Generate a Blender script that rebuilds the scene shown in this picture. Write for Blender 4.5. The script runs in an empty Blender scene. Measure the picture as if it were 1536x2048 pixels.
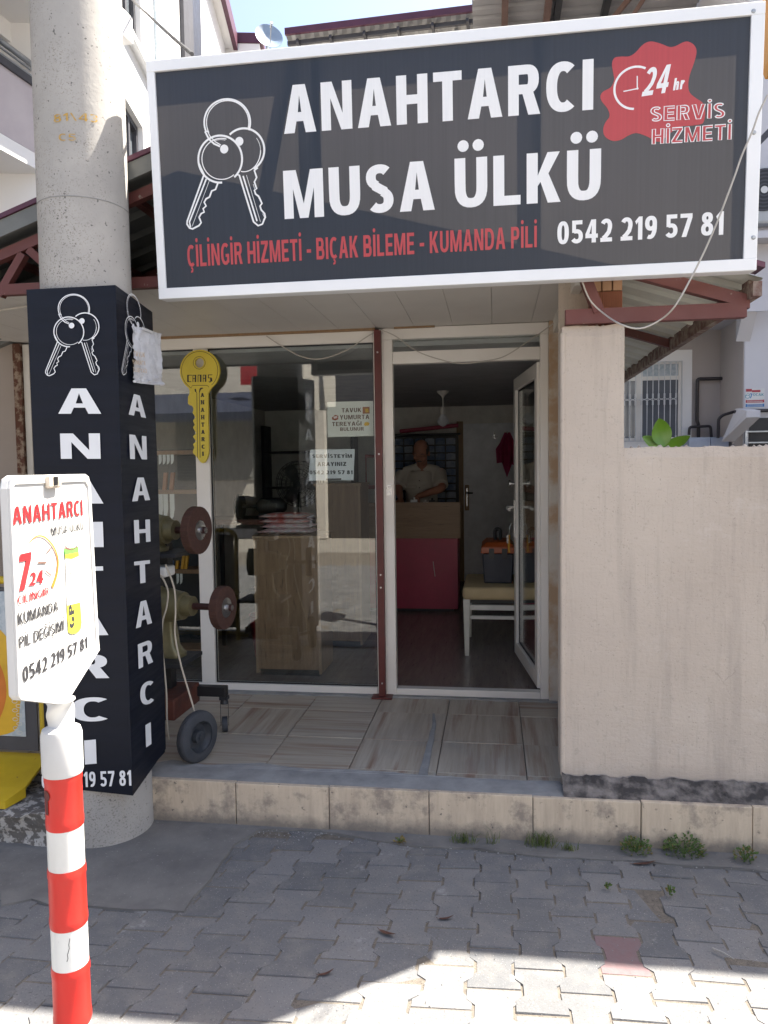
import bpy, bmesh, math, random
from mathutils import Vector, Matrix, noise as mnoise
random.seed(7)
sc = bpy.context.scene
COL = sc.collection
V = Vector
RAD = math.radians
# ------------------------------------------------------------------ camera
F = 1500.0
CAM = V((0, 0, 1.65))
def cam_axes(yaw, pitch, roll):
    cy, sy, cp, sp, cr, sr = math.cos(yaw), math.sin(yaw), math.cos(pitch), math.sin(pitch), math.cos(roll), math.sin(roll)
    f = V((-sy*cp, cy*cp, sp)); rt = V((cy, sy, 0)); dn = -rt.cross(f)
    return cr*rt + sr*dn, -sr*rt + cr*dn, f
RT, DN, FW = cam_axes(RAD(8.3), RAD(-3.38), RAD(.79))
cd = bpy.data.cameras.new('camera'); cam = bpy.data.objects.new('camera', cd); COL.objects.link(cam)
cd.sensor_fit = 'VERTICAL'; cd.sensor_height = 36; cd.lens = F/2048*36
cd.clip_start = .05; cd.clip_end = 2000
cam.matrix_world = Matrix(((RT.x, -DN.x, -FW.x, CAM.x), (RT.y, -DN.y, -FW.y, CAM.y), (RT.z, -DN.z, -FW.z, CAM.z), (0, 0, 0, 1)))
sc.camera = cam
# ------------------------------------------------------------------ light
SUN = V((.515, .335, 1.0)).normalized()
w = bpy.data.worlds.new('World'); sc.world = w; w.use_nodes = True
wt = w.node_tree; sky = wt.nodes.new('ShaderNodeTexSky'); sky.sky_type = 'NISHITA'; sky.sun_disc = False
sky.sun_elevation = math.asin(SUN.z); sky.sun_rotation = math.atan2(SUN.x, SUN.y)
sky.dust_density = 3.6; sky.air_density = 1.0; sky.ozone_density = 1.2
bg = wt.nodes['Background']; bg.inputs[1].default_value = .078
wt.links.new(sky.outputs[0], bg.inputs[0])
sd = bpy.data.lights.new('sun', 'SUN'); sd.energy = 5.0; sd.angle = RAD(.55); sd.color = (1, .93, .82)
so = bpy.data.objects.new('sun', sd); COL.objects.link(so); so.location = (5, 4, 12)
so.rotation_euler = (-SUN).to_track_quat('-Z', 'Y').to_euler()
sc.view_settings.view_transform = 'Standard'; sc.view_settings.look = 'None'; sc.view_settings.gamma = 1
sc.view_settings.exposure = 2.2
sc.cycles.max_bounces = 10; sc.cycles.diffuse_bounces = 6; sc.cycles.glossy_bounces = 4; sc.cycles.transparent_max_bounces = 12
sc.cycles.sample_clamp_indirect = 6; sc.cycles.use_denoising = True
# ------------------------------------------------------------------ point finder: pixel of the photograph -> point on a real plane
def ray(x, y): return RT*((x-768)/F) + DN*((y-1024)/F) + FW
def at(x, y, Y=None, Z=None, X=None):
    d = ray(x, y)
    t = Y/d.y if Y is not None else ((Z-CAM.z)/d.z if Z is not None else X/d.x)
    return CAM + d*t
class Frame:
    """a flat face in the world: origin, right, up, outward normal"""
    def __init__(s, o, u, v):
        s.o = V(o); s.u = V(u).normalized(); s.v = V(v).normalized(); s.n = s.u.cross(s.v).normalized()
    def __call__(s, a, b, c=0): return s.o + s.u*a + s.v*b + s.n*c
    def px(s, x, y):
        d = ray(x, y); t = (s.o-CAM).dot(s.n)/d.dot(s.n); q = CAM + d*t - s.o
        return (q.dot(s.u), q.dot(s.v))
# ------------------------------------------------------------------ materials
def nt(name):
    m = bpy.data.materials.new(name); m.use_nodes = True
    t = m.node_tree; return m, t, t.nodes['Principled BSDF']
def N(t, kind, **kw):
    n = t.nodes.new(kind)
    for k, v in kw.items():
        if k.startswith('i_'):
            key = k[2:]; n.inputs[int(key) if key.isdigit() else key.replace('_', ' ')].default_value = v
        else: setattr(n, k, v)
    return n
def rgb(c): return (c[0], c[1], c[2], 1)
def mixc(t, fac, a, b, blend='MIX'):
    m = t.nodes.new('ShaderNodeMix'); m.data_type = 'RGBA'; m.blend_type = blend
    for k, val in ((0, fac), (6, a), (7, b)):
        if hasattr(val, 'is_output') or isinstance(val, bpy.types.NodeSocket): t.links.new(val, m.inputs[k])
        else: m.inputs[k].default_value = val if k == 0 else rgb(val)
    return m.outputs[2]
def ramp(t, src, p0, p1, v0=0., v1=1.):
    r = N(t, 'ShaderNodeMapRange'); r.inputs[1].default_value = p0; r.inputs[2].default_value = p1
    r.inputs[3].default_value = v0; r.inputs[4].default_value = v1
    t.links.new(src, r.inputs[0]); return r.outputs[0]
def coords(t, scale=(1, 1, 1)):
    tc = N(t, 'ShaderNodeTexCoord'); mp = N(t, 'ShaderNodeMapping'); mp.inputs['Scale'].default_value = scale
    t.links.new(tc.outputs['Object'], mp.inputs[0]); return mp.outputs[0]
def noise(t, vec, scale, detail=5, rough=.6, dist=0.):
    n = N(t, 'ShaderNodeTexNoise'); n.inputs['Scale'].default_value = scale; n.inputs['Detail'].default_value = detail
    n.inputs['Roughness'].default_value = rough; n.inputs['Distortion'].default_value = dist
    t.links.new(vec, n.inputs['Vector']); return n.outputs[0]
def bump(t, b, h, strength, dist=.01, prev=None):
    n = N(t, 'ShaderNodeBump'); n.inputs['Strength'].default_value = strength; n.inputs['Distance'].default_value = dist
    t.links.new(h, n.inputs['Height'])
    if prev: t.links.new(prev, n.inputs['Normal'])
    t.links.new(n.outputs[0], b.inputs['Normal']); return n.outputs[0]
def mat(name, col, rough=.6, metal=0., col2=None, ns=6., lo=.35, hi=.7, stretch=(1, 1, 1), bs=0., bstr=.3, bd=.004, coat=0., spec=.5, speck=None):
    m, t, b = nt(name)
    b.inputs['Roughness'].default_value = rough; b.inputs['Metallic'].default_value = metal
    b.inputs['Coat Weight'].default_value = coat; b.inputs['Specular IOR Level'].default_value = spec
    vec = coords(t, stretch)
    c2 = col2 or tuple(x*.8 for x in col)
    c = mixc(t, ramp(t, noise(t, vec, ns), lo, hi), col, c2)
    if speck:                                    # small dark pits or flecks: (scale, threshold, colour)
        c = mixc(t, ramp(t, noise(t, coords(t), speck[0], 2), speck[1], speck[1]+.06), c, speck[2])
    t.links.new(c, b.inputs['Base Color'])
    r = ramp(t, noise(t, vec, ns*1.7), .3, .75, max(.02, rough-.08), min(1, rough+.08)); t.links.new(r, b.inputs['Roughness'])
    if bs: bump(t, b, noise(t, vec, bs, 6), bstr, bd)
    return m
MT = {}
def mk(key, *a, **k): MT[key] = mat(key, *a, **k); return MT[key]
mk('concrete', (.40, .38, .35), .85, col2=(.30, .288, .27), ns=3, bs=40, bstr=.35, bd=.004, speck=(55, .66, (.12, .115, .11)))
def pitted(key):
    t = MT[key].node_tree; b = t.nodes['Principled BSDF']; src = b.inputs['Base Color'].links[0].from_socket; vec = coords(t)
    mu = N(t, 'ShaderNodeMath', operation='MULTIPLY'); t.links.new(ramp(t, noise(t, vec, 130, 3, .7), .55, .64), mu.inputs[0]); t.links.new(ramp(t, noise(t, coords(t, (1, 1, .6)), 3.2, 5), .48, .66), mu.inputs[1])
    c = mixc(t, mu.outputs[0], src, (.15, .135, .115)); st = coords(t, (5, 5, .5)); c = mixc(t, ramp(t, noise(t, st, 2.0, 6), .52, .75, 0, .45), c, (.33, .29, .235)); t.links.new(c, b.inputs['Base Color'])
pitted('concrete')
mk('cement', (.165, .16, .152), .9, col2=(.105, .102, .10), ns=5, bs=35, bstr=.6, bd=.006, speck=(90, .68, (.26, .25, .24)))
mk('cement_light', (.30, .30, .295), .9, col2=(.2, .2, .2), ns=9, bs=50, bstr=.5, bd=.004)
mk('mortar_dark', (.045, .04, .038), .95, col2=(.22, .195, .175), ns=14, lo=.40, hi=.66, bs=30, bstr=.9, bd=.012)
mk('rock', (.13, .12, .11), .95, col2=(.42, .40, .37), ns=26, lo=.5, hi=.56, bs=22, bstr=.9, bd=.015)
mk('pvc', (.74, .715, .675), .38, col2=(.66, .63, .58), ns=2, spec=.5)
mk('pvc_dirty', (.62, .60, .56), .5, col2=(.5, .47, .42), ns=3)
mk('alu', (.80, .81, .82), .42, .0, col2=(.74, .75, .76), ns=2)
mk('steel', (.55, .55, .55), .32, 1., ns=20)
mk('galv', (.42, .44, .46), .45, 1., ns=20)
mk('red_post', (.10, .014, .012), .5, col2=(.075, .012, .01), ns=8)
mk('red_steel', (.135, .038, .032), .6, col2=(.10, .035, .03), ns=7, lo=.3, hi=.8, bs=20, bstr=.2, speck=(30, .7, (.25, .2, .17)))
mk('rust_edge', (.12, .06, .05), .8, col2=(.28, .24, .2), ns=20, lo=.4, hi=.65, bs=25, bstr=.6)
mk('plum', (.085, .022, .045), .5)
mk('sheet_under', (.62, .63, .56), .5, col2=(.5, .5, .45), ns=3)
mk('sheet_grey', (.17, .175, .165), .55, col2=(.12, .125, .12), ns=4)
mk('sheet_dark', (.055, .06, .065), .6, col2=(.04, .045, .05), ns=4)
mk('ceil', (.58, .555, .52), .5, col2=(.52, .49, .455), ns=1.5)
mk('white_wall', (.80, .79, .78), .85, col2=(.76, .75, .74), ns=1, bs=60, bstr=.1)
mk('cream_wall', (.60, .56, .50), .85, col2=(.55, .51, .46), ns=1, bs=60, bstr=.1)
mk('mauve_wall', (.50, .45, .46), .85, col2=(.43, .38, .40), ns=3, bs=50, bstr=.15)
mk('pink_wall', (.46, .41, .385), .85, col2=(.43, .385, .36), ns=1.5, bs=80, bstr=.1)
mk('lilac_wall', (.55, .54, .56), .85, col2=(.52, .51, .53), ns=1.5, bs=80, bstr=.1)
mk('dark_grey', (.06, .06, .07), .6)
mk('navy', (.03, .035, .055), .5)
mk('charcoal', (.022, .023, .027), .55)
mk('black', (.012, .012, .014), .5)
mk('black_gloss', (.01, .012, .016), .25)
mk('rubber', (.034, .038, .046), .8, col2=(.055, .058, .066), ns=10, bs=30, bstr=.2)
mk('banner_navy', (.0048, .0075, .0165), .42, col2=(.0036, .0055, .012), ns=2, stretch=(1, 1, 14), bs=7, bstr=.1, bd=.003, spec=.22)
mk('letter_white', (.76, .77, .78), .5, col2=(.72, .73, .74), ns=3)
mk('letter_red', (.47, .03, .045), .5, col2=(.43, .03, .04), ns=3)
mk('ink_red', (.55, .025, .03), .5)
mk('ink_dark', (.035, .035, .04), .6)
mk('ink_brown', (.16, .09, .07), .7)
mk('ink_orange', (.62, .20, .03), .6)
mk('ink_green', (.16, .55, .08), .6)
mk('ink_yellow', (.78, .70, .05), .6)
mk('paper', (.72, .71, .68), .8, col2=(.68, .67, .64), ns=2)
mk('paper_blue', (.66, .68, .72), .8)
mk('yellow_key', (.62, .49, .045), .5, col2=(.52, .41, .035), ns=5, speck=(14, .72, (.4, .3, .03)))
mk('yellow_metal', (.55, .38, .012), .45, col2=(.45, .31, .012), ns=5, speck=(25, .72, (.2, .12, .03)))
mk('orange_ink', (.60, .17, .015), .5)
mk('gold_ink', (.68, .40, .02), .5)
mk('ice_grey', (.45, .5, .53), .5, col2=(.36, .42, .46), ns=30, lo=.45, hi=.55)
mk('plate_white', (.60, .60, .59), .4, col2=(.52, .515, .50), ns=6, stretch=(1, 1, .6), speck=(38, .75, (.36, .33, .29)))
mk('plate_dirty', (.62, .55, .46), .6, col2=(.5, .42, .33), ns=20)
mk('reflect_white', (.72, .72, .69), .35, col2=(.60, .59, .55), ns=7, stretch=(1, 1, .5), speck=(40, .72, (.4, .38, .35)))
mk('post_red', (.62, .018, .012), .38, col2=(.52, .03, .02), ns=8, stretch=(1, 1, .5), bs=16, bstr=.08, speck=(50, .74, (.3, .06, .05)))
mk('gold_motor', (.19, .165, .085), .38, .25, col2=(.14, .12, .065), ns=14, bs=60, bstr=.15)
mk('flap_brown', (.075, .032, .022), .85, col2=(.05, .022, .016), ns=4, stretch=(1, 14, 14), bs=20, bstr=.5)
mk('shaft_brown', (.045, .016, .014), .5)
mk('rust_box', (.12, .035, .022), .65, col2=(.07, .025, .018), ns=9, lo=.4, hi=.6, bs=16, bstr=.3)
mk('cable_white', (.46, .43, .38), .55)
mk('cable_beige', (.52, .46, .37), .55)
mk('cable_black', (.03, .03, .032), .6)
mk('magenta', (.40, .032, .085), .45, col2=(.33, .028, .07), ns=5, speck=(9, .74, (.06, .01, .015)))
mk('towel', (.42, .035, .12), .9, col2=(.33, .03, .1), ns=12, bs=80, bstr=.4)
mk('door_white', (.78, .80, .84), .5)
mk('wall_in', (.74, .72, .68), .8)
mk('ceil_in', (.42, .42, .44), .7)
mk('trim_wood', (.26, .16, .08), .55, col2=(.2, .12, .06), ns=8, stretch=(8, 8, 1))
mk('rack_wood', (.27, .135, .06), .5, col2=(.21, .10, .045), ns=6, stretch=(6, 6, 1))
mk('bin_blue', (.12, .17, .28), .18, col2=(.3, .34, .4), ns=9, lo=.45, hi=.7)
mk('bin_clear', (.4, .44, .5), .2, col2=(.2, .25, .36), ns=12)
mk('seat_beige', (.50, .39, .22), .75, col2=(.44, .34, .19), ns=8)
mk('bench_white', (.66, .64, .58), .5)
mk('box_navy', (.018, .022, .038), .5)
mk('box_orange', (.34, .07, .012), .45)
mk('bag_red', (.5, .12, .1), .45, col2=(.66, .6, .6), ns=12, lo=.45, hi=.6, stretch=(1, 1, 3))
mk('bag_pink', (.66, .42, .45), .45, col2=(.7, .66, .67), ns=26, lo=.42, hi=.55)
mk('bucket_red', (.32, .012, .02), .4)
mk('blade', (.66, .68, .7), .35, .6)
mk('handle_wood', (.36, .13, .05), .55)
mk('handle_yellow', (.62, .30, .015), .5)
mk('handle_blue', (.03, .12, .4), .5)
mk('skin', (.33, .155, .105), .55, col2=(.28, .125, .085), ns=8)
mk('shirt', (.42, .385, .34), .85, col2=(.38, .35, .31), ns=4, bs=14, bstr=.4, bd=.01)
mk('jeans', (.2, .26, .36), .9)
mk('hair', (.09, .085, .08), .9, col2=(.05, .05, .048), ns=60)
mk('brick', (.30, .115, .06), .85, col2=(.24, .09, .05), ns=7, bs=40, bstr=.3)
mk('brick_cream', (.48, .28, .16), .85, bs=40, bstr=.3)
mk('plaster_brown', (.40, .28, .18), .9, col2=(.52, .48, .42), ns=4, lo=.42, hi=.58, bs=10, bstr=.5, bd=.006)
mk('pipe', (.035, .028, .03), .5)
mk('meter_box', (.42, .47, .56), .5)
mk('grille', (.62, .63, .64), .5)
mk('win_dark', (.05, .055, .065), .12)
mk('curtain', (.13, .14, .16), .8)
mk('pane_grey', (.16, .18, .2), .1)
mk('ac', (.42, .43, .43), .5)
mk('leaf_green', (.13, .27, .015), .35, col2=(.12, .24, .02), ns=12)
mk('leaf_dark', (.03, .07, .012), .35)
mk('weed', (.055, .11, .02), .6, col2=(.10, .15, .035), ns=30)
mk('weed_dry', (.2, .15, .05), .7)
mk('grass', (.06, .11, .025), .6, col2=(.16, .15, .05), ns=20)
mk('dry_leaf', (.07, .028, .022), .7, col2=(.12, .06, .04), ns=30)
mk('stick', (.3, .29, .27), .8)
mk('dish', (.24, .32, .43), .5)
mk('asphalt', (.26, .24, .21), .9, col2=(.2, .185, .165), ns=3, bs=60, bstr=.5)
mk('awning_navy', (.02, .028, .06), .7)
mk('shutter', (.34, .33, .31), .5)
mk('bark', (.1, .08, .06), .9)
mk('crown_leaf', (.05, .09, .02), .6, col2=(.08, .12, .03), ns=4)

def glass(name, base=.055, tint=(.93, .96, .95)):
    m = bpy.data.materials.new(name); m.use_nodes = True; t = m.node_tree; t.nodes.clear()
    out = N(t, 'ShaderNodeOutputMaterial'); mx = N(t, 'ShaderNodeMixShader'); tr = N(t, 'ShaderNodeBsdfTransparent'); gl = N(t, 'ShaderNodeBsdfGlossy')
    tr.inputs[0].default_value = rgb(tint); gl.inputs[0].default_value = (1, 1, 1, 1); gl.inputs['Roughness'].default_value = .0
    lw = N(t, 'ShaderNodeLayerWeight', i_Blend=.5); pw = N(t, 'ShaderNodeMath', operation='POWER'); pw.inputs[1].default_value = 5
    t.links.new(lw.outputs['Facing'], pw.inputs[0])
    f = ramp(t, pw.outputs[0], 0, 1, base, 1.0)
    t.links.new(f, mx.inputs[0]); t.links.new(tr.outputs[0], mx.inputs[1]); t.links.new(gl.outputs[0], mx.inputs[2]); t.links.new(mx.outputs[0], out.inputs[0])
    MT[name] = m
glass('glass', .075)
glass('bulb_glass', .05, (.75, .85, .85))
def sheet_vinyl(name, col, trans, frac, streak=.82):
    """printed vinyl stretched over the open back of the sign: reflects and lets sunlight through"""
    m = bpy.data.materials.new(name); m.use_nodes = True; t = m.node_tree; b = t.nodes['Principled BSDF']; out = t.nodes['Material Output']
    vec = coords(t, (60, 1, .6)); c = mixc(t, ramp(t, noise(t, vec, 1.6), .35, .7), col, tuple(x*streak for x in col))
    t.links.new(c, b.inputs['Base Color']); b.inputs['Roughness'].default_value = .42; b.inputs['Specular IOR Level'].default_value = .6
    tl = N(t, 'ShaderNodeBsdfTranslucent'); ct = mixc(t, ramp(t, noise(t, vec, 1.6), .35, .7), trans, tuple(x*.85 for x in trans)); t.links.new(ct, tl.inputs[0])
    mx = N(t, 'ShaderNodeMixShader'); mx.inputs[0].default_value = frac
    t.links.new(b.outputs[0], mx.inputs[1]); t.links.new(tl.outputs[0], mx.inputs[2]); t.links.new(mx.outputs[0], out.inputs[0]); MT[name] = m
sheet_vinyl('vinyl_dark', (.027, .036, .054), (.074, .064, .056), .28)
sheet_vinyl('vinyl_white', (.90, .90, .90), (.9, .84, .74), .14, .97)
sheet_vinyl('vinyl_red', (.58, .075, .085), (.8, .16, .13), .25, .94)

def wood(name, c1, c2, axis=2, scale=3., rough=.5):
    m, t, b = nt(name); s = [9, 9, 9]; s[axis] = .9
    vec = coords(t, s); n1 = noise(t, vec, scale, 8, .65, .4)
    c = mixc(t, ramp(t, n1, .32, .68), c1, c2)
    n2 = noise(t, vec, scale*3, 4); c = mixc(t, ramp(t, n2, .6, .72), c, tuple(x*.6 for x in c2))
    t.links.new(c, b.inputs['Base Color']); b.inputs['Roughness'].default_value = rough; bump(t, b, n1, .12, .003); MT[name] = m
wood('cab_wood', (.27, .17, .10), (.17, .10, .058), 2)
wood('cab_wood_side', (.30, .20, .125), (.22, .14, .085), 2)
wood('counter_wood', (.29, .19, .115), (.21, .13, .075), 0)
wood('floor_in', (.26, .215, .19), (.18, .145, .13), 1, 2.2, .24)

def tile_mat(name, axis):
    m, t, b = nt(name); s = [26, 26, 26]; s[axis] = 1.3
    g = N(t, 'ShaderNodeNewGeometry'); tc = N(t, 'ShaderNodeTexCoord')
    ad = N(t, 'ShaderNodeVectorMath', operation='ADD'); sc_ = N(t, 'ShaderNodeVectorMath', operation='SCALE'); sc_.inputs[3].default_value = 40
    cx = N(t, 'ShaderNodeCombineXYZ'); t.links.new(g.outputs['Random Per Island'], cx.inputs[0]); t.links.new(g.outputs['Random Per Island'], cx.inputs[1])
    t.links.new(cx.outputs[0], sc_.inputs[0]); t.links.new(tc.outputs['Object'], ad.inputs[0]); t.links.new(sc_.outputs[0], ad.inputs[1])
    mp = N(t, 'ShaderNodeMapping'); mp.inputs['Scale'].default_value = s; t.links.new(ad.outputs[0], mp.inputs[0])
    n1 = noise(t, mp.outputs[0], 1.0, 7, .7, .3)
    c = mixc(t, ramp(t, n1, .38, .6), (.44, .40, .335), (.34, .29, .23))
    c = mixc(t, ramp(t, noise(t, mp.outputs[0], .55, 5, .6), .53, .68), c, (.22, .13, .09))
    c = mixc(t, ramp(t, noise(t, coords(t), 3.2, 5), .5, .8, 0, .55), c, (.27, .255, .24))
    t.links.new(c, b.inputs['Base Color']); b.inputs['Roughness'].default_value = .42
    bump(t, b, n1, .1, .002); MT[name] = m
tile_mat('tile_x', 0); tile_mat('tile_y', 1)

def paver_mat():
    m, t, b = nt('paver'); g = N(t, 'ShaderNodeNewGeometry'); vec = coords(t)
    r = g.outputs['Random Per Island']
    c = mixc(t, ramp(t, r, 0, 1), (.100, .104, .112), (.172, .172, .175))
    c = mixc(t, ramp(t, noise(t, vec, 1.4, 4), .4, .7, 0, .8), c, (.115, .116, .118))
    c = mixc(t, ramp(t, noise(t, vec, 11, 6), .45, .75, 0, .5), c, (.22, .205, .185))
    c = mixc(t, ramp(t, noise(t, vec, 140, 3), .58, .68, 0, .8), c, (.085, .082, .08))
    c = mixc(t, ramp(t, noise(t, vec, 190, 2), .66, .7, 0, .9), c, (.34, .33, .31))
    # cement smears left on some stones
    c = mixc(t, ramp(t, noise(t, vec, 3.3, 7, .7), .625, .67, 0, .6), c, (.29, .29, .285))
    t.links.new(c, b.inputs['Base Color']); b.inputs['Roughness'].default_value = .88
    n1 = bump(t, b, noise(t, vec, 120, 4), .35, .003); bump(t, b, noise(t, vec, 9, 4), .35, .01, n1); MT['paver'] = m
    m, t, b = nt('joint_sand'); vec = coords(t)
    c = mixc(t, ramp(t, noise(t, vec, 40, 5), .35, .7), (.115, .10, .083), (.17, .15, .125)); c = mixc(t, ramp(t, noise(t, vec, 150, 2), .62, .68), c, (.07, .06, .05))
    t.links.new(c, b.inputs['Base Color']); b.inputs['Roughness'].default_value = .95; bump(t, b, noise(t, vec, 150, 4), .8, .006); MT['joint_sand'] = m
    mk('paver_pink', (.17, .105, .11), .88, col2=(.16, .12, .125), ns=30, bs=100, bstr=.3)
paver_mat()

def stucco():
    m, t, b = nt('stucco'); vec = coords(t); tc = N(t, 'ShaderNodeTexCoord'); sp = N(t, 'ShaderNodeSeparateXYZ'); t.links.new(tc.outputs['Object'], sp.inputs[0])
    c = mixc(t, ramp(t, noise(t, vec, 1.3, 5), .35, .7), (.51, .44, .37), (.43, .365, .305))
    c = mixc(t, ramp(t, noise(t, vec, 45, 3), .62, .72, 0, .35), c, (.30, .26, .22))
    # water streaks
    st = coords(t, (7, 7, .5)); c = mixc(t, ramp(t, noise(t, st, 2.2, 6), .50, .75, 0, .6), c, (.32, .275, .235)); st2 = coords(t, (60, 60, 3)); c = mixc(t, ramp(t, noise(t, st2, 1.5, 5), .58, .8, 0, .5), c, (.31, .27, .235)); c = mixc(t, ramp(t, noise(t, vec, 130, 2), .66, .72, 0, .6), c, (.22, .19, .17)); c = mixc(t, ramp(t, noise(t, vec, 2.3, 8, .75), .58, .72, 0, .5), c, (.58, .53, .48))
    vo = N(t, 'ShaderNodeTexVoronoi', feature='DISTANCE_TO_EDGE'); vo.inputs['Scale'].default_value = 1.1; dv = N(t, 'ShaderNodeVectorMath', operation='ADD'); nn_ = N(t, 'ShaderNodeTexNoise'); nn_.inputs['Scale'].default_value = 5; nn_.inputs['Detail'].default_value = 6; t.links.new(vec, nn_.inputs['Vector']); sc2 = N(t, 'ShaderNodeVectorMath', operation='SCALE'); sc2.inputs[3].default_value = .22; t.links.new(nn_.outputs[1], sc2.inputs[0]); t.links.new(vec, dv.inputs[0]); t.links.new(sc2.outputs[0], dv.inputs[1]); t.links.new(dv.outputs[0], vo.inputs['Vector'])
    mu = N(t, 'ShaderNodeMath', operation='MULTIPLY'); t.links.new(ramp(t, vo.outputs[0], .003, .001), mu.inputs[0]); t.links.new(ramp(t, noise(t, vec, 1.7, 3), .60, .68, 0, .5), mu.inputs[1]); c = mixc(t, mu.outputs[0], c, (.2, .175, .155))
    # splash dirt along the foot of the wall, ragged upper edge
    ed = N(t, 'ShaderNodeMath', operation='MULTIPLY_ADD'); ed.inputs[1].default_value = .16; t.links.new(noise(t, vec, 5, 7, .7), ed.inputs[0]); t.links.new(sp.outputs[2], ed.inputs[2])
    c = mixc(t, ramp(t, ed.outputs[0], .40, .33, 0, .5), c, (.33, .285, .25))
    t.links.new(c, b.inputs['Base Color']); b.inputs['Roughness'].default_value = .9
    n1 = bump(t, b, noise(t, vec, 70, 5), .45, .005); bump(t, b, noise(t, coords(t, (3, 3, 10)), 5, 4), .25, .01, n1); MT['stucco'] = m
    # stained travertine-look riser tiles
    m, t, b = nt('riser_tile'); vec = coords(t); tc = N(t, 'ShaderNodeTexCoord'); sp = N(t, 'ShaderNodeSeparateXYZ'); t.links.new(tc.outputs['Object'], sp.inputs[0])
    g = N(t, 'ShaderNodeNewGeometry')
    c = mixc(t, ramp(t, noise(t, coords(t, (9, 9, 1.2)), 2.5, 7, .7), .35, .7), (.58, .485, .365), (.43, .35, .265))
    c = mixc(t, ramp(t, noise(t, vec, 7, 7, .7), .50, .64, 0, .85), c, (.225, .19, .16))
    c = mixc(t, ramp(t, noise(t, vec, 24, 4), .64, .7, 0, .9), c, (.10, .09, .08))
    e2 = N(t, 'ShaderNodeMath', operation='MULTIPLY_ADD'); e2.inputs[1].default_value = .14; t.links.new(noise(t, vec, 8, 6, .7), e2.inputs[0]); t.links.new(sp.outputs[2], e2.inputs[2])
    c = mixc(t, ramp(t, e2.outputs[0], .15, .09, 0, .8), c, (.15, .135, .12))
    t.links.new(c, b.inputs['Base Color']); b.inputs['Roughness'].default_value = .6; bump(t, b, noise(t, vec, 30, 5), .3, .005); MT['riser_tile'] = m
stucco()
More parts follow.
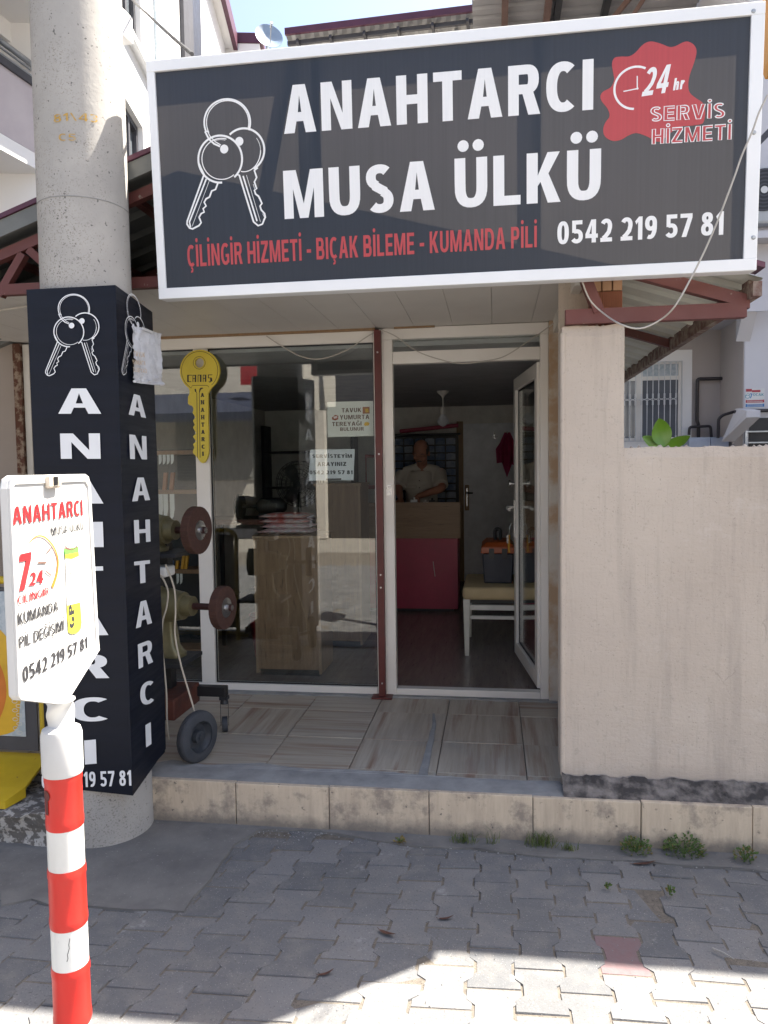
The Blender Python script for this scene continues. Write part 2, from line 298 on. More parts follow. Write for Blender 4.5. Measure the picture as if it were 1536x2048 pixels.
# ------------------------------------------------------------------ mesh helpers
class MB:
    def __init__(s): s.v = []; s.f = []; s.mi = []
    def add(s, vs, fs, mi=0):
        o = len(s.v); s.v += [V(p) for p in vs]; s.f += [tuple(i+o for i in f) for f in fs]; s.mi += [mi]*len(fs); return s
    def box(s, x0, x1, y0, y1, z0, z1, mi=0):
        return s.add([(x0, y0, z0), (x1, y0, z0), (x1, y1, z0), (x0, y1, z0), (x0, y0, z1), (x1, y0, z1), (x1, y1, z1), (x0, y1, z1)],
              [(0, 3, 2, 1), (4, 5, 6, 7), (0, 1, 5, 4), (1, 2, 6, 5), (2, 3, 7, 6), (3, 0, 4, 7)], mi)
    def fbox(s, fr, a0, a1, b0, b1, c0, c1, mi=0):
        P = [fr(a, b, c) for c in (c0, c1) for a, b in ((a0, b0), (a1, b0), (a1, b1), (a0, b1))]
        return s.add(P, [(0, 3, 2, 1), (4, 5, 6, 7), (0, 1, 5, 4), (1, 2, 6, 5), (2, 3, 7, 6), (3, 0, 4, 7)], mi)
    def bar(s, p, q, w, h, up=(0, 0, 1), mi=0):
        p = V(p); q = V(q); d = (q-p).normalized(); up = V(up)
        if abs(d.dot(up)) > .98: up = V((0, 1, 0))
        r = d.cross(up).normalized(); u = r.cross(d).normalized()
        P = [c+r*a*w/2+u*b*h/2 for c in (p, q) for a, b in ((-1, -1), (1, -1), (1, 1), (-1, 1))]
        return s.add(P, [(0, 1, 2, 3), (7, 6, 5, 4), (0, 4, 5, 1), (1, 5, 6, 2), (2, 6, 7, 3), (3, 7, 4, 0)], mi)
    def lathe(s, p, q, prof, n=32, mi=0, caps=True):
        """prof: (t along p->q in metres, radius)"""
        p = V(p); q = V(q); d = (q-p).normalized(); up = V((0, 0, 1)) if abs(d.z) < .9 else V((1, 0, 0))
        r = d.cross(up).normalized(); u = r.cross(d)
        P = [p+d*t+(r*math.cos(6.28318530718*k/n)+u*math.sin(6.28318530718*k/n))*ra for t, ra in prof for k in range(n)]
        Fc = [(i*n+k, i*n+(k+1) % n, (i+1)*n+(k+1) % n, (i+1)*n+k) for i in range(len(prof)-1) for k in range(n)]
        if caps: Fc += [tuple(range(n))[::-1], tuple((len(prof)-1)*n+k for k in range(n))]
        return s.add(P, Fc, mi)
    def cyl(s, p, q, r0, r1=None, n=24, mi=0):
        return s.lathe(p, q, [(0, r0), ((V(q)-V(p)).length, r0 if r1 is None else r1)], n, mi)
    def tube(s, pts, r, n=8, mi=0):
        pts = [V(p) for p in pts]; P = []; Fc = []; prev = None
        for i, p in enumerate(pts):
            d = (pts[min(i+1, len(pts)-1)]-pts[max(i-1, 0)]).normalized()
            if prev is None: a = d.cross(V((0, 0, 1)) if abs(d.z) < .9 else V((1, 0, 0))).normalized()
            else: a = (prev-d*prev.dot(d)).normalized()
            prev = a; b = d.cross(a); rr = r[i] if isinstance(r, (list, tuple)) else r
            P += [p+(a*math.cos(6.28318530718*k/n)+b*math.sin(6.28318530718*k/n))*rr for k in range(n)]
        Fc = [(i*n+k, i*n+(k+1) % n, (i+1)*n+(k+1) % n, (i+1)*n+k) for i in range(len(pts)-1) for k in range(n)]
        Fc += [tuple(range(n))[::-1], tuple((len(pts)-1)*n+k for k in range(n))]
        return s.add(P, Fc, mi)
    def prism(s, fr, loop, c0, c1, mi=0):
        n = len(loop); P = [fr(a, b, c0) for a, b in loop]+[fr(a, b, c1) for a, b in loop]
        return s.add(P, [tuple(range(n))[::-1], tuple(range(n, 2*n))]+[(i, (i+1) % n, n+(i+1) % n, n+i) for i in range(n)], mi)
    def sph(s, c, r, n=16, m=10, mi=0):
        c = V(c); r = r if isinstance(r, (tuple, list)) else (r, r, r)
        P = [c+V((0, 0, r[2]))]+[c+V((r[0]*math.sin(math.pi*j/m)*math.cos(6.2831853*k/n), r[1]*math.sin(math.pi*j/m)*math.sin(6.2831853*k/n), r[2]*math.cos(math.pi*j/m))) for j in range(1, m) for k in range(n)]+[c-V((0, 0, r[2]))]
        Fc = [(0, 1+k, 1+(k+1) % n) for k in range(n)]
        Fc += [(1+j*n+k, 1+(j+1)*n+k, 1+(j+1)*n+(k+1) % n, 1+j*n+(k+1) % n) for j in range(m-2) for k in range(n)]
        e = len(P)-1; Fc += [(1+(m-2)*n+k, e, 1+(m-2)*n+(k+1) % n) for k in range(n)]
        return s.add(P, Fc, mi)
    def build(s, name, m, parent=None, bevel=0., seg=2, smooth=False, **props):
        mats = m if isinstance(m, (list, tuple)) else [m]
        me = bpy.data.meshes.new(name); off = V((0, 0, 0))
        root = parent
        while root is not None and root.parent is not None: root = root.parent
        if root is not None: off = root.location
        elif s.v:
            lo = [min(p[i] for p in s.v) for i in range(3)]; hi = [max(p[i] for p in s.v) for i in range(3)]
            if not props.get('keep'): off = V(((lo[0]+hi[0])/2, (lo[1]+hi[1])/2, lo[2]))
        props.pop('keep', None)
        me.from_pydata([p-off for p in s.v], [], s.f)
        for x in mats: me.materials.append(MT[x])
        me.polygons.foreach_set('material_index', s.mi)
        bm = bmesh.new(); bm.from_mesh(me); bmesh.ops.recalc_face_normals(bm, faces=bm.faces)
        if bevel: bmesh.ops.bevel(bm, geom=[e for e in bm.edges if len(e.link_faces) == 2 and e.calc_face_angle(0) > .5], offset=bevel, segments=seg, affect='EDGES', profile=.5)
        bm.to_mesh(me); bm.free()
        if smooth:
            me.shade_smooth() if hasattr(me, 'shade_smooth') else None
            me.set_sharp_from_angle(angle=RAD(40))
        o = bpy.data.objects.new(name, me); COL.objects.link(o)
        if parent is not None: o.parent = parent
        else: o.location = off
        for k, val in props.items(): o[k] = val
        return o
def thing(name, label, cat, loc=(0, 0, 0), group=None):
    o = bpy.data.objects.new(name, None); COL.objects.link(o); o.location = loc; o.empty_display_size = .1
    o['label'] = label; o['category'] = cat
    if group: o['group'] = group
    return o
def tag(o, label, cat, group=None):
    o['label'] = label; o['category'] = cat
    if group: o['group'] = group
    return o
def part(name, m, parent, *boxes, bevel=0., **k):
    b = MB()
    for x in boxes: b.box(*x)
    return b.build(name, m, parent, bevel, **k)
def catmull(pts, n=6, closed=False):
    out = []; L = len(pts); pts = [V(p) if len(p) == 3 else V((p[0], p[1], 0)) for p in pts]
    for i in range(L if closed else L-1):
        g = lambda j: pts[j % L] if closed else pts[max(0, min(L-1, j))]
        p0, p1, p2, p3 = g(i-1), g(i), g(i+1), g(i+2)
        for k in range(n):
            t = k/n; out.append(.5*((2*p1)+(p2-p0)*t+(2*p0-5*p1+4*p2-p3)*t*t+(3*p1-p0-3*p2+p3)*t**3))
    if not closed: out.append(pts[-1])
    return out
# -- flat lettering: a bold grotesque drawn here as outlines (capital height 1), laid as thin letters on a Frame
def se(cx, cy, rx, ry, a0, a1, n=14, e=2.5):
    out = []
    for k in range(n+1):
        t = RAD(a0+(a1-a0)*k/n); c, s_ = math.cos(t), math.sin(t)
        out.append((cx+rx*math.copysign(abs(c)**(2/e), c), cy+ry*math.copysign(abs(s_)**(2/e), s_)))
    return out
def strk(pts, w, wh=None):
    """outline of a stroke; wh = thickness of its horizontal stretches"""
    wh = wh or w; L = []; R_ = []; n = len(pts)
    for i in range(n):
        a = pts[max(i-1, 0)]; b = pts[min(i+1, n-1)]; dx, dy = b[0]-a[0], b[1]-a[1]; l = math.hypot(dx, dy) or 1
        nx, ny = -dy/l, dx/l; ww = math.sqrt((w*nx)**2+(wh*ny)**2)/2
        L.append((pts[i][0]+nx*ww, pts[i][1]+ny*ww)); R_.append((pts[i][0]-nx*ww, pts[i][1]-ny*ww))
    return L+R_[::-1]
def rct(x0, x1, y0, y1): return [(x0, y0), (x1, y0), (x1, y1), (x0, y1)]
def glyph(ch, s):
    """-> (advance width, [shape = [outline, hole...]])"""
    t = s*.84; k = s-.12; W = .56+k*.75
    if ch == ' ': return .30, []
    if ch == '-': return .34, [[rct(0, .34, .34, .34+t)]]
    if ch == '\\': return .4, [[[(0, 1), (s*.7, 1), (.4, 0), (.4-s*.7, 0)]]]
    if ch == 'A':
        w = .66+k*.8; m = w/2; hs = s*1.08; i0 = hs*1.02; yb = .24; q = lambda y: (m-s*.58)*y
        return w, [[[(0, 0), (hs, 0), (hs+q(yb)*.86, yb), (w-hs-q(yb)*.86, yb), (w-hs, 0), (w, 0), (m+s*.62, 1), (m-s*.62, 1)], [(hs+q(yb+t)*.86, yb+t), (w-hs-q(yb+t)*.86, yb+t), (m, 1-t*1.15)]]]
    if ch == 'N': return W+.06, [[[(0, 0), (s*.95, 0), (s*.95, .66), (W+.06-s*1.12, 0), (W+.06, 0), (W+.06, 1), (W+.06-s*.95, 1), (W+.06-s*.95, .34), (s*1.12, 1), (0, 1)]]]
    if ch == 'H': w = W+.05; return w, [[[(0, 0), (s, 0), (s, .5-t/2), (w-s, .5-t/2), (w-s, 0), (w, 0), (w, 1), (w-s, 1), (w-s, .5+t/2), (s, .5+t/2), (s, 1), (0, 1)]]]
    if ch == 'T': w = W-.02; m = w/2; return w, [[[(m-s/2, 0), (m+s/2, 0), (m+s/2, 1-t), (w, 1-t), (w, 1), (0, 1), (0, 1-t), (m-s/2, 1-t)]]]
    if ch in 'I\u0130': return s, [[rct(0, s, 0, 1)]]+([[[(s/2+s*.52*math.cos(.3927*j), 1.2+s*.52*math.sin(.3927*j)) for j in range(16)]]] if ch != 'I' else [])
    if ch == 'M': w = W+.24; m = w/2; return w, [[[(0, 0), (s*.92, 0), (s*.92, .62), (m-s*.42, 0), (m+s*.42, 0), (w-s*.92, .62), (w-s*.92, 0), (w, 0), (w, 1), (w-s*1.25, 1), (m, .30), (s*1.25, 1), (0, 1)]]]
    if ch in 'U\u00dc':
        w = W+.04; r = w/2; sp = [(s/2, 1), (s/2, .5)]+se(r, .42, r-s/2, .42-t/2, 180, 360, 14)[1:]+[(w-s/2, .5), (w-s/2, 1)]
        sp[0] = (s/2, 1); g = [[strk(sp, s, t)]]
        if ch != 'U':
            for x in (w*.27, w*.73): g.append([[(x+s*.52*math.cos(.3927*j), 1.24+s*.52*math.sin(.3927*j)) for j in range(16)]])
        return w, g
    if ch == 'L': w = W-.08; return w, [[[(0, 0), (w, 0), (w, t), (s, t), (s, 1), (0, 1)]]]
    if ch == 'K': w = W+.05; return w, [[[(0, 0), (s, 0), (s, .34), (s*1.25, .42), (w-s*1.15, 0), (w, 0), (s*1.25+.16, .58), (w-.02, 1), (w-.02-s*1.1, 1), (s, .55), (s, 1), (0, 1)]]]
    if ch == 'E': w = W-.06; return w, [[[(0, 0), (w, 0), (w, t), (s, t), (s, .5-t/2), (w-.04, .5-t/2), (w-.04, .5+t/2), (s, .5+t/2), (s, 1-t), (w, 1-t), (w, 1), (0, 1)]]]
    if ch == 'Z': w = W-.02; return w, [[[(0, 0), (w, 0), (w, t), (s*1.25, t), (w, 1-t*.95), (w, 1), (.02, 1), (.02, 1-t), (w-s*1.25, 1-t), (0, t*.95)]]]
    if ch == 'Y': w = W+.06; m = w/2; return w, [[[(m-s/2, 0), (m+s/2, 0), (m+s/2, .40), (w, 1), (w-s*1.08, 1), (m, .60), (s*1.08, 1), (0, 1), (m-s/2, .40)]]]
    if ch == 'V': w = W+.08; m = w/2; return w, [[[(m-s*.6, 0), (m+s*.6, 0), (w, 1), (w-s*1.06, 1), (m, .26), (s*1.06, 1), (0, 1)]]]
    if ch in 'C\u00c7':
        w = W-.01; sp = se(w*.56, .5, w*.56-s/2, .5-t/2, 52, 308, 30, 2.3); g = [[strk(sp, s, t)]]
        if ch != 'C': x = w*.56; g.append([[(x-s*.45, -.02), (x+s*.25, -.02), (x+s*.6, -.12), (x+s*.4, -.25), (x-s*.5, -.28), (x-s*.5, -.19), (x-s*.05, -.17), (x+s*.02, -.11), (x-s*.3, -.09)]])
        return w, g
    if ch in 'G\u011e':
        w = W+.05; sp = se(w*.54, .5, w*.54-s/2, .5-t/2, 50, 318, 30, 2.3); g = [[strk(sp, s, t)], [rct(w-s*.95, w, .1, .5)], [rct(w*.56, w-s*.95, .5-t*.9, .5)]]
        if ch != 'G': g.append([strk(se(w*.52, 1.28, .14, .12, 180, 360, 10, 2), t*.7)])
        return w, g
    if ch in 'S\u015e':
        w = W-.04; y = .5; sp = se(w*.5, .735, w*.5-s*.5, .265-t/2, 38, 265, 20, 2.2)+[(w*.52, .5)]+[(x_, y_) for x_, y_ in se(w*.5, .265, w*.5-s*.5, .265-t/2, 85, -142, 20, 2.2)]; sp = sp[:19]+[(w*.34, .555), (w*.5, .5), (w*.66, .445)]+sp[24:]
        g = [[strk(sp, s*.94, t*.95)]]
        if ch != 'S': x = w*.5; g.append([[(x-s*.45, -.02), (x+s*.25, -.02), (x+s*.6, -.12), (x+s*.4, -.25), (x-s*.5, -.28), (x-s*.5, -.19), (x-s*.05, -.17), (x+s*.02, -.11), (x-s*.3, -.09)]])
        return w, g
    def bowl(x0, w, y0, y1):
        r = (y1-y0)/2; o = [(x0, y0)]+se(w-r*.85, (y0+y1)/2, r*.85, r, -90, 90, 14, 2.3)+[(x0, y1)]
        i = [(x0, y0+t)]+se(w-r*.85, (y0+y1)/2, r*.85-s, r-t, -90, 90, 14, 2.3)+[(x0, y1-t)]
        return [o, i]
    if ch == 'D': w = W+.06; o = [(0, 0)]+se(w*.45, .5, w*.55, .5, -90, 90, 20, 2.3)+[(0, 1)]; i = [(s, t)]+se(w*.45, .5, w*.55-s, .5-t, -90, 90, 20, 2.3)+[(s, 1-t)]; return w, [[o, i]]
    if ch == 'P': w = W; return w, [[rct(0, s, 0, 1)], bowl(s-.001, w, .40, 1)]
    if ch == 'R': w = W+.04; return w, [[rct(0, s, 0, 1)], bowl(s-.001, w-.03, .42, 1), [[(w-s*1.12, 0), (w, 0), (w*.68+s*.3, .46), (w*.68-s*.75, .46)]]]
    if ch == 'B': w = W+.02; return w, [[rct(0, s, 0, 1)], bowl(s-.001, w-.04, .5-t*.35, 1), bowl(s-.001, w, 0, .5+t*.35)]
    if ch == 'h': w = .44+k*.5; return w, [[rct(0, s, 0, 1)], [strk([(s*.9, .46), (s*1.2, .57)]+se(w-.17, .5, .17-s/2, .22-t/2, 100, 0, 8, 2)+[(w-s/2, .2), (w-s/2, 0)], s, t)]]
    if ch == 'r': w = .3+k*.3; return w, [[rct(0, s, 0, .72)], [strk([(s*.8, .42), (s*1.2, .58), (w, .66)], s, t)]]
    D = W-.05; r = D/2
    if ch == 'O': D = W+.08; r = D/2
    if ch in '0O': return D, [[se(r, .5, r, .5, 0, 360, 32, 2.4)[:-1], se(r, .5, r-s, .5-t, 0, 360, 32, 2.4)[:-1]]]
    if ch == '1': w = D*.62; return w, [[[(w-s, 0), (w, 0), (w, 1), (w-s*.82, 1), (0, .80), (s*.3, .66), (w-s, .78)]]]
    if ch == '7': return D, [[[(s*.35, 0), (s*1.42, 0), (D, 1-t), (D, 1), (0, 1), (0, 1-t), (D-s*1.05, 1-t)]]]
    if ch == '4': w = D+.04; return w, [[[(w-s*1.45, 0), (w-s*.45, 0), (w-s*.45, .2), (w, .2), (w, .2+t), (w-s*.45, .2+t), (w-s*.45, 1), (w-s*1.55, 1), (0, .2+t), (0, .2), (w-s*1.45, .2)], [(w-s*1.45, .2+t), (w-s*1.45, .76), (s*.95, .2+t)]]]
    if ch == '2': sp = se(r, .68, r-s/2, .32-t/2, 155, -20, 16, 2.2)+[(D*.72, .42), (D*.45, .24), (s*.62, t*.8)]; return D, [[strk(sp, s, t)], [rct(0, D, 0, t)]]
    if ch == '3': return D, [[strk(se(r*.9, .74, r-s/2, .26-t/2, 150, -90, 16, 2.2), s, t)], [strk(se(r*.9, .27, r-s/2, .27-t/2, 90, -150, 16, 2.2), s, t)]]
    if ch == '5': return D, [[rct(.04, D-.03, 1-t, 1)], [rct(.04, .04+s*.9, .47, 1-t)], [strk([(s*.7, .53)]+se(r*.92, .31, D-r*.92-s/2, .31-t/2, 105, -150, 20, 2.2), s, t)]]
    def six(f):
        o = se(r, .32, r, .32, 0, 360, 28, 2.3)[:-1]; i = se(r, .32, r-s, .32-t, 0, 360, 28, 2.3)[:-1]
        tail = [strk([(s/2, .34)]+se(r+.05, .46, r+.05-s/2, .54-t/2, 172, 68, 14, 2.2), s, t)]
        g = [[o, i], tail]
        return [[[(D-x, 1-y) for x, y in lp] for lp in sh] for sh in g] if f else g
    if ch == '6': return D, six(False)
    if ch == '9': return D, six(True)
    if ch == '8': return D, [[se(r, .28, r, .28, 0, 360, 26, 2.3)[:-1], se(r, .28, r-s, .28-t*.95, 0, 360, 26, 2.3)[:-1]], [se(r, .76, r*.9, .24, 0, 360, 26, 2.3)[:-1], se(r, .76, r*.9-s, .24-t*.95, 0, 360, 26, 2.3)[:-1]]]
    raise KeyError(ch)
_tc = {}
def layout(s, off):
    """outlines of a line of letters"""
    wt_ = .10+off*3.3; x = 0; sh = []
    for ch in s:
        w_, g = glyph(ch, wt_)
        sh += [[[(p[0]+x, p[1]) for p in lp] for lp in loops] for loops in g]; x += w_+(.125 if ch != ' ' else 0)
    return sh
def text(mb, fr, s, a0, b0, a1, b1, c=.002, off=.022, shear=0., slant=0., mi=0, taper=0., border=0.):
    """letters filling a0..a1, baseline b0, capital height up to b1. slant: rise of the baseline across the line"""
    sh = layout(s, off); xs_ = [p[0]+shear*p[1] for loops in sh for lp in loops for p in lp]; x0, x1 = min(xs_), max(xs_)
    def pt(x, y, cc):
        q = (x+shear*y-x0)/(x1-x0); return fr(a0+(a1-a0)*q, b0+slant*q+y*(b1-b0)*(1+taper*(q-.5)), cc)
    for i, loops in enumerate(sh):
        cc = c+(i % 4)*.00003
        if border:
            fb = lambda x, y, z: pt(x, y, z)
            for lp in loops:
                L_ = len(lp); sx = (a1-a0)/(x1-x0)
                ribbon(mb, lambda a, b, z: fr(a, b, z), [((lambda q: (a0+(a1-a0)*q, b0+slant*q+p[1]*(b1-b0)*(1+taper*(q-.5))))((p[0]+shear*p[1]-x0)/(x1-x0))) for p in lp], border, cc, True, mi)
        else:
            vs, fs = fill(loops); mb.add([pt(p.x, p.y, cc) for p in vs], fs, mi)
    return mb
def text_px(mb, fr, s, bl, br, tl, c=.002, off=.022, shear=0., tr=None, mi=0, border=0.):
    """the same, laid out from the photograph's corners: baseline left, baseline right, cap top left"""
    A = fr.px(*bl); B = fr.px(*br); T = fr.px(*tl); h = T[1]-A[1]; tp = 0
    if tr: h2 = fr.px(*tr)[1]-B[1]; tp = (h2-h)/((h+h2)/2); h = (h+h2)/2
    return text(mb, fr, s, A[0], A[1], B[0], A[1]+h, c, off, shear, B[1]-A[1], mi, tp, border)
def ribbon(mb, fr, pts, w, c=.002, closed=False, mi=0):
    """flat painted line of width w"""
    P = [V((p[0], p[1], 0)) for p in pts]; L = len(P); out = []
    for i in range(L):
        p = P[i]; a = P[(i-1) % L] if (closed or i) else p; b = P[(i+1) % L] if (closed or i < L-1) else p
        d = (b-a).normalized() if (b-a).length > 1e-9 else V((1, 0, 0)); nrm = V((-d.y, d.x, 0))*((w[i] if isinstance(w, (list, tuple)) else w)/2)
        out += [fr(p.x+nrm.x, p.y+nrm.y, c), fr(p.x-nrm.x, p.y-nrm.y, c)]
    m = L if closed else L-1
    mb.add(out, [(2*i, 2*i+1, 2*((i+1) % L)+1, 2*((i+1) % L)) for i in range(m)], mi)
def disc(mb, fr, a, b, r, c=.002, n=28, mi=0):
    mb.add([fr(a+r*math.cos(6.2831853*k/n), b+r*math.sin(6.2831853*k/n), c) for k in range(n)], [tuple(range(n))], mi)
_fc = {}
def fill(loops, depth=0., res=1):
    """filled outline with holes -> (verts, faces) in its own plane"""
    cu = bpy.data.curves.new('s', 'CURVE'); cu.dimensions = '2D'; cu.fill_mode = 'BOTH'; cu.extrude = depth/2
    for lp in loops:
        sp = cu.splines.new('POLY'); sp.points.add(len(lp)-1); sp.use_cyclic_u = True
        for k, p in enumerate(lp): sp.points[k].co = (p[0], p[1], 0, 1)
    o = bpy.data.objects.new('s', cu); COL.objects.link(o); bpy.context.view_layer.update()
    me = bpy.data.meshes.new_from_object(o.evaluated_get(bpy.context.evaluated_depsgraph_get()))
    r = ([v.co.copy() for v in me.vertices], [tuple(p.vertices) for p in me.polygons])
    bpy.data.objects.remove(o); bpy.data.meshes.remove(me); bpy.data.curves.remove(cu); return r
def add_fill(mb, fr, loops, c=.002, depth=0., mi=0):
    vs, fs = fill(loops, depth); mb.add([fr(p.x, p.y, c+p.z) for p in vs], fs, mi)
def struct(o): o['kind'] = 'structure'; return o
def rough_edge(pts, amp, step=.03, seed=0):
    """polygon with a ragged outline"""
    out = []; L = len(pts)
    for i in range(L):
        a = V((pts[i][0], pts[i][1], 0)); b = V((pts[(i+1) % L][0], pts[(i+1) % L][1], 0)); n = max(1, int((b-a).length/step))
        for k in range(n):
            p = a.lerp(b, k/n); nv = mnoise.noise_vector(V((p.x*9, p.y*9, seed))); out.append((p.x+nv.x*amp, p.y+nv.y*amp))
    return out

# ================================================================== GROUND
FLOOR = .195
YF = 4.7                                                       # the shop front
gb = MB()
gb.add([(-400, -5, -.0035), (400, -5, -.0035), (400, 400, -.0035), (-400, 400, -.0035)], [(0, 1, 2, 3)])
g0 = struct(gb.build('ground', 'joint_sand', keep=True))
rb = MB(); rb.add([(-400, -400, -.02), (400, -400, -.02), (400, -5, -.02), (-400, -5, -.02)], [(0, 1, 2, 3)])
struct(rb.build('road', 'asphalt', keep=True))
# interlocking I-shaped paving stones, columns fanning out slightly to the left as in the photo
def warp(x, y):
    k = max(0., min(1., (-x+.1)/1.0)); k = k*k*(3-2*k)
    dy = y-3.25 if y > 1 else -2.25
    wob = .012*mnoise.noise(V((x*1.3, y*1.3, 2)))
    return x+.16*k*dy+wob, y+.03*math.sin(x*1.7+.6)+.02*mnoise.noise(V((x*.9, y*.9, 5)))
pv = MB(); PW, PL, TH = .141, .203, .026; gap = .0065
def paver(cx, cy, tilt, mi=0):
    w, l = PW/2, PL/2; t = TH
    out = [(-w-t/2, -l), (w+t/2, -l), (w+t/2, -l*.50), (w-t/2, -l*.26), (w-t/2, l*.26), (w+t/2, l*.50), (w+t/2, l), (-w-t/2, l), (-w-t/2, l*.50), (-w+t/2, l*.26), (-w+t/2, -l*.26), (-w-t/2, -l*.50)]
    top = []; bot = []; mid = []
    for (x, y) in out:
        sx = (1 if x > 0 else -1)*gap/2; sy = (gap/2 if y > 0 else -gap/2) if abs(y) > l*.9 else 0
        jx = random.uniform(-.0012, .0012); jy = random.uniform(-.0012, .0012)
        X, Y = warp(cx+x-sx+jx, cy+y-sy+jy); X2, Y2 = warp(cx+x*.97-sx+jx, cy+y*.98-sy+jy)
        z = .0+tilt[0]*x+tilt[1]*y+tilt[2]
        bot.append((X, Y, -.03)); mid.append((X, Y, z-.0045)); top.append((X2, Y2, z))
    n = 12; pv.add(bot+mid+top, [(i, (i+1) % n, n+(i+1) % n, n+i) for i in range(n)]+[(n+i, n+(i+1) % n, 2*n+(i+1) % n, 2*n+i) for i in range(n)]+[tuple(range(2*n, 3*n))], mi)
for i in range(-36, 32):
    for j in range(-16, 17):
        cx = i*PW; cy = j*PL+(PL/2 if i % 2 else 0)-.05
        if cy > 3.2 or cy < -3.0: continue
        if i % 3 and (cy < -.4 or abs(cx) > 3): pass
        pink = (abs(cx-.41) < .08 and abs(cy-2.58) < .10)
        paver(cx, cy, (random.gauss(0, .009), random.gauss(0, .009), random.gauss(0, .0013)-(.003 if pink else 0)), 1 if pink else 0)
struct(pv.build('pavement', ['paver', 'paver_pink'], keep=True))
# smooth cement patch round the pole, feathered over the stones
G = lambda x, y: at(x, y, Z=.006)
cp = [G(*p) for p in ((0, 1738), (0, 1812), (60, 1800), (110, 1812), (180, 1815), (330, 1822), (372, 1825), (385, 1795), (420, 1760), (440, 1725), (470, 1690), (520, 1660), (640, 1663), (800, 1690), (960, 1700), (1100, 1715), (1250, 1722), (1440, 1735), (1536, 1745))]
loop = [(p.x, p.y) for p in cp]+[(2.2, 2.95), (2.2, 3.3), (-3.6, 3.3), (-3.6, 2.62)]
pb = MB()
def sheet_on(mb, loop, z, th, seed, amp=.012, step=.03, lump=.004):
    lp = rough_edge(loop, amp, step, seed); vs, fs = fill([lp]); n = len(lp)
    mb.add([(p.x, p.y, z+th+lump*mnoise.noise(V((p.x*7, p.y*7, seed)))) for p in vs], fs)
    mb.add([(a, b, z+th) for a, b in lp]+[(a+.004*mnoise.noise(V((a*30, b*30, 1))), b, z-.02) for a, b in lp], [(i, (i+1) % n, n+(i+1) % n, n+i) for i in range(n)])
sheet_on(pb, loop, 0., .009, 3)
struct(pb.build('cement_patch', 'cement', keep=True))
# sand and grit swept into the corner of the riser
# ================================================================== TERRACE
tb = MB()
tb.box(-3.3, .42, 3.27, YF+.12, -.05, FLOOR-.012)
struct(tb.build('terrace_slab', 'cement', keep=True))
tl = MB(); xs = [-3.3, -2.83, -2.40, -1.97, -1.545, -1.12, -.70, -.275, .15, .42]; ys = [3.28, 3.50, 3.90, 4.35, 4.72]
for a in range(len(xs)-1):
    for b_ in range(len(ys)-1):
        g = .0022; dz = random.uniform(-.0015, .0015)
        mi = 0 if (a <= 5 and not (a == 4 and b_ == 2)) or (a == 8 and b_ == 3) else 1
        tl.box(xs[a]+g, xs[a+1]-g, ys[b_]+g, ys[b_+1]-g, FLOOR-.010, FLOOR+dz, mi)
struct(tl.build('terrace_tiles', ['tile_x', 'tile_y'], bevel=.0012, seg=1, keep=True))
fl = lambda x, y: at(x, y, Z=FLOOR)
sb = MB()
lp = [(p.x, p.y) for p in (fl(300, 1530), fl(345, 1522), fl(420, 1533), fl(520, 1528), fl(610, 1540), fl(700, 1541), fl(790, 1548), fl(850, 1553), fl(960, 1560), fl(1120, 1566))]
sheet_on(sb, [(-1.9, 3.42)]+lp+[(.33, 3.262), (-1.9, 3.262)], FLOOR, .007, 6, .006, .04, .003)
c1 = [fl(*p) for p in ((867, 1428), (869, 1445), (862, 1480), (852, 1520), (846, 1556))]
sheet_on(sb, [(p.x-.006-.004*i, p.y) for i, p in enumerate(c1)]+[(p.x+.007+.004*i, p.y) for i, p in reversed(list(enumerate(c1)))], FLOOR, .0045, 8, .004, .03, .001)
sheet_on(sb, [(-1.9, 4.60), (-.9, 4.615), (-.2, 4.63), (.42, 4.62), (.42, 4.68), (-1.9, 4.68)], FLOOR, .010, 9, .012, .04, .004)
struct(sb.build('cement_repair', 'cement_light', keep=True))
kx = [-1.62, -1.185, -.745, -.29, .165, .62, 1.07, 1.27]
kb = MB()
for i in range(len(kx)-1):
    kb.box(kx[i]+.0018, kx[i+1]-.0018, 3.25+random.uniform(-.003, .003), 3.275, -.05, FLOOR+.012+random.uniform(-.003, .003))
struct(kb.build('riser_tiles', 'riser_tile', bevel=.003, keep=True))
kg = MB(); kg.box(-1.62, 1.27, 3.262, 3.42, -.05, FLOOR+.004)
struct(kg.build('riser_core', 'cement', keep=True))
# ================================================================== SHOP BUILDING
shop = thing('shop_building', 'single storey shop with white framed glass front, open glass door and tin roof', 'shop', (-.9, 6.2, 0))
XL, XR, YB, ZC = -2.95, .69, 9.55, 2.41
wl = MB()
wl.box(XL-.15, XL, YF+.06, YB, 0, 2.44); wl.box(XR, XR+.10, YF+.06, YB, 0, 2.44); wl.box(XL-.15, XR+.10, YB, YB+.15, 0, 2.62)
wl.box(.40, XR, YF-.02, YF+.06, 0, 2.5); wl.box(-3.35, -3.06, YF, YF+.06, 0, 2.5)
wl.build('wall', 'wall_in', shop)
part('interior_floor', 'floor_in', shop, (XL, XR, YF+.03, YB, .05, FLOOR+.006))
part('interior_ceiling', 'ceil_in', shop, (XL, XR, YF+.05, YB, ZC, ZC+.03), (-3.06, .41, YF+.0, YF+.05, 2.512, 2.60))
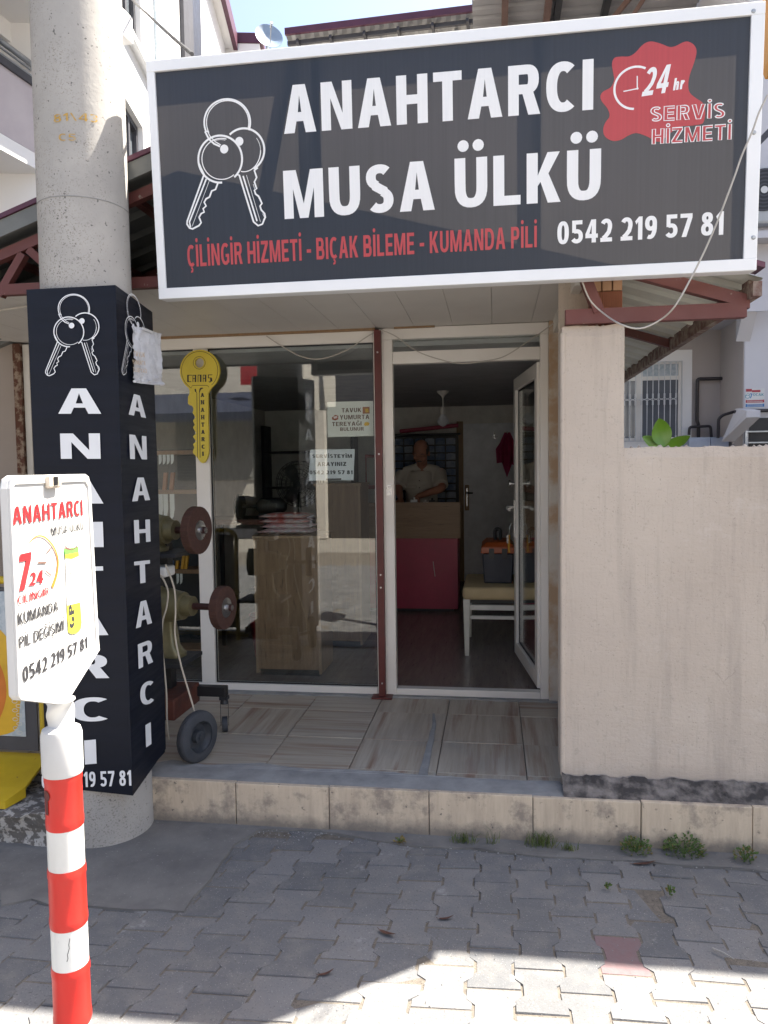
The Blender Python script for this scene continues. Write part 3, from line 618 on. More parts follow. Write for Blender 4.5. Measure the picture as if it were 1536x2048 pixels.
# porch ceiling: narrow plastic boards with shadow gaps
cb = MB(); x = -3.3
while x < .36:
    x1 = min(x+.235, .40); cb.box(x+.0006, x1-.0006, 3.40, YF-.0, 2.515, 2.535); x += .2355
cb.box(-3.3, .40, 3.40, YF, 2.535, 2.55)
cb.build('porch_ceiling', 'ceil', shop, bevel=.0008, seg=1)
part('ceiling_batten', 'trim_wood', shop, (-3.0, -.72, YF-.055, YF-.03, 2.500, 2.515), (-.60, -.35, YF-.055, YF-.03, 2.505, 2.516))
part('porch_edge_trim', 'pvc_dirty', shop, (.36, .40, 3.45, YF-.03, 2.44, 2.515))
# white plastic frame
y0, y1 = YF-.035, YF+.035
fr = part('storefront_frame', 'pvc', shop, (-3.05, -.735, y0, y1, 2.432, 2.508), (-.735, -.675, y0, y1, FLOOR-.01, 2.508),
   (-3.05, -2.97, y0, y1, .25, 2.432), (-2.52, -2.44, y0+.002, y1-.002, .25, 2.432), (-1.915, -1.82, y0+.002, y1-.002, .246, 2.432), (-3.05, -.735, y0, y1, FLOOR-.012, .246),
   (-.675, -.615, y0+.001, y1, FLOOR-.01, 2.443), (.285, .335, y0+.001, y1, FLOOR-.01, 2.443), (-.675, .335, y0, y1, 2.443, 2.512), (-.615, .285, y0+.003, y1, 2.292, 2.368), (-.615, .285, y0+.003, y1, FLOOR-.012, .245), bevel=.004)
for nm, X0, X1, Z0, Z1 in (('window_pane', -2.97, -2.52, .246, 2.432), ('window_pane', -2.44, -1.915, .246, 2.432), ('window_pane', -1.82, -.735, .246, 2.432), ('transom_pane', -.615, .285, 2.368, 2.443)):
    part(nm, 'glass', shop, (X0, X1, YF-.004, YF+.004, Z0, Z1))
gk = MB()
for X0, X1, Z0, Z1 in ((-2.44, -1.915, .246, 2.432), (-1.82, -.735, .246, 2.432)):
    for bx in ((X0, X0+.008, Z0, Z1), (X1-.008, X1, Z0, Z1), (X0, X1, Z0, Z0+.008), (X0, X1, Z1-.008, Z1)): gk.box(bx[0], bx[1], YF-.012, YF-.0045, bx[2], bx[3])
gk.build('pane_gasket', 'black', shop)
sp = MB(); sp.box(-.722, -.680, YF-.085, YF-.037, FLOOR-.004, 2.50)
rp = sp.build('steel_post', 'red_post', shop, bevel=.003)
fb = MB(); fb.box(-.765, -.635, YF-.12, YF-.03, FLOOR, FLOOR+.012); fb.build('foot_plate', 'red_post', rp, bevel=.002)
for z in (2.36, 1.735, .98, .90, .29):
    bl = MB(); bl.cyl((-.70, YF-.085, z), (-.70, YF-.090, z), .0055, n=10); bl.build('rivet', 'steel', rp)
lk = MB(); fd = Frame((-.645, y0+.001, 0), (1, 0, 0), (0, 0, 1))
lk.fbox(fd, -.018, .016, 1.475, 1.545, 0, .005)
for z in (1.49, 1.525): lk.lathe(fd(-.002, z, .004), fd(-.002, z, .012), [(0, .012), (.008, .010)], 16)
lk.build('lock_plate', 'steel', shop)
part('plaster_reveal', 'plaster_brown', shop, (.335, .402, YF-.06, YF+.03, FLOOR, 2.515), bevel=.006)
# open glass door, swung inwards
dd = V((-.125, .992, 0)).normalized(); DF = Frame((.298, YF+.03, 0), dd, (0, 0, 1))          # normal of the frame points to +x side
DW = .93; db = MB(); t0, t1 = -.03, .03
for a0, a1, b0, b1 in ((0, .085, .252, 2.285), (DW-.085, DW, .252, 2.285), (.085, DW-.085, .252, .345), (.085, DW-.085, 2.195, 2.285)): db.fbox(DF, a0, a1, b0, b1, t0, t1)
door = db.build('door', 'pvc', shop, bevel=.005)
b = MB(); b.fbox(DF, .085, DW-.085, .345, 2.195, -.004, .004); b.build('door_pane', 'glass', door)
b = MB()
for a0, a1, b0, b1 in ((.085, .095, .345, 2.195), (DW-.095, DW-.085, .345, 2.195), (.095, DW-.095, .345, .355), (.095, DW-.095, 2.185, 2.195)): b.fbox(DF, a0, a1, b0, b1, -.009, -.0045); b.fbox(DF, a0, a1, b0, b1, .0045, .009)
b.build('pane_gasket', 'black', door)
for sgn in (-1, 1):
    b = MB(); c0 = t1*sgn
    b.fbox(DF, DW-.06, DW-.028, 1.12, 1.40, min(c0, c0+.008*sgn), max(c0, c0+.008*sgn))
    b.tube([DF(DW-.044, 1.345, c0), DF(DW-.044, 1.345, c0+.05*sgn), DF(DW-.06, 1.345, c0+.055*sgn), DF(DW-.14, 1.335, c0+.055*sgn)], .011, 10)
    b.build('door_handle', 'pvc', door, bevel=.0)
    b = MB(); p = DF(DW-.044, 1.52, c0); q = DF(DW-.044, 1.52, c0+.045*sgn); b.lathe(p, q, [(0, .012), (.03, .012), (.032, .026), (.045, .026)], 20); b.build('latch_knob', 'steel', door, smooth=True)
for z in (.45, 1.3, 2.1):
    b = MB(); b.cyl((.29, YF+.045, z-.05), (.29, YF+.045, z+.05), .011, n=12); b.build('hinge', 'pvc', door)
# roof: two corrugated slopes
RX, RZ = -1.235, 3.185; SLL, SLR = .333, .32; YR0, YR1 = 3.325, 9.9
zL = lambda x: RZ-SLL*(RX-x); zR = lambda x: RZ-SLR*(x-RX)
def corr(x0, x1, zf, name, m, pitch=.21):
    b = MB(); prof = []; y = YR0
    while y < YR1:
        for dy, h in ((0, 0), (.13, 0), (.15, .028), (.19, .028)): prof.append((y+dy, h))
        y += pitch
    n = len(prof); P = []
    for dz in (0, -.006):
        for xx in (x0, x1): P += [(xx, yy, zf(xx)-.03+hh+dz) for yy, hh in prof]
    Fc = [(i, i+1, n+i+1, n+i) for i in range(n-1)]+[(2*n+i, 3*n+i, 3*n+i+1, 2*n+i+1) for i in range(n-1)]+[(i, 2*n+i, 2*n+i+1, i+1) for i in range(n-1)]+[(n+i, n+i+1, 3*n+i+1, 3*n+i) for i in range(n-1)]
    b.add(P, Fc); return b.build(name, m, shop)
corr(-3.3, RX, zL, 'roof_sheet', 'sheet_grey'); corr(RX, 1.10, zR, 'roof_sheet', 'sheet_under')
def rake(x0, x1, zf, d0, d1, ya, yb):
    b = MB(); P = []
    for y in (ya, yb):
        for xx in (x0, x1): P += [(xx, y, zf(xx)+d0), (xx, y, zf(xx)+d1)]
    b.add(P, [(0, 1, 3, 2), (4, 6, 7, 5), (0, 4, 5, 1), (2, 3, 7, 6), (1, 5, 7, 3), (0, 2, 6, 4)]); return b
rake(-3.3, RX, zL, .004, .026, YR0-.03, YR0+.09).build('rake_flashing', 'plum', shop)
rake(-3.3, RX, zL, -.075, .002, YR0-.02, YR0-.002).build('fascia', 'sheet_grey', shop)
rake(RX, 1.1, zR, .004, .026, YR0-.03, YR0+.09).build('rake_flashing', 'plum', shop)
# red steel trusses
tr = MB(); YT = 3.375
rk = lambda x0, x1, zf, d0, d1, y=YT: tr.add(*(lambda q: (q.v, q.f))(rake(x0, x1, zf, d0, d1, y-.02, y+.02)))
rk(-3.2, RX, zL, -.155, -.105)
tr.bar((-3.3, YT, 2.528), (-1.3, YT, 2.528), .04, .05)
for p, q in (((0, 592), (48, 508)), ((60, 500), (112, 548))):
    a = at(*p, Y=YT); c = at(*q, Y=YT); tr.bar((a.x, YT+.001, a.z), (c.x, YT+.001, c.z), .038, .038)
for y in (4.4, 5.4): tr.add(*(lambda q: (q.v, q.f))(rake(-2.7, RX, zL, -.10, -.05, y-.02, y+.02)))
for x in (-2.7, -2.4, -2.1, -1.7): tr.bar((x, 3.44, zL(x)-.075), (x, 8.5, zL(x)-.075), .04, .03)
tr.build('roof_truss', 'red_steel', shop)
tr = MB(); YT = 3.40
tr.bar((.315, YT, 2.292), (1.058, YT, 2.292), .045, .062)
rk2 = rake(.30, 1.07, zR, -.15, -.095, YT-.021, YT+.021); tr.add(rk2.v, rk2.f)
tr.bar((.365, YT-.001, 2.55), (.455, YT-.001, 2.31), .06, .045)
tr.build('roof_truss', 'red_steel', shop)
for y in (4.8, 6.4): rake(.55, 1.07, zR, -.10, -.05, y-.02, y+.02).build('rafter', 'red_steel', shop)
b = MB(); b.bar((1.075, YR0-.02, zR(1.075)-.085), (1.075, 8.8, zR(1.075)-.085), .035, .06)
random.seed(3)
for i in range(26):
    y = YR0+.05+i*.2; b.box(1.06+random.uniform(0, .012), 1.096+random.uniform(0, .01), y, y+random.uniform(.05, .16), zR(1.08)-.056, zR(1.08)-.03)
b.build('eave_purlin', 'rust_edge', shop)
b = MB(); b.box(.62, .66, 5.0, 6.5, 2.30, 2.325); P0 = at(1252, 726, Y=6.2); P1 = at(1337, 702, Y=5.7)
b = MB(); b.add([P0, P1, (P1.x, P1.y, P1.z+.09), (P0.x, P0.y, P0.z+.05), P0+V((.03, .03, 0)), P1+V((.03, .03, 0)), V((P1.x+.03, P1.y+.03, P1.z+.09)), V((P0.x+.03, P0.y+.03, P0.z+.05))],
   [(0, 1, 2, 3), (7, 6, 5, 4), (0, 4, 5, 1), (1, 5, 6, 2), (2, 6, 7, 3), (3, 7, 4, 0)]); b.build('eave_board', 'pvc_dirty', shop)
b = MB(); b.box(.44, .565, 3.46, 3.7, 2.262, 2.41); b.build('brick_pier', 'brick', shop, bevel=.003)
b = MB(); 
for i in range(3): b.box(.435+i*.045, .475+i*.045, 3.455, 3.7, 2.413, 2.50)
b.build('brick_pier', 'brick_cream', shop, bevel=.003)
b = MB()
for i in range(13): b.box(.4425+i*.0098, .4475+i*.0098, 3.455, 3.4605, 2.262, 2.41)
b.build('brick_ribs', 'brick', shop)

# ================================================================== STUCCO WALL ON THE RIGHT
gw = thing('stucco_wall', 'rough beige stucco wall, tall pillar beside the door stepping down to a low garden wall', 'wall', (1.6, 3.5, 0))
WB = FLOOR+.035
b = MB(); random.seed(5)
def lump(x, z): return .004*mnoise.noise(V((x*3, z*3, 1)))+.002*mnoise.noise(V((x*11, z*11, 4)))
# front skin as a fine grid so the trowelled face undulates, with a ragged top
def skin(x0, x1, z0, ztop, y, dx=.03, dz=.045):
    nx = max(2, int((x1-x0)/dx)); nz = max(2, int((ztop(x0)-z0)/dz)); P = []
    for i in range(nx+1):
        x = x0+(x1-x0)*i/nx; zt = ztop(x)
        for j in range(nz+1):
            z = z0+(zt-z0)*j/nz; P.append((x, y+lump(x, z)-(0 if j < nz else -.008), z))
    Fc = [(i*(nz+1)+j, (i+1)*(nz+1)+j, (i+1)*(nz+1)+j+1, i*(nz+1)+j+1) for i in range(nx) for j in range(nz)]
    return P, Fc, nx, nz
def slabwall(x0, x1, z0, ztop, y, yb):
    P, Fc, nx, nz = skin(x0, x1, z0, ztop, y); n = len(P); Q = [(p[0], yb, p[2]) for p in P]
    b.add(P, Fc); 
    col = lambda i, j: i*(nz+1)+j
    edge = [col(i, 0) for i in range(nx+1)]+[col(nx, j) for j in range(1, nz+1)]+[col(i, nz) for i in range(nx-1, -1, -1)]+[col(0, j) for j in range(nz-1, 0, -1)]
    E = [P[i] for i in edge]+[Q[i] for i in edge]; m = len(edge)
    b.add(E, [(k, m+k, m+(k+1) % m, (k+1) % m) for k in range(m)]+[tuple(range(m, 2*m))])
slabwall(.303, .566, WB, lambda x: 2.255+.010*mnoise.noise(V((x*40, 0, 0)))+.006*mnoise.noise(V((x*120, 0, 3))), 3.40, 3.62)
slabwall(.566, 4.6, WB, lambda x: 1.722-.004*(x-.6)+.008*mnoise.noise(V((x*14, 0, 7)))+.007*mnoise.noise(V((x*50, 0, 9))), 3.402, 3.60)
b.add([(.305, 3.62, WB), (.57, 3.62, WB), (.66, YF-.03, WB), (.392, YF-.03, WB), (.305, 3.62, 2.5), (.57, 3.62, 2.5), (.66, YF-.03, 2.5), (.392, YF-.03, 2.5)], [(0, 3, 2, 1), (4, 5, 6, 7), (0, 1, 5, 4), (1, 2, 6, 5), (2, 3, 7, 6), (3, 0, 4, 7)])
b.build('wall_body', 'stucco', gw)
# rounded plaster arris at the outer corner of the pillar
b = MB(); b.tube([(.306, 3.405, z/40) for z in range(int(WB*40)+1, 90)], .012, 10); b.build('plaster_corner', 'stucco', gw, smooth=True)
# crumbling mortar at the foot and along the top
b = MB()
def crumbs(x0, x1, n, yf, zf, s0, s1):
    for k in range(n):
        x = random.uniform(x0, x1); s = random.uniform(s0, s1); c = V((x, yf(x), zf(x)))
        vs = [(c.x+s*random.uniform(.5, 1)*dx, c.y+s*random.uniform(.5, 1)*dy, c.z+s*random.uniform(.4, .8)*dz) for dx, dy, dz in ((1, 0, 0), (-1, 0, 0), (0, 1, 0), (0, -1, 0), (0, 0, 1), (0, 0, -1))]
        b.add(vs, [(0, 2, 4), (2, 1, 4), (1, 3, 4), (3, 0, 4), (2, 0, 5), (1, 2, 5), (3, 1, 5), (0, 3, 5)])
nx = 110; P = []
for i in range(nx+1):
    x = .30+i*.018
    zz = lambda k: .012*mnoise.noise(V((x*12, k, 2)))+.008*mnoise.noise(V((x*45, k, 5)))
    for k, (yy, z) in enumerate(((3.262, FLOOR-.01), (3.285+.02*mnoise.noise(V((x*9, 1, 1))), FLOOR+.012+.5*zz(1)), (3.33, FLOOR+.03+zz(2)), (3.39+.006*mnoise.noise(V((x*20, 3, 1))), FLOOR+.062+1.2*zz(3)), (3.41, FLOOR+.05))): P.append((x, yy, z))
b.add(P, [(i*5+j, (i+1)*5+j, (i+1)*5+j+1, i*5+j+1) for i in range(nx) for j in range(4)])
b.build('footing_mortar', 'mortar_dark', gw)
b = MB(); crumbs(.6, 4.4, 170, lambda x: random.uniform(3.405, 3.55), lambda x: 1.722-.004*(x-.6), .008, .022); crumbs(.31, .56, 30, lambda x: random.uniform(3.405, 3.5), lambda x: 2.255, .005, .014)
b.build('cap_mortar', 'stucco', gw)
# rough rubble kerb continuing past the tiles
def rubble(name, pts, z1, seed, label):
    b = MB(); lp = rough_edge(pts, .02, .06, seed); vs, fs = fill([lp])
    n = 40; xs_ = [p[0] for p in lp]; ys_ = [p[1] for p in lp]; x0, x1, y0, y1 = min(xs_), max(xs_), min(ys_), max(ys_)
    P = []; nx = int((x1-x0)/.03)+2; ny = int((y1-y0)/.03)+8
    for i in range(nx):
        for j in range(ny):
            x = x0+(x1-x0)*i/(nx-1); q = j/(ny-1)
            if q < .35: y = y0; z = z1*(q/.35)
            else: y = y0+(y1-y0)*(q-.35)/.65; z = z1
            nv = mnoise.noise_vector(V((x*6, y*6, z*6+seed))); n2 = mnoise.noise_vector(V((x*20, y*20, z*20+seed)))
            P.append((x+nv.x*.02, y+nv.y*.035+n2.y*.012, max(-.02, z+nv.z*.03+n2.z*.012)))
    b.add(P, [(i*ny+j, (i+1)*ny+j, (i+1)*ny+j+1, i*ny+j+1) for i in range(nx-1) for j in range(ny-1)])
    o = b.build(name, 'rock', None, smooth=True, keep=True); tag(o, label, 'kerb'); return o
rubble('rubble_kerb', [(1.26, 3.24), (3.2, 3.2), (3.2, 3.6), (1.26, 3.6)], .20, 11, 'blackened rough kerb at the right end of the beige riser tiles')
rubble('rubble_kerb', [(-3.4, 2.95), (-1.90, 3.0), (-1.90, 3.7), (-3.4, 3.7)], .155, 23, 'flaking speckled concrete kerb under the yellow display stand')

part('end_trim', 'pvc_dirty', shop, (-3.095, -3.052, YF-.05, YF+.02, FLOOR, 2.50))
nw = thing('neighbour_wall', 'dull brown panelled wall with a rusty edge left of the black pole panel', 'wall', (-3.6, YF-.05, FLOOR)); mk('panel_brown', (.30, .255, .22), .7, col2=(.26, .22, .19), ns=2)
part('panel', 'panel_brown', nw, (-4.4, -3.155, YF-.06, YF-.005, 0, 2.505)); mk('rust', (.09, .035, .02), .9, col2=(.26, .2, .15), ns=22, lo=.48, hi=.62, bs=20, bstr=.8); part('rusty_edge', 'rust', nw, (-3.154, -3.10, YF-.072, YF-.005, 0, 2.505))
# ================================================================== SHOP SIGN
sg = thing('shop_sign', 'large black lightbox sign with white and red lettering, keys emblem and red 24hr badge', 'sign', (-.22, 3.25, 2.42))
SF = Frame((-1.478, 3.232, 2.418), (1, 0, 0), (0, -.058, 1.0))
SW, SH = 2.524, 1.004
# back of the box is open: only the tube frame, so daylight from behind shines through the vinyl
b = MB(); fw, dp = .046, .085
for a0, a1, b0, b1 in ((0, SW, SH-fw, SH), (0, SW, 0, fw)): b.fbox(SF, a0, a1, b0, b1, -.015, 0)
for a0, a1, b0, b1 in ((0, .036, fw, SH-fw), (SW-.05, SW, fw, SH-fw)): b.fbox(SF, a0, a1, b0, b1, -.015, -.001)
for a0, a1, b0, b1 in ((0, SW, SH-.004, SH), (0, SW, 0, .004), (0, .004, .004, SH-.004), (SW-.004, SW, .004, SH-.004)): b.fbox(SF, a0, a1, b0, b1, -dp, -.015)
b.build('sign_frame', 'alu', sg, bevel=.0015, seg=1)
b = MB()
for x in (624, 1065): 
    p = SF.px(x+10, 300)[0]; b = MB(); b.fbox(SF, p-.022, p+.022, fw, SH-fw, -.058, -.018); b.build('back_strut', 'galv', sg)
b = MB(); P0 = SF.px(585, 150); P1 = SF.px(540, 340)
b.bar(SF(P0[0], SH-fw, -.04), SF(P1[0]-.05, .25, -.04), .05, .02, up=SF.n); b.build('back_strut', 'galv', sg)
b = MB(); b.add([SF(.036, fw, -.012), SF(SW-.05, fw, -.012), SF(SW-.05, SH-fw, -.012), SF(.036, SH-fw, -.012)], [(0, 1, 2, 3)])
b.build('face_vinyl', 'vinyl_dark', sg)
LC = -.0105
def sign_text(s, bl, br, tl, tr, m, off=.02, shear=0., c=LC, name='lettering'):
    b = MB(); text_px(b, SF, s, bl, br, tl, c, off, shear, tr); return b.build(name, m, sg)
sign_text('ANAHTARCI', (567, 266), (1187, 217), (570, 169), (1187, 115), 'vinyl_white', .038)
sign_text('MUSA \u00dcLK\u00dc', (568, 437), (1202, 397), (568, 340), (1200, 295), 'vinyl_white', .038)
sign_text('\u00c7\u0130L\u0130NG\u0130R H\u0130ZMET\u0130 - BI\u00c7AK B\u0130LEME - KUMANDA P\u0130L\u0130', (374, 533), (1074, 493), (374, 489), (1074, 450), 'vinyl_red', .027)
sign_text('0542 219 57 81', (1115, 488), (1448, 468), (1115, 442), (1448, 421), 'vinyl_white', .034)
# red splash badge
c4 = lambda x, y: SF.px(1180+x/4.8, 60+y/4.8)
sp_ = [(600, 97), (690, 120), (770, 150), (830, 140), (900, 105), (950, 99), (1005, 130), (1030, 190), (1010, 290), (965, 420), (950, 520), (965, 590), (1020, 640), (1090, 690), (1112, 760), (1108, 840), (1080, 890), (980, 908), (880, 920), (760, 990), (700, 1055), (640, 1060), (590, 1032), (530, 1003), (450, 980), (380, 1000), (300, 1045), (220, 1055), (150, 1015), (130, 950), (150, 880), (190, 820), (175, 750), (115, 670), (105, 620), (130, 580), (200, 540), (235, 470), (225, 390), (215, 310), (240, 255), (300, 243), (380, 240), (440, 205), (490, 150), (540, 110)]
b = MB(); add_fill(b, SF, [[(p.x, p.y) for p in catmull([c4(*q) for q in sp_], 5, True)]], LC); b.build('badge', 'vinyl_red', sg)
b = MB(); ctr = c4(440, 545); R = (c4(440, 340)[1]-c4(440, 745)[1])/2
arc = [(ctr[0]+R*math.cos(RAD(t))*1.02, ctr[1]+R*math.sin(RAD(t))) for t in range(62, 268, 5)]
ribbon(b, SF, arc, .0085, LC+.0008); b.build('clock_ring', 'vinyl_white', sg)
b = MB(); ribbon(b, SF, [c4(458, 430), c4(458, 548)], .0042, LC+.0008); ribbon(b, SF, [c4(325, 580), c4(462, 552)], .0042, LC+.0010); disc(b, SF, *c4(460, 552), .0042, LC+.0012); b.build('clock_hands', 'vinyl_white', sg)
sign_text('24', (1284, 191), (1342, 182), (1289, 135), (1342, 126), 'vinyl_white', .03, .28, LC+.0008)
sign_text('hr', (1347, 179), (1371, 175), (1348, 155), (1371, 150), 'vinyl_white', .03, .15, LC+.0008)
for s, q in (('SERV\u0130S', (588, 868, 1298, 832, 590, 733, 1290, 690)), ('H\u0130ZMET\u0130', (600, 1088, 1362, 1042, 600, 945, 1362, 893))):
    k = [(1180+q[i]/4.8, 60+q[i+1]/4.8) for i in (0, 2, 4, 6)]
    sign_text(s, *k, 'vinyl_red', .026, 0, LC+.0010)
    b = MB(); text_px(b, SF, s, k[0], k[1], k[2], LC+.0014, .026, 0, k[3], border=.0038); b.build('letter_outline', 'vinyl_white', sg)
# keys-on-a-ring emblem, drawn once in its own units and reused on the pole wrap
E = lambda x, y: SF.px(340+x/6.605, 170+y/6.605)
def emblem_parts():
    out = []
    def circ(cx, cy, rx, ry, w, t0=0, t1=360, n=60):
        pts = [E(cx+rx*math.cos(RAD(t0+(t1-t0)*k/n)), cy+ry*math.sin(RAD(t0+(t1-t0)*k/n))) for k in range(n+(0 if t1-t0 == 360 else 1))]
        out.append((pts, w, t1-t0 == 360))
    L = lambda w, *p, closed=False: out.append(([E(*q) for q in p], w, closed))
    circ(745, 480, 305, 308, .0055, 20, -205); circ(750, 482, 280, 290, .003, 18, -208)
    L(.0055, (450, 600), (500, 700), (570, 765), (650, 800)); L(.003, (478, 590), (520, 670), (590, 740), (660, 780))
    circ(655, 970, 287, 310, .0062, 45, 395-360+332, 60) if False else None
    circ(652, 968, 290, 312, .0062, 85, 410); L(.0062, (440, 1180), (395, 1090), (370, 1030)); circ(668, 965, 258, 272, .003, 50, 285)
    circ(968, 845, 268, 285, .0062, -135, 62); circ(965, 850, 222, 285, .003, 0, 100); circ(960, 850, 225, 250, .0015, -40, 20)
    circ(660, 930, 230, 220, .0015, -110, -75)
    # left blade
    L(.0055, (437, 1175), (215, 1790), (212, 1830), (245, 1880), (285, 1893), (370, 1850), (400, 1810), (385, 1770), (372, 1740), (400, 1690), (440, 1670), (425, 1625), (465, 1590), (440, 1540), (465, 1495), (510, 1470), (540, 1390), (590, 1370), (625, 1275))
    L(.005, (468, 1230), (245, 1800), (258, 1870)); L(.0015, (510, 1250), (280, 1860))
    # right blade
    L(.0055, (870, 1175), (905, 1180), (1095, 1800), (1155, 1850), (1210, 1830), (1250, 1735), (1240, 1690), (1195, 1640), (1180, 1590), (1205, 1555), (1185, 1510), (1160, 1460), (1120, 1430), (1105, 1380), (1135, 1360), (1105, 1270), (1135, 1210), (1105, 1120), (1150, 1080))
    L(.005, (955, 1190), (1140, 1790)); L(.0015, (1000, 1180), (1185, 1800)); L(.0015, (1090, 1300), (1110, 1370)); L(.002, (1215, 1690), (1240, 1740), (1220, 1780))
    return out, [(E(705, 835), .0185), (E(905, 733), .0185)]
EMB, DOTS = emblem_parts()
ex0 = min(p[0] for q, _, _ in EMB for p in q); ex1 = max(p[0] for q, _, _ in EMB for p in q); ey0 = min(p[1] for q, _, _ in EMB for p in q); ey1 = max(p[1] for q, _, _ in EMB for p in q)
def emblem(name, fr, m, parent, box, c, wk):
    a0, a1, b0, b1 = box; b = MB(); mp = lambda p: (a0+(a1-a0)*(p[0]-ex0)/(ex1-ex0), b0+(b1-b0)*(p[1]-ey0)/(ey1-ey0))
    for i, (pts, w, cl) in enumerate(EMB): ribbon(b, fr, [mp(p) for p in pts], max(w*wk, .0016), c+i*.00002, cl)
    sx = (a1-a0)/(ex1-ex0); sy = (b1-b0)/(ey1-ey0)
    for (p, r) in DOTS:
        q = mp(p); b.add([fr(q[0]+r*sx*math.cos(.2244*k), q[1]+r*sy*math.sin(.2244*k), c+.0007) for k in range(28)], [tuple(range(28))])
    return b.build(name, m, parent)
emblem('keys_emblem', SF, 'vinyl_white', sg, (ex0, ex1, ey0, ey1), LC, 1.4)
for i, q in enumerate(((1507, 22), (1508, 265), (1507, 475))):
    a, h = SF.px(*q); b = MB(); b.lathe(SF(a, h, -.0012), SF(a, h, .004), [(0, .0085), (.002, .0085), (.005, .005)], 16); b.build('screw', 'galv', sg)

# ================================================================== CONCRETE POLE + WRAP
PX, PY = -1.787, 3.17
up = thing('utility_pole', 'thick round grey concrete pole, pitted, with faded yellow numbers', 'pole', (PX, PY, 0))
b = MB(); prof = []
for k in range(60):
    z = -.3+k*.17; prof.append((k*.17, .212-.022*min(1, max(0, z/2.5))-.006*max(0, (z-2.5))/4))
b.lathe((PX, PY, -.3), (PX, PY, 9), prof, 72); b.build('shaft', 'concrete', up, smooth=True)
b = MB(); b.lathe((PX, PY, 2.8), (PX, PY, 2.803), [(0, .1915), (.003, .1915)], 72); b.build('casting_seam', 'cement_light', up)
mk('stencil_yellow', (.47, .29, .07), .9, col2=(.42, .36, .27), ns=60, lo=.5, hi=.68)
class CylFrame:
    def __init__(s, r): s.r = r
    def __call__(s, a, z, c=0): t = a/s.r; return V((PX+(s.r+c)*math.sin(t), PY-(s.r+c)*math.cos(t), z))
cf = CylFrame(.191)
ang0 = math.atan2(-PX*1.0, PY)     # azimuth from the pole towards the road corner
def stencil(s, x0, x1, yb, yt):
    # from photo pixels to angle round the shaft
    def az(x, y):
        p = at(x, y, Y=PY-.16); return math.asin(max(-1, min(1, (p.x-PX)/.191)))*.191
    # turn towards the viewer: solve the ray/cylinder hit
    def hit(x, y):
        d = ray(x, y); o = CAM; A = d.x*d.x+d.y*d.y; B = 2*((o.x-PX)*d.x+(o.y-PY)*d.y); C = (o.x-PX)**2+(o.y-PY)**2-.191**2
        t = (-B-math.sqrt(max(0, B*B-4*A*C)))/(2*A); p = o+d*t; return math.atan2(p.x-PX, -(p.y-PY))*.191, p.z
    (a0, z0), (a1, z1) = hit(x0, yb), hit(x1, yb); _, zt = hit(x0, yt)
    b = MB(); text(b, cf, s, a0, z0, a1, zt, .0012, .01, 0, z1-z0); b.build('painted_number', 'stencil_yellow', up)
stencil('81\\43', 108, 195, 246, 230); stencil('C5', 118, 152, 282, 268)

wr = thing('pole_wrap_sign', 'tall black folded advertising panel wrapped round the concrete pole, white vertical letters', 'sign', (-1.74, 3.15, .26))
A0 = V((-1.937, 2.955, 0)); A1 = V((-1.539, 2.955, 0)); A2 = V((-1.577, 3.375, 0)); A3 = V((-1.95, 3.39, 0)); A4 = V((-2.003, 3.28, 0)); A5 = V((-2.003, 3.06, 0))
zb, zt_ = .268, 2.418
b = MB(); ring_o = [A0, A1, A2, A3, A4, A5]; cen = V((-1.77, 3.17, 0)); ring_i = [p+(cen-p).normalized()*.006 for p in ring_o]; n = 6
zs = [zb]+[zb+(zt_-zb)*k/26 for k in range(1, 27)]; P = []
for z in zs:
    for k, p in enumerate(ring_o):
        ww = .003*mnoise.noise(V((k*3, z*2.2, 4))); top = (.05 if k == 2 and z == zt_ else 0); low = (.012 if k == 0 else (-.01 if k == 1 else (.035 if k == 2 else 0))) if z == zb else 0
        P.append((p.x+ww, p.y+ww*.5, z-top*.5+low))
m_ = len(zs); b.add(P, [(j*n+i, j*n+(i+1) % n, (j+1)*n+(i+1) % n, (j+1)*n+i) for j in range(m_-1) for i in range(n)])
P2 = [V((p.x, p.y, z)) for z in (zb+.02, zt_-.02) for p in ring_i]; b.add(P2, [(i, (i+1) % n, n+(i+1) % n, n+i) for i in range(n)])
b.build('panel', 'banner_navy', wr, bevel=.0, smooth=False)
PF = Frame((A0.x, A0.y-.0045, 0), (1, 0, 0), (0, 0, 1)); PR = Frame(A1+(A2-A1).normalized().cross(V((0, 0, 1)))*.0045, A2-A1, (0, 0, 1))
def vletters(fr, rows, name='lettering'):
    for s, x0, x1, y0, y1, yb0, yb1 in rows:
        a0, b0 = fr.px(x0, yb0); a1, b0b = fr.px(x1, yb1); _, b1 = fr.px(x0, y0); b = MB()
        text(b, fr, s, a0, b0, a1, b0+(b1-b0), .0005, .03, 0, b0b-b0); b.build(name, 'letter_white', wr)
c5 = lambda x: 40+x/4.654
vletters(PF, [('A', 116.7, 202.7, 777, 0, 827.5, 827.5), ('N', 122, 201.6, 867, 0, 917.6, 917.6), ('A', 121, 207, 956, 0, 1007, 1007), ('H', 128, 207.5, 1045, 0, 1095, 1094), ('T', 129, 208, 1134, 0, 1185, 1184), ('A', 131, 217, 1222, 0, 1272, 1270), ('R', 141, 219, 1310, 0, 1357, 1356), ('C', 143, 216, 1396, 0, 1444, 1442), ('I', 170, 193.5, 1481, 0, 1529, 1527), ('0542 219 57 81', 84, 263, 1547, 0, 1577, 1571)])
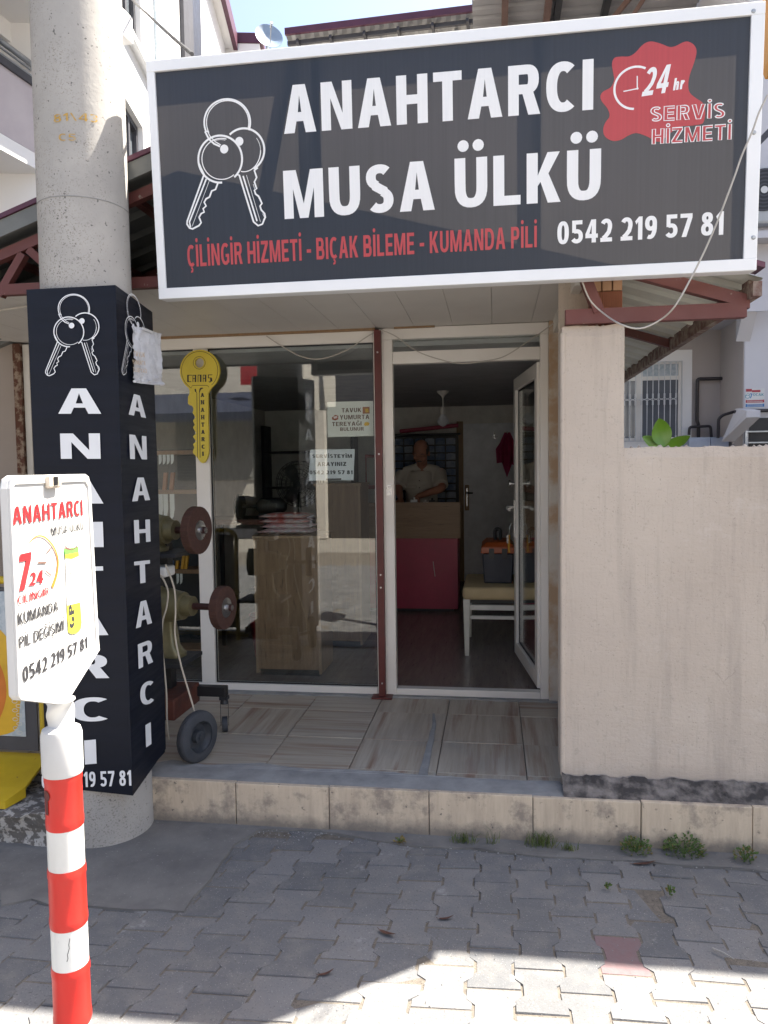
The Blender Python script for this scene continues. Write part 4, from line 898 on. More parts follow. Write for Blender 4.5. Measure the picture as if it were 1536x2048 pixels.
vletters(PR, [('A', 257, 292, 785, 0, 829, 836), ('N', 260, 294, 869, 0, 918, 919), ('A', 264, 300, 955, 0, 1003, 1000), ('H', 269, 301, 1040, 0, 1087, 1083), ('T', 269.5, 301, 1123, 0, 1169, 1163), ('A', 271.5, 304, 1205, 0, 1257, 1246), ('R', 277, 306, 1288, 0, 1338, 1324), ('C', 281, 308, 1366, 0, 1414, 1404), ('I', 292, 302.7, 1449, 0, 1495, 1488)])
def ebox(fr, xl, xr, yt, yb): (a0, b0) = fr.px(xl, yb); (a1, b1) = fr.px(xr, yt); return a0, a1, b0, b1
emblem('keys_emblem', PF, 'letter_white', wr, ebox(PF, 91.5, 195.5, 586, 753), .0005, .75)
emblem('keys_emblem', PR, 'letter_white', wr, ebox(PR, 243.5, 288, 602, 750), .0005, .62)
# crumpled plastic sleeve taped over the side panel
b = MB(); q = [[PR.px(*p) for p in row] for row in (((258, 652), (273, 655), (302, 668)), ((262, 700), (277, 700), (304, 705)), ((263, 740), (281, 742), (305, 750)), ((261, 765), (280, 768), (307, 772)))]
rows = []
for j in range(25):
    t = j/24*3; i = min(2, int(t)); f = t-i; row = []
    for k in range(17):
        u = k/16*2; ii = min(1, int(u)); g = u-ii
        lerp = lambda A, B, s: (A[0]+(B[0]-A[0])*s, A[1]+(B[1]-A[1])*s)
        p = lerp(lerp(q[i][ii], q[i][ii+1], g), lerp(q[i+1][ii], q[i+1][ii+1], g), f)
        row.append(PR(p[0], p[1], .012+.014*abs(mnoise.noise(V((k*.35, j*.28, 3))))+.008*mnoise.noise(V((k*.9, j*.8, 8)))+(.03*(k/16)**2)))
    rows.append(row)
P = [p for r in rows for p in r]; mk('sleeve_paper', (.62, .63, .66), .3, col2=(.5, .5, .52), ns=7, lo=.45, hi=.6); mk('faded_ink', (.52, .36, .2), .5, col2=(.6, .55, .48), ns=30)
sl = thing('plastic_sleeve', 'crumpled clear sleeve with faded notice hanging on the black pole panel', 'notice', PR(.1, 1.9, .02))
P2 = [p-PR.n*.002 for p in P]; o_ = len(P)
Fc = [(j*17+k, j*17+k+1, (j+1)*17+k+1, (j+1)*17+k) for j in range(24) for k in range(16)]
b.add(P+P2, Fc+[tuple(i+o_ for i in f[::-1]) for f in Fc]); b.build('sheet', 'sleeve_paper', sl, smooth=True)
b = MB(); tp = [PR.px(*p) for p in ((271, 655), (305, 668), (304, 673), (271, 660))]
b.prism(PR, tp, .03, .034); b.build('perforated_strip', 'plate_white', sl)
b = MB()
for i, (x, y, s, h) in enumerate(((262, 700, 1, 20), (268, 698, 1, 24), (268, 735, 1, 26), (275, 730, 1, 20))):
    pass
SLF = Frame(PR(0, 0, .040), PR.u, PR.v)
for s, bl, br, tl in (('TAVUK', (268, 712), (290, 715), (268, 702)), ('YUMURTA', (265, 728), (291, 731), (265, 719)), ('TEREYA\u011eI', (266, 743), (294, 747), (266, 734))):
    text_px(b, SLF, s, bl, br, tl, 0, .02)
b.build('faded_print', 'faded_ink', sl)

# ================================================================== ROADSIDE MARKER POST (front left)
mp_ = thing('marker_post', 'red and white striped plastic post carrying a white locksmith sign plate', 'post', (-1.10, 1.76, 0))
BX, BY = -1.105, 1.757
cx = lambda y: at(128 if y < 1600 else 138, y, Y=BY)
rbar = .0455
def seg(name, m, y0, y1, r0, r1=None, lip=0.):
    z1 = at(130, y0, Y=BY).z; z0 = at(130, y1, Y=BY).z; b = MB(); r1 = r1 or r0
    prof = [(0, r1), (.01, r1+lip), (.022, r1+lip), (.028, r1), (z1-z0-.028, r0), (z1-z0-.022, r0+lip), (z1-z0-.012, r0+lip), (z1-z0, r0)]
    b.lathe((BX, BY, z0), (BX, BY, z1), prof, 40); return b.build(name, m, mp_, smooth=True)
seg('band', 'post_red', 1540, 1650, rbar, lip=.0012); seg('band', 'reflect_white', 1650, 1729, rbar-.0005)
seg('band', 'post_red', 1729, 1845, rbar+.0005, lip=.0015); seg('band', 'reflect_white', 1845, 1923, rbar)
seg('band', 'post_red', 1923, 2040, rbar+.001, lip=.0015)
zlow = at(130, 2040, Y=BY).z; b = MB(); b.lathe((BX, BY, zlow-.085), (BX, BY, zlow), [(0, rbar), (.085, rbar)], 40); b.build('band', 'reflect_white', mp_, smooth=True)
b = MB(); b.lathe((BX, BY, 0), (BX, BY, max(.05, zlow-.085)), [(0, .11), (.012, .11), (.03, .07), (.05, rbar), (max(.05, zlow-.085), rbar)], 40); b.build('foot', 'black', mp_, smooth=True)
zB2_guess = 1.066
# white neck: collar and twisted blade
za = at(130, 1545, Y=BY).z; zc = at(130, 1452, Y=BY).z; zd = zB2_guess
b = MB(); b.lathe((BX, BY, za), (BX, BY, zc+.002), [(0, rbar+.003), (.008, rbar+.005), (zc-za-.02, rbar+.005), (zc-za-.006, rbar+.001), (zc-za, rbar-.012)], 40); b.build('collar', 'plate_white', mp_, smooth=True)
b = MB(); P = []; n = 24; rings = 26
for j in range(rings):
    t = j/(rings-1); z = zc-.01+(zd-zc+.012)*t; ang = RAD(100)*t; e = 1-.72*min(1, math.sin(math.pi*min(1, t*1.05))**.6)
    w0 = .036-.004*math.sin(math.pi*t*2)
    for k in range(n):
        th = 6.2831853*k/n; xx = w0*math.cos(th); yy = w0*math.sin(th)*max(.28, e)
        P.append((BX+xx*math.cos(ang)-yy*math.sin(ang), BY+xx*math.sin(ang)+yy*math.cos(ang), z))
b.add(P, [(j*n+k, j*n+(k+1) % n, (j+1)*n+(k+1) % n, (j+1)*n+k) for j in range(rings-1) for k in range(n)]+[tuple(range(n))[::-1], tuple((rings-1)*n+k for k in range(n))])
b.build('twisted_neck', 'plate_white', mp_, smooth=True)
b = MB(); kf0 = lambda t, z, c=0: V((BX+(rbar+c)*math.sin(t/rbar), BY-(rbar+c)*math.cos(t/rbar), z)); zq = at(150, 1880, Y=BY).z
ribbon(b, kf0, [(.026, zq+.03), (.023, zq+.014), (.024, zq+.004), (.019, zq-.012), (.020, zq-.022), (.017, zq-.03)], .0014, .0012); b.build('crack', 'charcoal', mp_)
# keyhole slot in the top band
b = MB(); kf = lambda t, z, c=0: V((BX+(rbar+c)*math.sin(t/rbar), BY-(rbar+c)*math.cos(t/rbar), z))
zk = at(95, 1578, Y=BY).z; lp = [(.0125*math.cos(RAD(a)), .0125*math.sin(RAD(a))) for a in range(-60, 241, 15)]+[(-.006, -.045), (.006, -.045)]
ph = math.atan2(0-BX, 0+BY*0+1.757)-.0; b.add([kf(p[0]*1.1-.024, zk+p[1]*1.1, .0016) for p in lp], [tuple(range(len(lp)))]); mk('slot_red', (.10, .008, .006), .6); b.build('keyhole', 'slot_red', mp_)
# sign plate
pd = V((-.1126, .9936, 0)); P0 = V((-1.087, 1.75, 0)); 
SPF = Frame(P0-pd*0, pd, (0, 0, 1)); aL, zT = SPF.px(22, 951); aR, _ = SPF.px(181, 946); _, zB = SPF.px(40, 1403); aL2, _ = SPF.px(40, 1403); _, zR = SPF.px(200, 1300); aR2, _ = SPF.px(200, 1305); aB, zB2 = SPF.px(146, 1388)
aL = min(aL, aL2); 
out = [(aL, zB+.012), (aL+.012, zB), (-.035, zB2), (aB, zB2), (aR2+.004, zR), (aR2, zR+.03), (aR+.002, zT-.03), (aR-.008, zT-.008), (aR-.03, zT), (aL+.03, zT), (aL+.008, zT-.008), (aL, zT-.03)]
hl = [(aL+.005, zB+.03), (-.03, zB2+.035), (aB, zB2+.035), (aR2-.014, zR+.02), (aR2-.014, zR+.03), (aR-.013, zT-.035), (aR-.03, zT-.020), (aL+.022, zT-.020), (aL+.005, zT-.035)]
b = MB(); b.prism(SPF, out, -.027, -.006); b.build('plate_body', 'plate_white', mp_, bevel=.004)
vs, fs = fill([out, hl], .005); b = MB(); b.add([SPF(p.x, p.y, -.0042+p.z) for p in vs], fs); b.build('plate_rim', 'plate_white', mp_)
for k in range(4):
    b = MB(); a = -.05+k*.032; b.fbox(SPF, a, a+.004, zB2+.006, zB2+.034, -.0055, -.001); b.build('plate_rib', 'plate_dirty', mp_)
c8 = lambda x, y: (x/4.0955, 930+y/4.0955)
a, h = SPF.px(*c8(425, 138)); b = MB(); b.fbox(SPF, a-.030, a+.034, h-.016, h+.018, -.0055, .010); o = b.build('top_lug', 'plate_dirty', mp_, bevel=.006)
b = MB(); b.fbox(SPF, a-.013, a+.011, h-.010, h+.013, .0085, .0108); b.build('lug_hole', 'black', o, bevel=.003)
PC = -.0036
def ptext(s, bl, br, tl, tr, m, off=.01, shear=0., c=PC, name='lettering'):
    b = MB(); text_px(b, SPF, s, c8(*bl), c8(*br), c8(*tl), c, off, shear, c8(*tr)); return b.build(name, m, mp_)
ptext('ANAHTARCI', (122, 492), (690, 412), (138, 340), (684, 285), 'ink_red', .024)
ptext('MUSA \u00dcLK\u00dc', (434, 582), (695, 528), (434, 508), (692, 470), 'ink_dark', .012)
ptext('7', (172, 1035), (283, 1005), (160, 735), (283, 708), 'ink_red', .045, .2)
ptext('24', (252, 992), (370, 965), (258, 885), (368, 857), 'ink_red', .036, .1)
ptext('CILINGIR', (162, 1145), (413, 1062), (162, 1075), (413, 998), 'ink_red', .013)
ptext('KUMANDA', (164, 1315), (490, 1190), (164, 1213), (490, 1112), 'ink_dark', .016)
ptext('P\u0130L DE\u011e\u0130\u015e\u0130M\u0130', (174, 1503), (540, 1350), (174, 1408), (540, 1262), 'ink_dark', .016)
ptext('0542 219 57 81', (205, 1783), (728, 1497), (205, 1655), (728, 1402), 'ink_dark', .024)
q8 = lambda x, y: SPF.px(*c8(x, y))
b = MB(); pts = catmull([q8(*p) for p in ((232, 672), (270, 615), (320, 582), (375, 590), (430, 640), (470, 710), (488, 790), (480, 880), (460, 950), (440, 1003))], 6); L_ = len(pts)
ribbon(b, SPF, [(p.x, p.y) for p in pts], [.002+.0105*(i/L_)**1.4 for i in range(L_)], PC); b.build('clock_arc', 'ink_orange', mp_)
b = MB()
for p, r_ in (((395, 720), (433, 678)), ((388, 868), (433, 907))): ribbon(b, SPF, [q8(*p), q8(*r_)], .004, PC)
ribbon(b, SPF, [q8(325, 800), q8(392, 800)], .0045, PC); ribbon(b, SPF, [q8(330, 765), q8(328, 806)], .002, PC+.0002); b.build('clock_ticks', 'ink_brown', mp_)
def quad(name, m, pts, c=PC): b = MB(); b.add([SPF(*q8(*p), c) for p in pts], [tuple(range(len(pts)))]); return b.build(name, m, mp_)
quad('battery_body', 'paper', [(548, 745), (655, 720), (668, 1125), (560, 1150)]); quad('battery_base', 'ink_yellow', [(560, 1150), (668, 1125), (680, 1290), (672, 1345), (640, 1375), (600, 1385), (572, 1370)], PC+.0002)
quad('battery_band', 'ink_green', [(537, 690), (652, 668), (655, 735), (600, 762), (545, 758)], PC+.0003); quad('battery_band', 'ink_yellow', [(543, 735), (655, 715), (657, 745), (600, 770), (546, 766)], PC+.0004)
quad('battery_tip', 'ink_brown', [(540, 650), (555, 672), (600, 690), (632, 670), (645, 640), (640, 678), (600, 702), (545, 690)], PC+.0005)
RF = Frame(SPF(0, 0, 0), V((0, 0, 1)), -SPF.u)
def rtext(s, x0, x1, y0, y1, m, off):
    # reads upwards: baseline on the right side
    p = q8(x1, y1); r_ = q8(x0, y0); b = MB(); fr = Frame(SPF(0, 0, 0), (0, 0, 1), -SPF.u); text(b, fr, s, p[1], -p[0], r_[1], -r_[0], PC+.0006, off); b.build('lettering', m, mp_)
rtext('GP', 572, 622, 1150, 1325, 'ink_dark', .05); rtext('SUPER', 575, 608, 845, 1110, 'ink_brown', -.012); rtext('ALKALINE BATTERY', 612, 628, 830, 1110, 'ink_dark', .0); rtext('23A 12V', 636, 650, 965, 1090, 'ink_dark', .0)
# ================================================================== THINGS ON THE PORCH AND IN THE WINDOW
# grinding trolley: a post with two gold motors, each turning a brown flap wheel
gt = thing('grinding_trolley', 'homemade trolley with two gold grinding motors and brown flap wheels beside the pole', 'trolley', (-1.75, 3.8, FLOOR))
GY = 3.75
b = MB(); b.box(-1.86, -1.63, 3.60, 3.94, .36, .47); b.build('base_box', 'rust_box', gt, bevel=.008)
b = MB(); b.bar((-1.66, 3.925, .425), (-1.468, 3.925, .425), .05, .055); b.bar((-1.88, 3.925, .425), (-1.66, 3.925, .425), .05, .05); b.build('caster_arm', 'black', gt, bevel=.003)
b = MB(); b.box(-1.79, -1.73, 3.79, 3.86, .44, 1.26); b.build('column', 'black', gt)
b = MB(); b.box(-1.95, -1.60, 3.62, 3.92, .628, .65); b.build('shelf', 'charcoal', gt, bevel=.003)
b = MB(); b.box(-1.95, -1.62, 3.64, 3.90, 1.20, 1.222); b.build('shelf', 'charcoal', gt, bevel=.003)
b = MB(); b.cyl((-1.60, 3.62, .31), (-1.47, 3.53, .325), .012); b.build('axle', 'black', gt)
wq = V((-1.468, 3.50, .323)); ax = V((.93, -.36, 0)).normalized()
def tyre(c, ax, R, wd, name, parent):
    pr = [(-wd/2, R*.62), (-wd/2, R*.86), (-wd*.42, R*.95), (-wd*.25, R*.99), (-wd*.2, R), (-wd*.06, R), (-wd*.05, R*.97), (wd*.05, R*.97), (wd*.06, R), (wd*.2, R), (wd*.25, R*.99), (wd*.42, R*.95), (wd/2, R*.86), (wd/2, R*.62)]
    b = MB(); b.lathe(c, c+ax, [(t, r) for t, r in pr]+[pr[0]], 48, caps=False); return b.build(name, 'rubber', parent, smooth=True)
wh = tyre(wq, ax, .128, .052, 'wheel', gt)
b = MB(); b.lathe(wq, wq+ax, [(-.02, .01), (-.02, .078), (.020, .080), (.021, .076), (-.004, .062), (-.006, .034), (.018, .030), (.02, .014), (.028, .012)], 40); mk('rim_blue', (.02, .024, .034), .5, col2=(.05, .055, .06), ns=20); b.build('rim', 'rim_blue', wh, smooth=True)
ct = thing if False else None
b = MB(); b.box(-1.505, -1.462, 3.903, 3.947, .378, .397); b.lathe((-1.484, 3.925, .355), (-1.484, 3.925, .38), [(0, .024), (.025, .018)], 20)
for s in (-1, 1): b.fbox(Frame((-1.484, 3.925, 0), (.35, -.93, 0), (0, 0, 1)), -.022, .022, .235, .36, s*.021-.0015, s*.021+.0015)
cs = b.build('caster', 'charcoal', gt)
c = V((-1.484, 3.925, .238)); d = V((.93, .35, 0)).normalized(); b = MB(); b.lathe(c-d*.016, c+d*.016, [(0, .03), (.002, .042), (.03, .042), (.032, .03)], 28); b.build('caster_wheel', 'rubber', cs, smooth=True)
def grinder(x_w, z, R, wd, x_m, gap, base_z):
    a = V((.99, -.14, 0)).normalized(); c = V((x_w, GY, z)); m0 = c-a*(x_w-x_m)/a.x
    b = MB(); L = .30
    b.lathe(m0-a*L, m0, [(0, .06), (.0, .098), (.09, .102), (.11, .106), (.125, .106), (.13, .098), (.22, .078), (.245, .074), (.246, .058), (.30, .052)], 40)
    for k in range(10):
        th = 6.283*k/10; r = V((0, 0, 1))*math.cos(th)+a.cross(V((0, 0, 1)))*math.sin(th); p = m0-a*(L-.115); b.cyl(p+r*.101, p+r*.101+a*.014, .006, n=8)
    for s in (-1, 1): b.cyl(m0-a*.30+V((0, 0, .1)), m0-a*.20+V((0, 0, .1)), .012, n=10)
    mo = b.build('motor', 'gold_motor', gt, smooth=True)
    b = MB(); q = m0-a*.17; bm_ = []
    prof = [(.105, .055, base_z), (.105, .06, base_z+.02), (.07, .045, base_z+.06), (.05, .04, z-.07), (.07, .05, z-.05)]
    pr = V((a.y*-1, a.x, 0)); P = []
    for hx, hy, zz in prof:
        for k in range(16):
            th = 6.2831853*k/16; ca, sa = math.cos(th), math.sin(th); P.append(V((q.x, q.y, zz))+a*hx*math.copysign(abs(ca)**.5, ca)+pr*hy*math.copysign(abs(sa)**.5, sa))
    b.add(P, [(j*16+k, j*16+(k+1) % 16, (j+1)*16+(k+1) % 16, (j+1)*16+k) for j in range(4) for k in range(16)]+[tuple(range(16))[::-1], tuple(range(64, 80))]); b.build('motor_foot', 'gold_motor', mo, smooth=True)
    b = MB(); b.cyl(m0-a*.002, c+a*.055, .018, n=20); b.build('shaft', 'shaft_brown', mo)
    b = MB(); nn = 150; P = []; prof = [(-wd/2, .03), (-wd/2, R*.98), (-wd*.45, R), (wd*.45, R), (wd/2, R*.98), (wd/2, .03)]
    up_ = V((0, 0, 1)); rt_ = a.cross(up_)
    for t, r in prof:
        for k in range(nn):
            th = 6.2831853*k/nn; rr = r*(1+(.008*(k % 2)+.012*mnoise.noise(V((k*.5, t*3, 1)))) * (1 if r > .05 else 0)); P.append(c+a*t+(up_*math.cos(th)+rt_*math.sin(th))*rr)
    b.add(P, [(i*nn+k, i*nn+(k+1) % nn, (i+1)*nn+(k+1) % nn, (i+1)*nn+k) for i in range(5) for k in range(nn)]); fw_ = b.build('flap_wheel', 'flap_brown', mo)
    b = MB(); b.lathe(c+a*(wd/2-.002), c+a*(wd/2+.02), [(0, .052), (.004, .052), (.006, .047), (.005, .03), (.008, .022), (.022, .02)], 36); b.build('flange', 'steel', fw_, smooth=True)
    b = MB(); b.lathe(c+a*(wd/2+.015), c+a*(wd/2+.034), [(0, .016), (.019, .016)], 6); b.build('nut', 'steel', fw_)
grinder(-1.545, 1.335, .124, .046, -1.665, .1, 1.222); grinder(-1.412, .927, .113, .044, -1.585, .1, .65)
b = MB(); b.box(-1.86, -1.68, 3.66, 3.78, 1.095, 1.15); b.build('switch_box', 'pvc', gt, bevel=.012)
for pts in (((332, 1128), (352, 1180), (350, 1240), (360, 1320), (376, 1395), (389, 1440)), ((322, 1150), (336, 1190), (322, 1250), (325, 1320), (332, 1400), (334, 1500))):
    pass
def cable(name, label, pts, Y, r, m, n=8):
    P = [at(x, y, Y=(Y[i] if isinstance(Y, (list, tuple)) else Y)) for i, (x, y) in enumerate(pts)]
    b = MB(); b.tube(catmull(P, n), r, 8); o = b.build(name, m, None, smooth=True); return tag(o, label, 'cable')
for pts in (((331, 1129), (348, 1175), (351, 1220), (350, 1270), (362, 1330), (378, 1385), (388, 1420), (391, 1450)), ((321, 1150), (330, 1165), (336, 1185), (333, 1215), (325, 1245), (324, 1290), (329, 1340), (333, 1390), (334, 1440), (338, 1480))):
    b = MB(); b.tube(catmull([at(x, y, Y=3.55) for x, y in pts], 6), .0048, 8); b.build('power_cord', 'cable_beige', gt, smooth=True)

# loose cables
tag((lambda b: (b.tube(catmull([at(x, y, Y=4.635) for x, y in ((533, 672), (560, 690), (600, 712), (640, 718), (690, 702), (730, 676), (757, 660))], 6)+catmull([at(x, y, Y=4.60) for x, y in ((760, 659), (790, 672), (830, 700), (870, 716), (920, 727), (970, 722), (1010, 712), (1060, 680), (1100, 652), (1114, 641))], 6), .0035, 8), b.build('white_cable', 'cable_white', None, smooth=True))[1])(MB()), 'thin white cable drooping across the top of the glass front', 'cable')
cable('white_cable', 'white cable sagging from the right edge of the sign down to the red bracket', ((1535, 190), (1518, 225), (1505, 262), (1484, 310), (1470, 350), (1440, 430), (1410, 500), (1380, 560), (1350, 612), (1320, 640), (1280, 657), (1240, 648), (1205, 625), (1180, 600), (1165, 565)), [3.12]*9+[3.2]*3+[3.32]*3, .0036, 'cable_white', 5)
cable('overhead_cable', 'dark overhead cable running down to the top left corner of the sign', ((240, -30), (265, 0), (300, 33), (340, 70), (384, 108)), [7, 6.2, 5.2, 4.2, 3.3], .009, 'cable_black', 5)
cable('white_cable', 'thin white cable along the ceiling left of the pole', ((-20, 622), (20, 618), (60, 612), (100, 612)), 3.6, .005, 'cable_white', 5)

# big yellow key sign
ky = thing('key_sign', 'big flat yellow wooden key with black lettering hung on the white mullion', 'sign', (-1.9, YF-.05, 1.6))
KF = Frame((0, YF-.066, 0), (1, 0, 0), (0, 0, 1)); c3 = lambda x, y: KF.px(340+x/8.19, 690+y/8.19)
cc_ = c3(495, 420); Rr = (c3(820, 420)[0]-c3(172, 420)[0])/2; ctr = ((c3(820, 420)[0]+c3(172, 420)[0])/2, c3(496, 424)[1])
circ_ = [(ctr[0]+Rr*math.cos(RAD(t)), ctr[1]+Rr*math.sin(RAD(t))) for t in range(-52, 233, 5)]
body = circ_+[c3(*p) for p in ((312, 705), (330, 750), (330, 800), (305, 850), (305, 960), (330, 985), (375, 1000), (395, 1060), (380, 1110), (425, 1190), (385, 1240), (415, 1310), (385, 1350), (430, 1430), (435, 1450), (385, 1500), (440, 1580), (385, 1625), (408, 1680), (385, 1735), (385, 1765), (460, 1850), (480, 1880), (510, 1920), (545, 1935), (575, 1925), (600, 1890), (625, 1840), (645, 1770), (638, 1300), (632, 800), (650, 760))]
hole = c3(490, 295); hr = (c3(565, 295)[0]-c3(415, 295)[0])/2
hl_ = [(hole[0]+hr*math.cos(.2618*k), hole[1]+hr*math.sin(.2618*k)) for k in range(24)]
vs, fs = fill([body, hl_], .020); b = MB(); b.add([KF(p.x, p.y, p.z) for p in vs], fs); b.build('key_body', 'yellow_key', ky)
mk('print_black', (.02, .018, .012), .5)
b = MB(); ribbon(b, KF, [(ctr[0]+Rr*.915*math.cos(RAD(t)), ctr[1]+Rr*.915*math.sin(RAD(t))) for t in range(-50, 231, 4)]+[c3(355, 710), c3(378, 665), c3(620, 665), c3(648, 695)], .0032, .0108, False); b.build('outline', 'print_black', ky)
b = MB(); ribbon(b, KF, [(hole[0]+hr*1.3*math.cos(.2094*k), hole[1]+hr*1.3*math.sin(.2094*k)) for k in range(30)], .003, .0108, True); b.build('hole_ring', 'print_black', ky)
b = MB(); ribbon(b, KF, [c3(450, 780), c3(462, 1850)], .004, .0108); b.build('groove_line', 'print_black', ky)
b = MB(); ribbon(b, KF, [c3(490, 760), c3(504, 1845)], .004, .0108); b.build('groove_line', 'print_black', ky)
b = MB(); add_fill(b, KF, [[c3(*p) for p in ((412, 730), (425, 716), (438, 730), (448, 790), (420, 765))]], .0109); add_fill(b, KF, [[c3(*p) for p in ((488, 740), (505, 705), (540, 700), (558, 712), (520, 730), (495, 785))]], .0109); b.build('groove_shade', 'print_black', ky)
# block lettering of the key head
x_ = 292; 
def block(polys):
    b = MB()
    for i, p in enumerate(polys): b.add([KF(*c3(*q), .0109+i*.00003) for q in p], [tuple(range(len(p)))])
    b.build('lettering', 'print_black', ky)
R4 = lambda x0, y0, x1, y1: [(x0, y1), (x1, y1), (x1, y0), (x0, y0)]
block([R4(292, 492, 318, 610), R4(318, 492, 372, 504), R4(318, 598, 360, 610)])
block([R4(380, 492, 392, 610), R4(392, 492, 440, 504), R4(416, 504, 440, 610), R4(392, 548, 416, 560)])
block([R4(464, 490, 476, 610), R4(476, 490, 526, 502), R4(500, 502, 526, 608)])
block([R4(548, 490, 560, 608), R4(560, 490, 606, 502), R4(582, 502, 606, 606), R4(560, 546, 582, 558)])
block([R4(632, 486, 704, 498), R4(632, 498, 646, 548), R4(646, 536, 694, 548), [(668, 548), (700, 548), (704, 600), (668, 606)], [(650, 598), (680, 604), (668, 622), (640, 606)]])
for s, y, x in zip('ANAHTARCI', (855, 975, 1098, 1220, 1340, 1458, 1578, 1700, 1818), (542, 543, 545, 547, 549, 551, 553, 554, 551)):
    w_ = 26 if s != 'I' else 13; b = MB(); a0, b0 = c3(x-w_, y); a1, b1 = c3(x+w_, y-68); text(b, KF, s, a0, b0, a1, b1, .0109, .05)
    if s != 'C':
        for yy in (y, y-62):
            for sx in ((-1, 1) if s in 'ANHR' and (yy == y or s in 'NH') else (0,)):
                if yy != y and s in 'AR': continue
                u0, v0 = c3(x+sx*18-14, yy); u1, v1 = c3(x+sx*18+14, yy-9); b.fbox(KF, u0, u1, v0, v1, .0109, .0112)
    b.build('lettering', 'print_black', ky)

# paper notices inside the window
def notice(label, corners, rows, m, ink, icons=()):
    c0 = at(*corners[0], Y=YF+.012); t = thing('paper_notice', label, 'notice', c0); NF = Frame((0, YF+.012, 0), (1, 0, 0), (0, 0, 1))
    q = [NF.px(*p) for p in corners]; b = MB(); b.prism(NF, q[::-1], -.0008, 0.); b.build('sheet', m, t)
    for s, bl, br, tl, off in rows: b = MB(); text_px(b, NF, s, bl, br, tl, .0004, off); b.build('lettering', ink, t)
    return t, NF
k4 = lambda x, y: (600+x/8.533, 780+y/8.533)
T1, NF = notice('white paper notice with brown letters and small food pictures inside the glass', [k4(462, 205), k4(1282, 185), k4(1295, 785), k4(472, 805)],
   [('TAVUK', k4(712, 385), k4(1045, 375), k4(712, 312), .03), ('YUMURTA', k4(680, 505), k4(1183, 495), k4(680, 430), .03), ('TEREYA\u011eI', k4(548, 618), k4(1050, 605), k4(548, 548), .03), ('BULUNUR', k4(686, 700), k4(1090, 692), k4(686, 640), .03)], 'paper', 'ink_brown')
def ic(pts, m, nm, c=.0005):
    b = MB(); b.add([NF(*NF.px(*k4(*p)), c) for p in pts][::-1], [tuple(range(len(pts)))]); b.build(nm, m, T1)
ic([(1068, 290), (1188, 286), (1190, 402), (1070, 406)], 'handle_wood', 'picture'); ic([(1110, 320), (1165, 315), (1172, 380), (1120, 385)], 'gold_ink', 'picture', .0008)
ic([(545, 470), (600, 425), (655, 440), (652, 500), (600, 520), (550, 505)], 'box_orange', 'picture'); ic([(570, 455), (635, 445), (640, 480), (580, 490)], 'bag_pink', 'picture', .0008)
ic([(1088, 590), (1110, 550), (1160, 545), (1188, 570), (1170, 608), (1110, 612)], 'gold_ink', 'picture')
T2, NF2 = notice('pale paper notice with grey bold letters and a phone number inside the glass', [k4(172, 1015), k4(936, 1008), k4(912, 1540), k4(150, 1546)],
   [('SERV\u0130STEY\u0130M', k4(207, 1160), k4(888, 1158), k4(207, 1098), .045), ('ARAYINIZ', k4(297, 1300), k4(790, 1296), k4(297, 1232), .045), ('0542 219 57 81', k4(162, 1440), k4(898, 1436), k4(162, 1375), .045)], 'paper_blue', 'ink_dark')
b = MB(); b.prism(NF2, [NF2.px(*k4(*p)) for p in ((445, 1512), (445, 1540), (705, 1535), (705, 1506))], .0004, .003); b.build('tape_strip', 'charcoal', T2)

# yellow display stand on the far left
ys = thing('display_stand', 'yellow metal display stand with orange swirl poster at the left edge', 'stand', (-2.35, 3.25, .13))
YP = at(0, 1160, Y=3.25)
b = MB(); tz = at(0, 1160, Y=3.30).z; xr = -2.165
b.tube(catmull([V((xr, 3.30, .16)), V((xr, 3.30, .9)), V((xr-.0, 3.30, tz-.06)), V((xr-.06, 3.30, tz)), V((xr-.2, 3.30, tz)), V((-2.75, 3.30, tz)), V((-2.82, 3.30, tz-.06)), V((-2.82, 3.30, .9)), V((-2.82, 3.30, .16))], 6), .019, 12); b.build('tube_frame', 'yellow_metal', ys, smooth=True)
b = MB(); P = [(-2.9, 3.32, .275), (-2.15, 3.32, .275), (-2.125, 3.08, .215), (-2.165, 2.99, .185), (-2.9, 2.99, .185)]; q = [(x, y, z-.012) for x, y, z in P]; b.add(P+q, [(0, 1, 2, 3, 4), (9, 8, 7, 6, 5)]+[(i, 5+i, 5+(i+1) % 5, (i+1) % 5) for i in range(5)])
b.add([(-2.9, 2.991, .185), (-2.165, 2.991, .185), (-2.125, 3.08, .215), (-2.125, 3.08, .165), (-2.165, 2.988, .150), (-2.9, 2.988, .150)], [(0, 5, 4, 1), (1, 4, 3, 2)]); b.build('foot_plate', 'yellow_metal', ys)
YPF = Frame((-2.85, 3.285, .30), (1, 0, 0), (0, 0, 1))
b = MB(); b.fbox(YPF, 0, .66, 0, .80, -.008, 0); b.build('back_board', 'dark_grey', ys)
b = MB(); b.fbox(YPF, .01, .60, .07, .78, .001, .004); b.build('poster', 'ice_grey', ys, bevel=.002)
def blob(pts, m, c): b = MB(); add_fill(b, YPF, [[(p.x, p.y) for p in catmull(pts, 6, True)]], c); b.build('poster_swirl', m, ys)
blob([(.02, .08), (.50, .08), (.575, .22), (.58, .40), (.52, .56), (.42, .62), (.25, .60), (.02, .62)], 'gold_ink', .0046)
blob([(.12, .10), (.40, .10), (.50, .24), (.49, .40), (.40, .50), (.20, .50), (.10, .30)], 'orange_ink', .0052)
blob([(.15, .16), (.36, .16), (.43, .27), (.41, .37), (.33, .43), (.20, .42), (.14, .30)], 'gold_ink', .0058); blob([(.18, .22), (.3, .22), (.34, .3), (.3, .36), (.2, .35)], 'ice_grey', .0064)
b = MB()
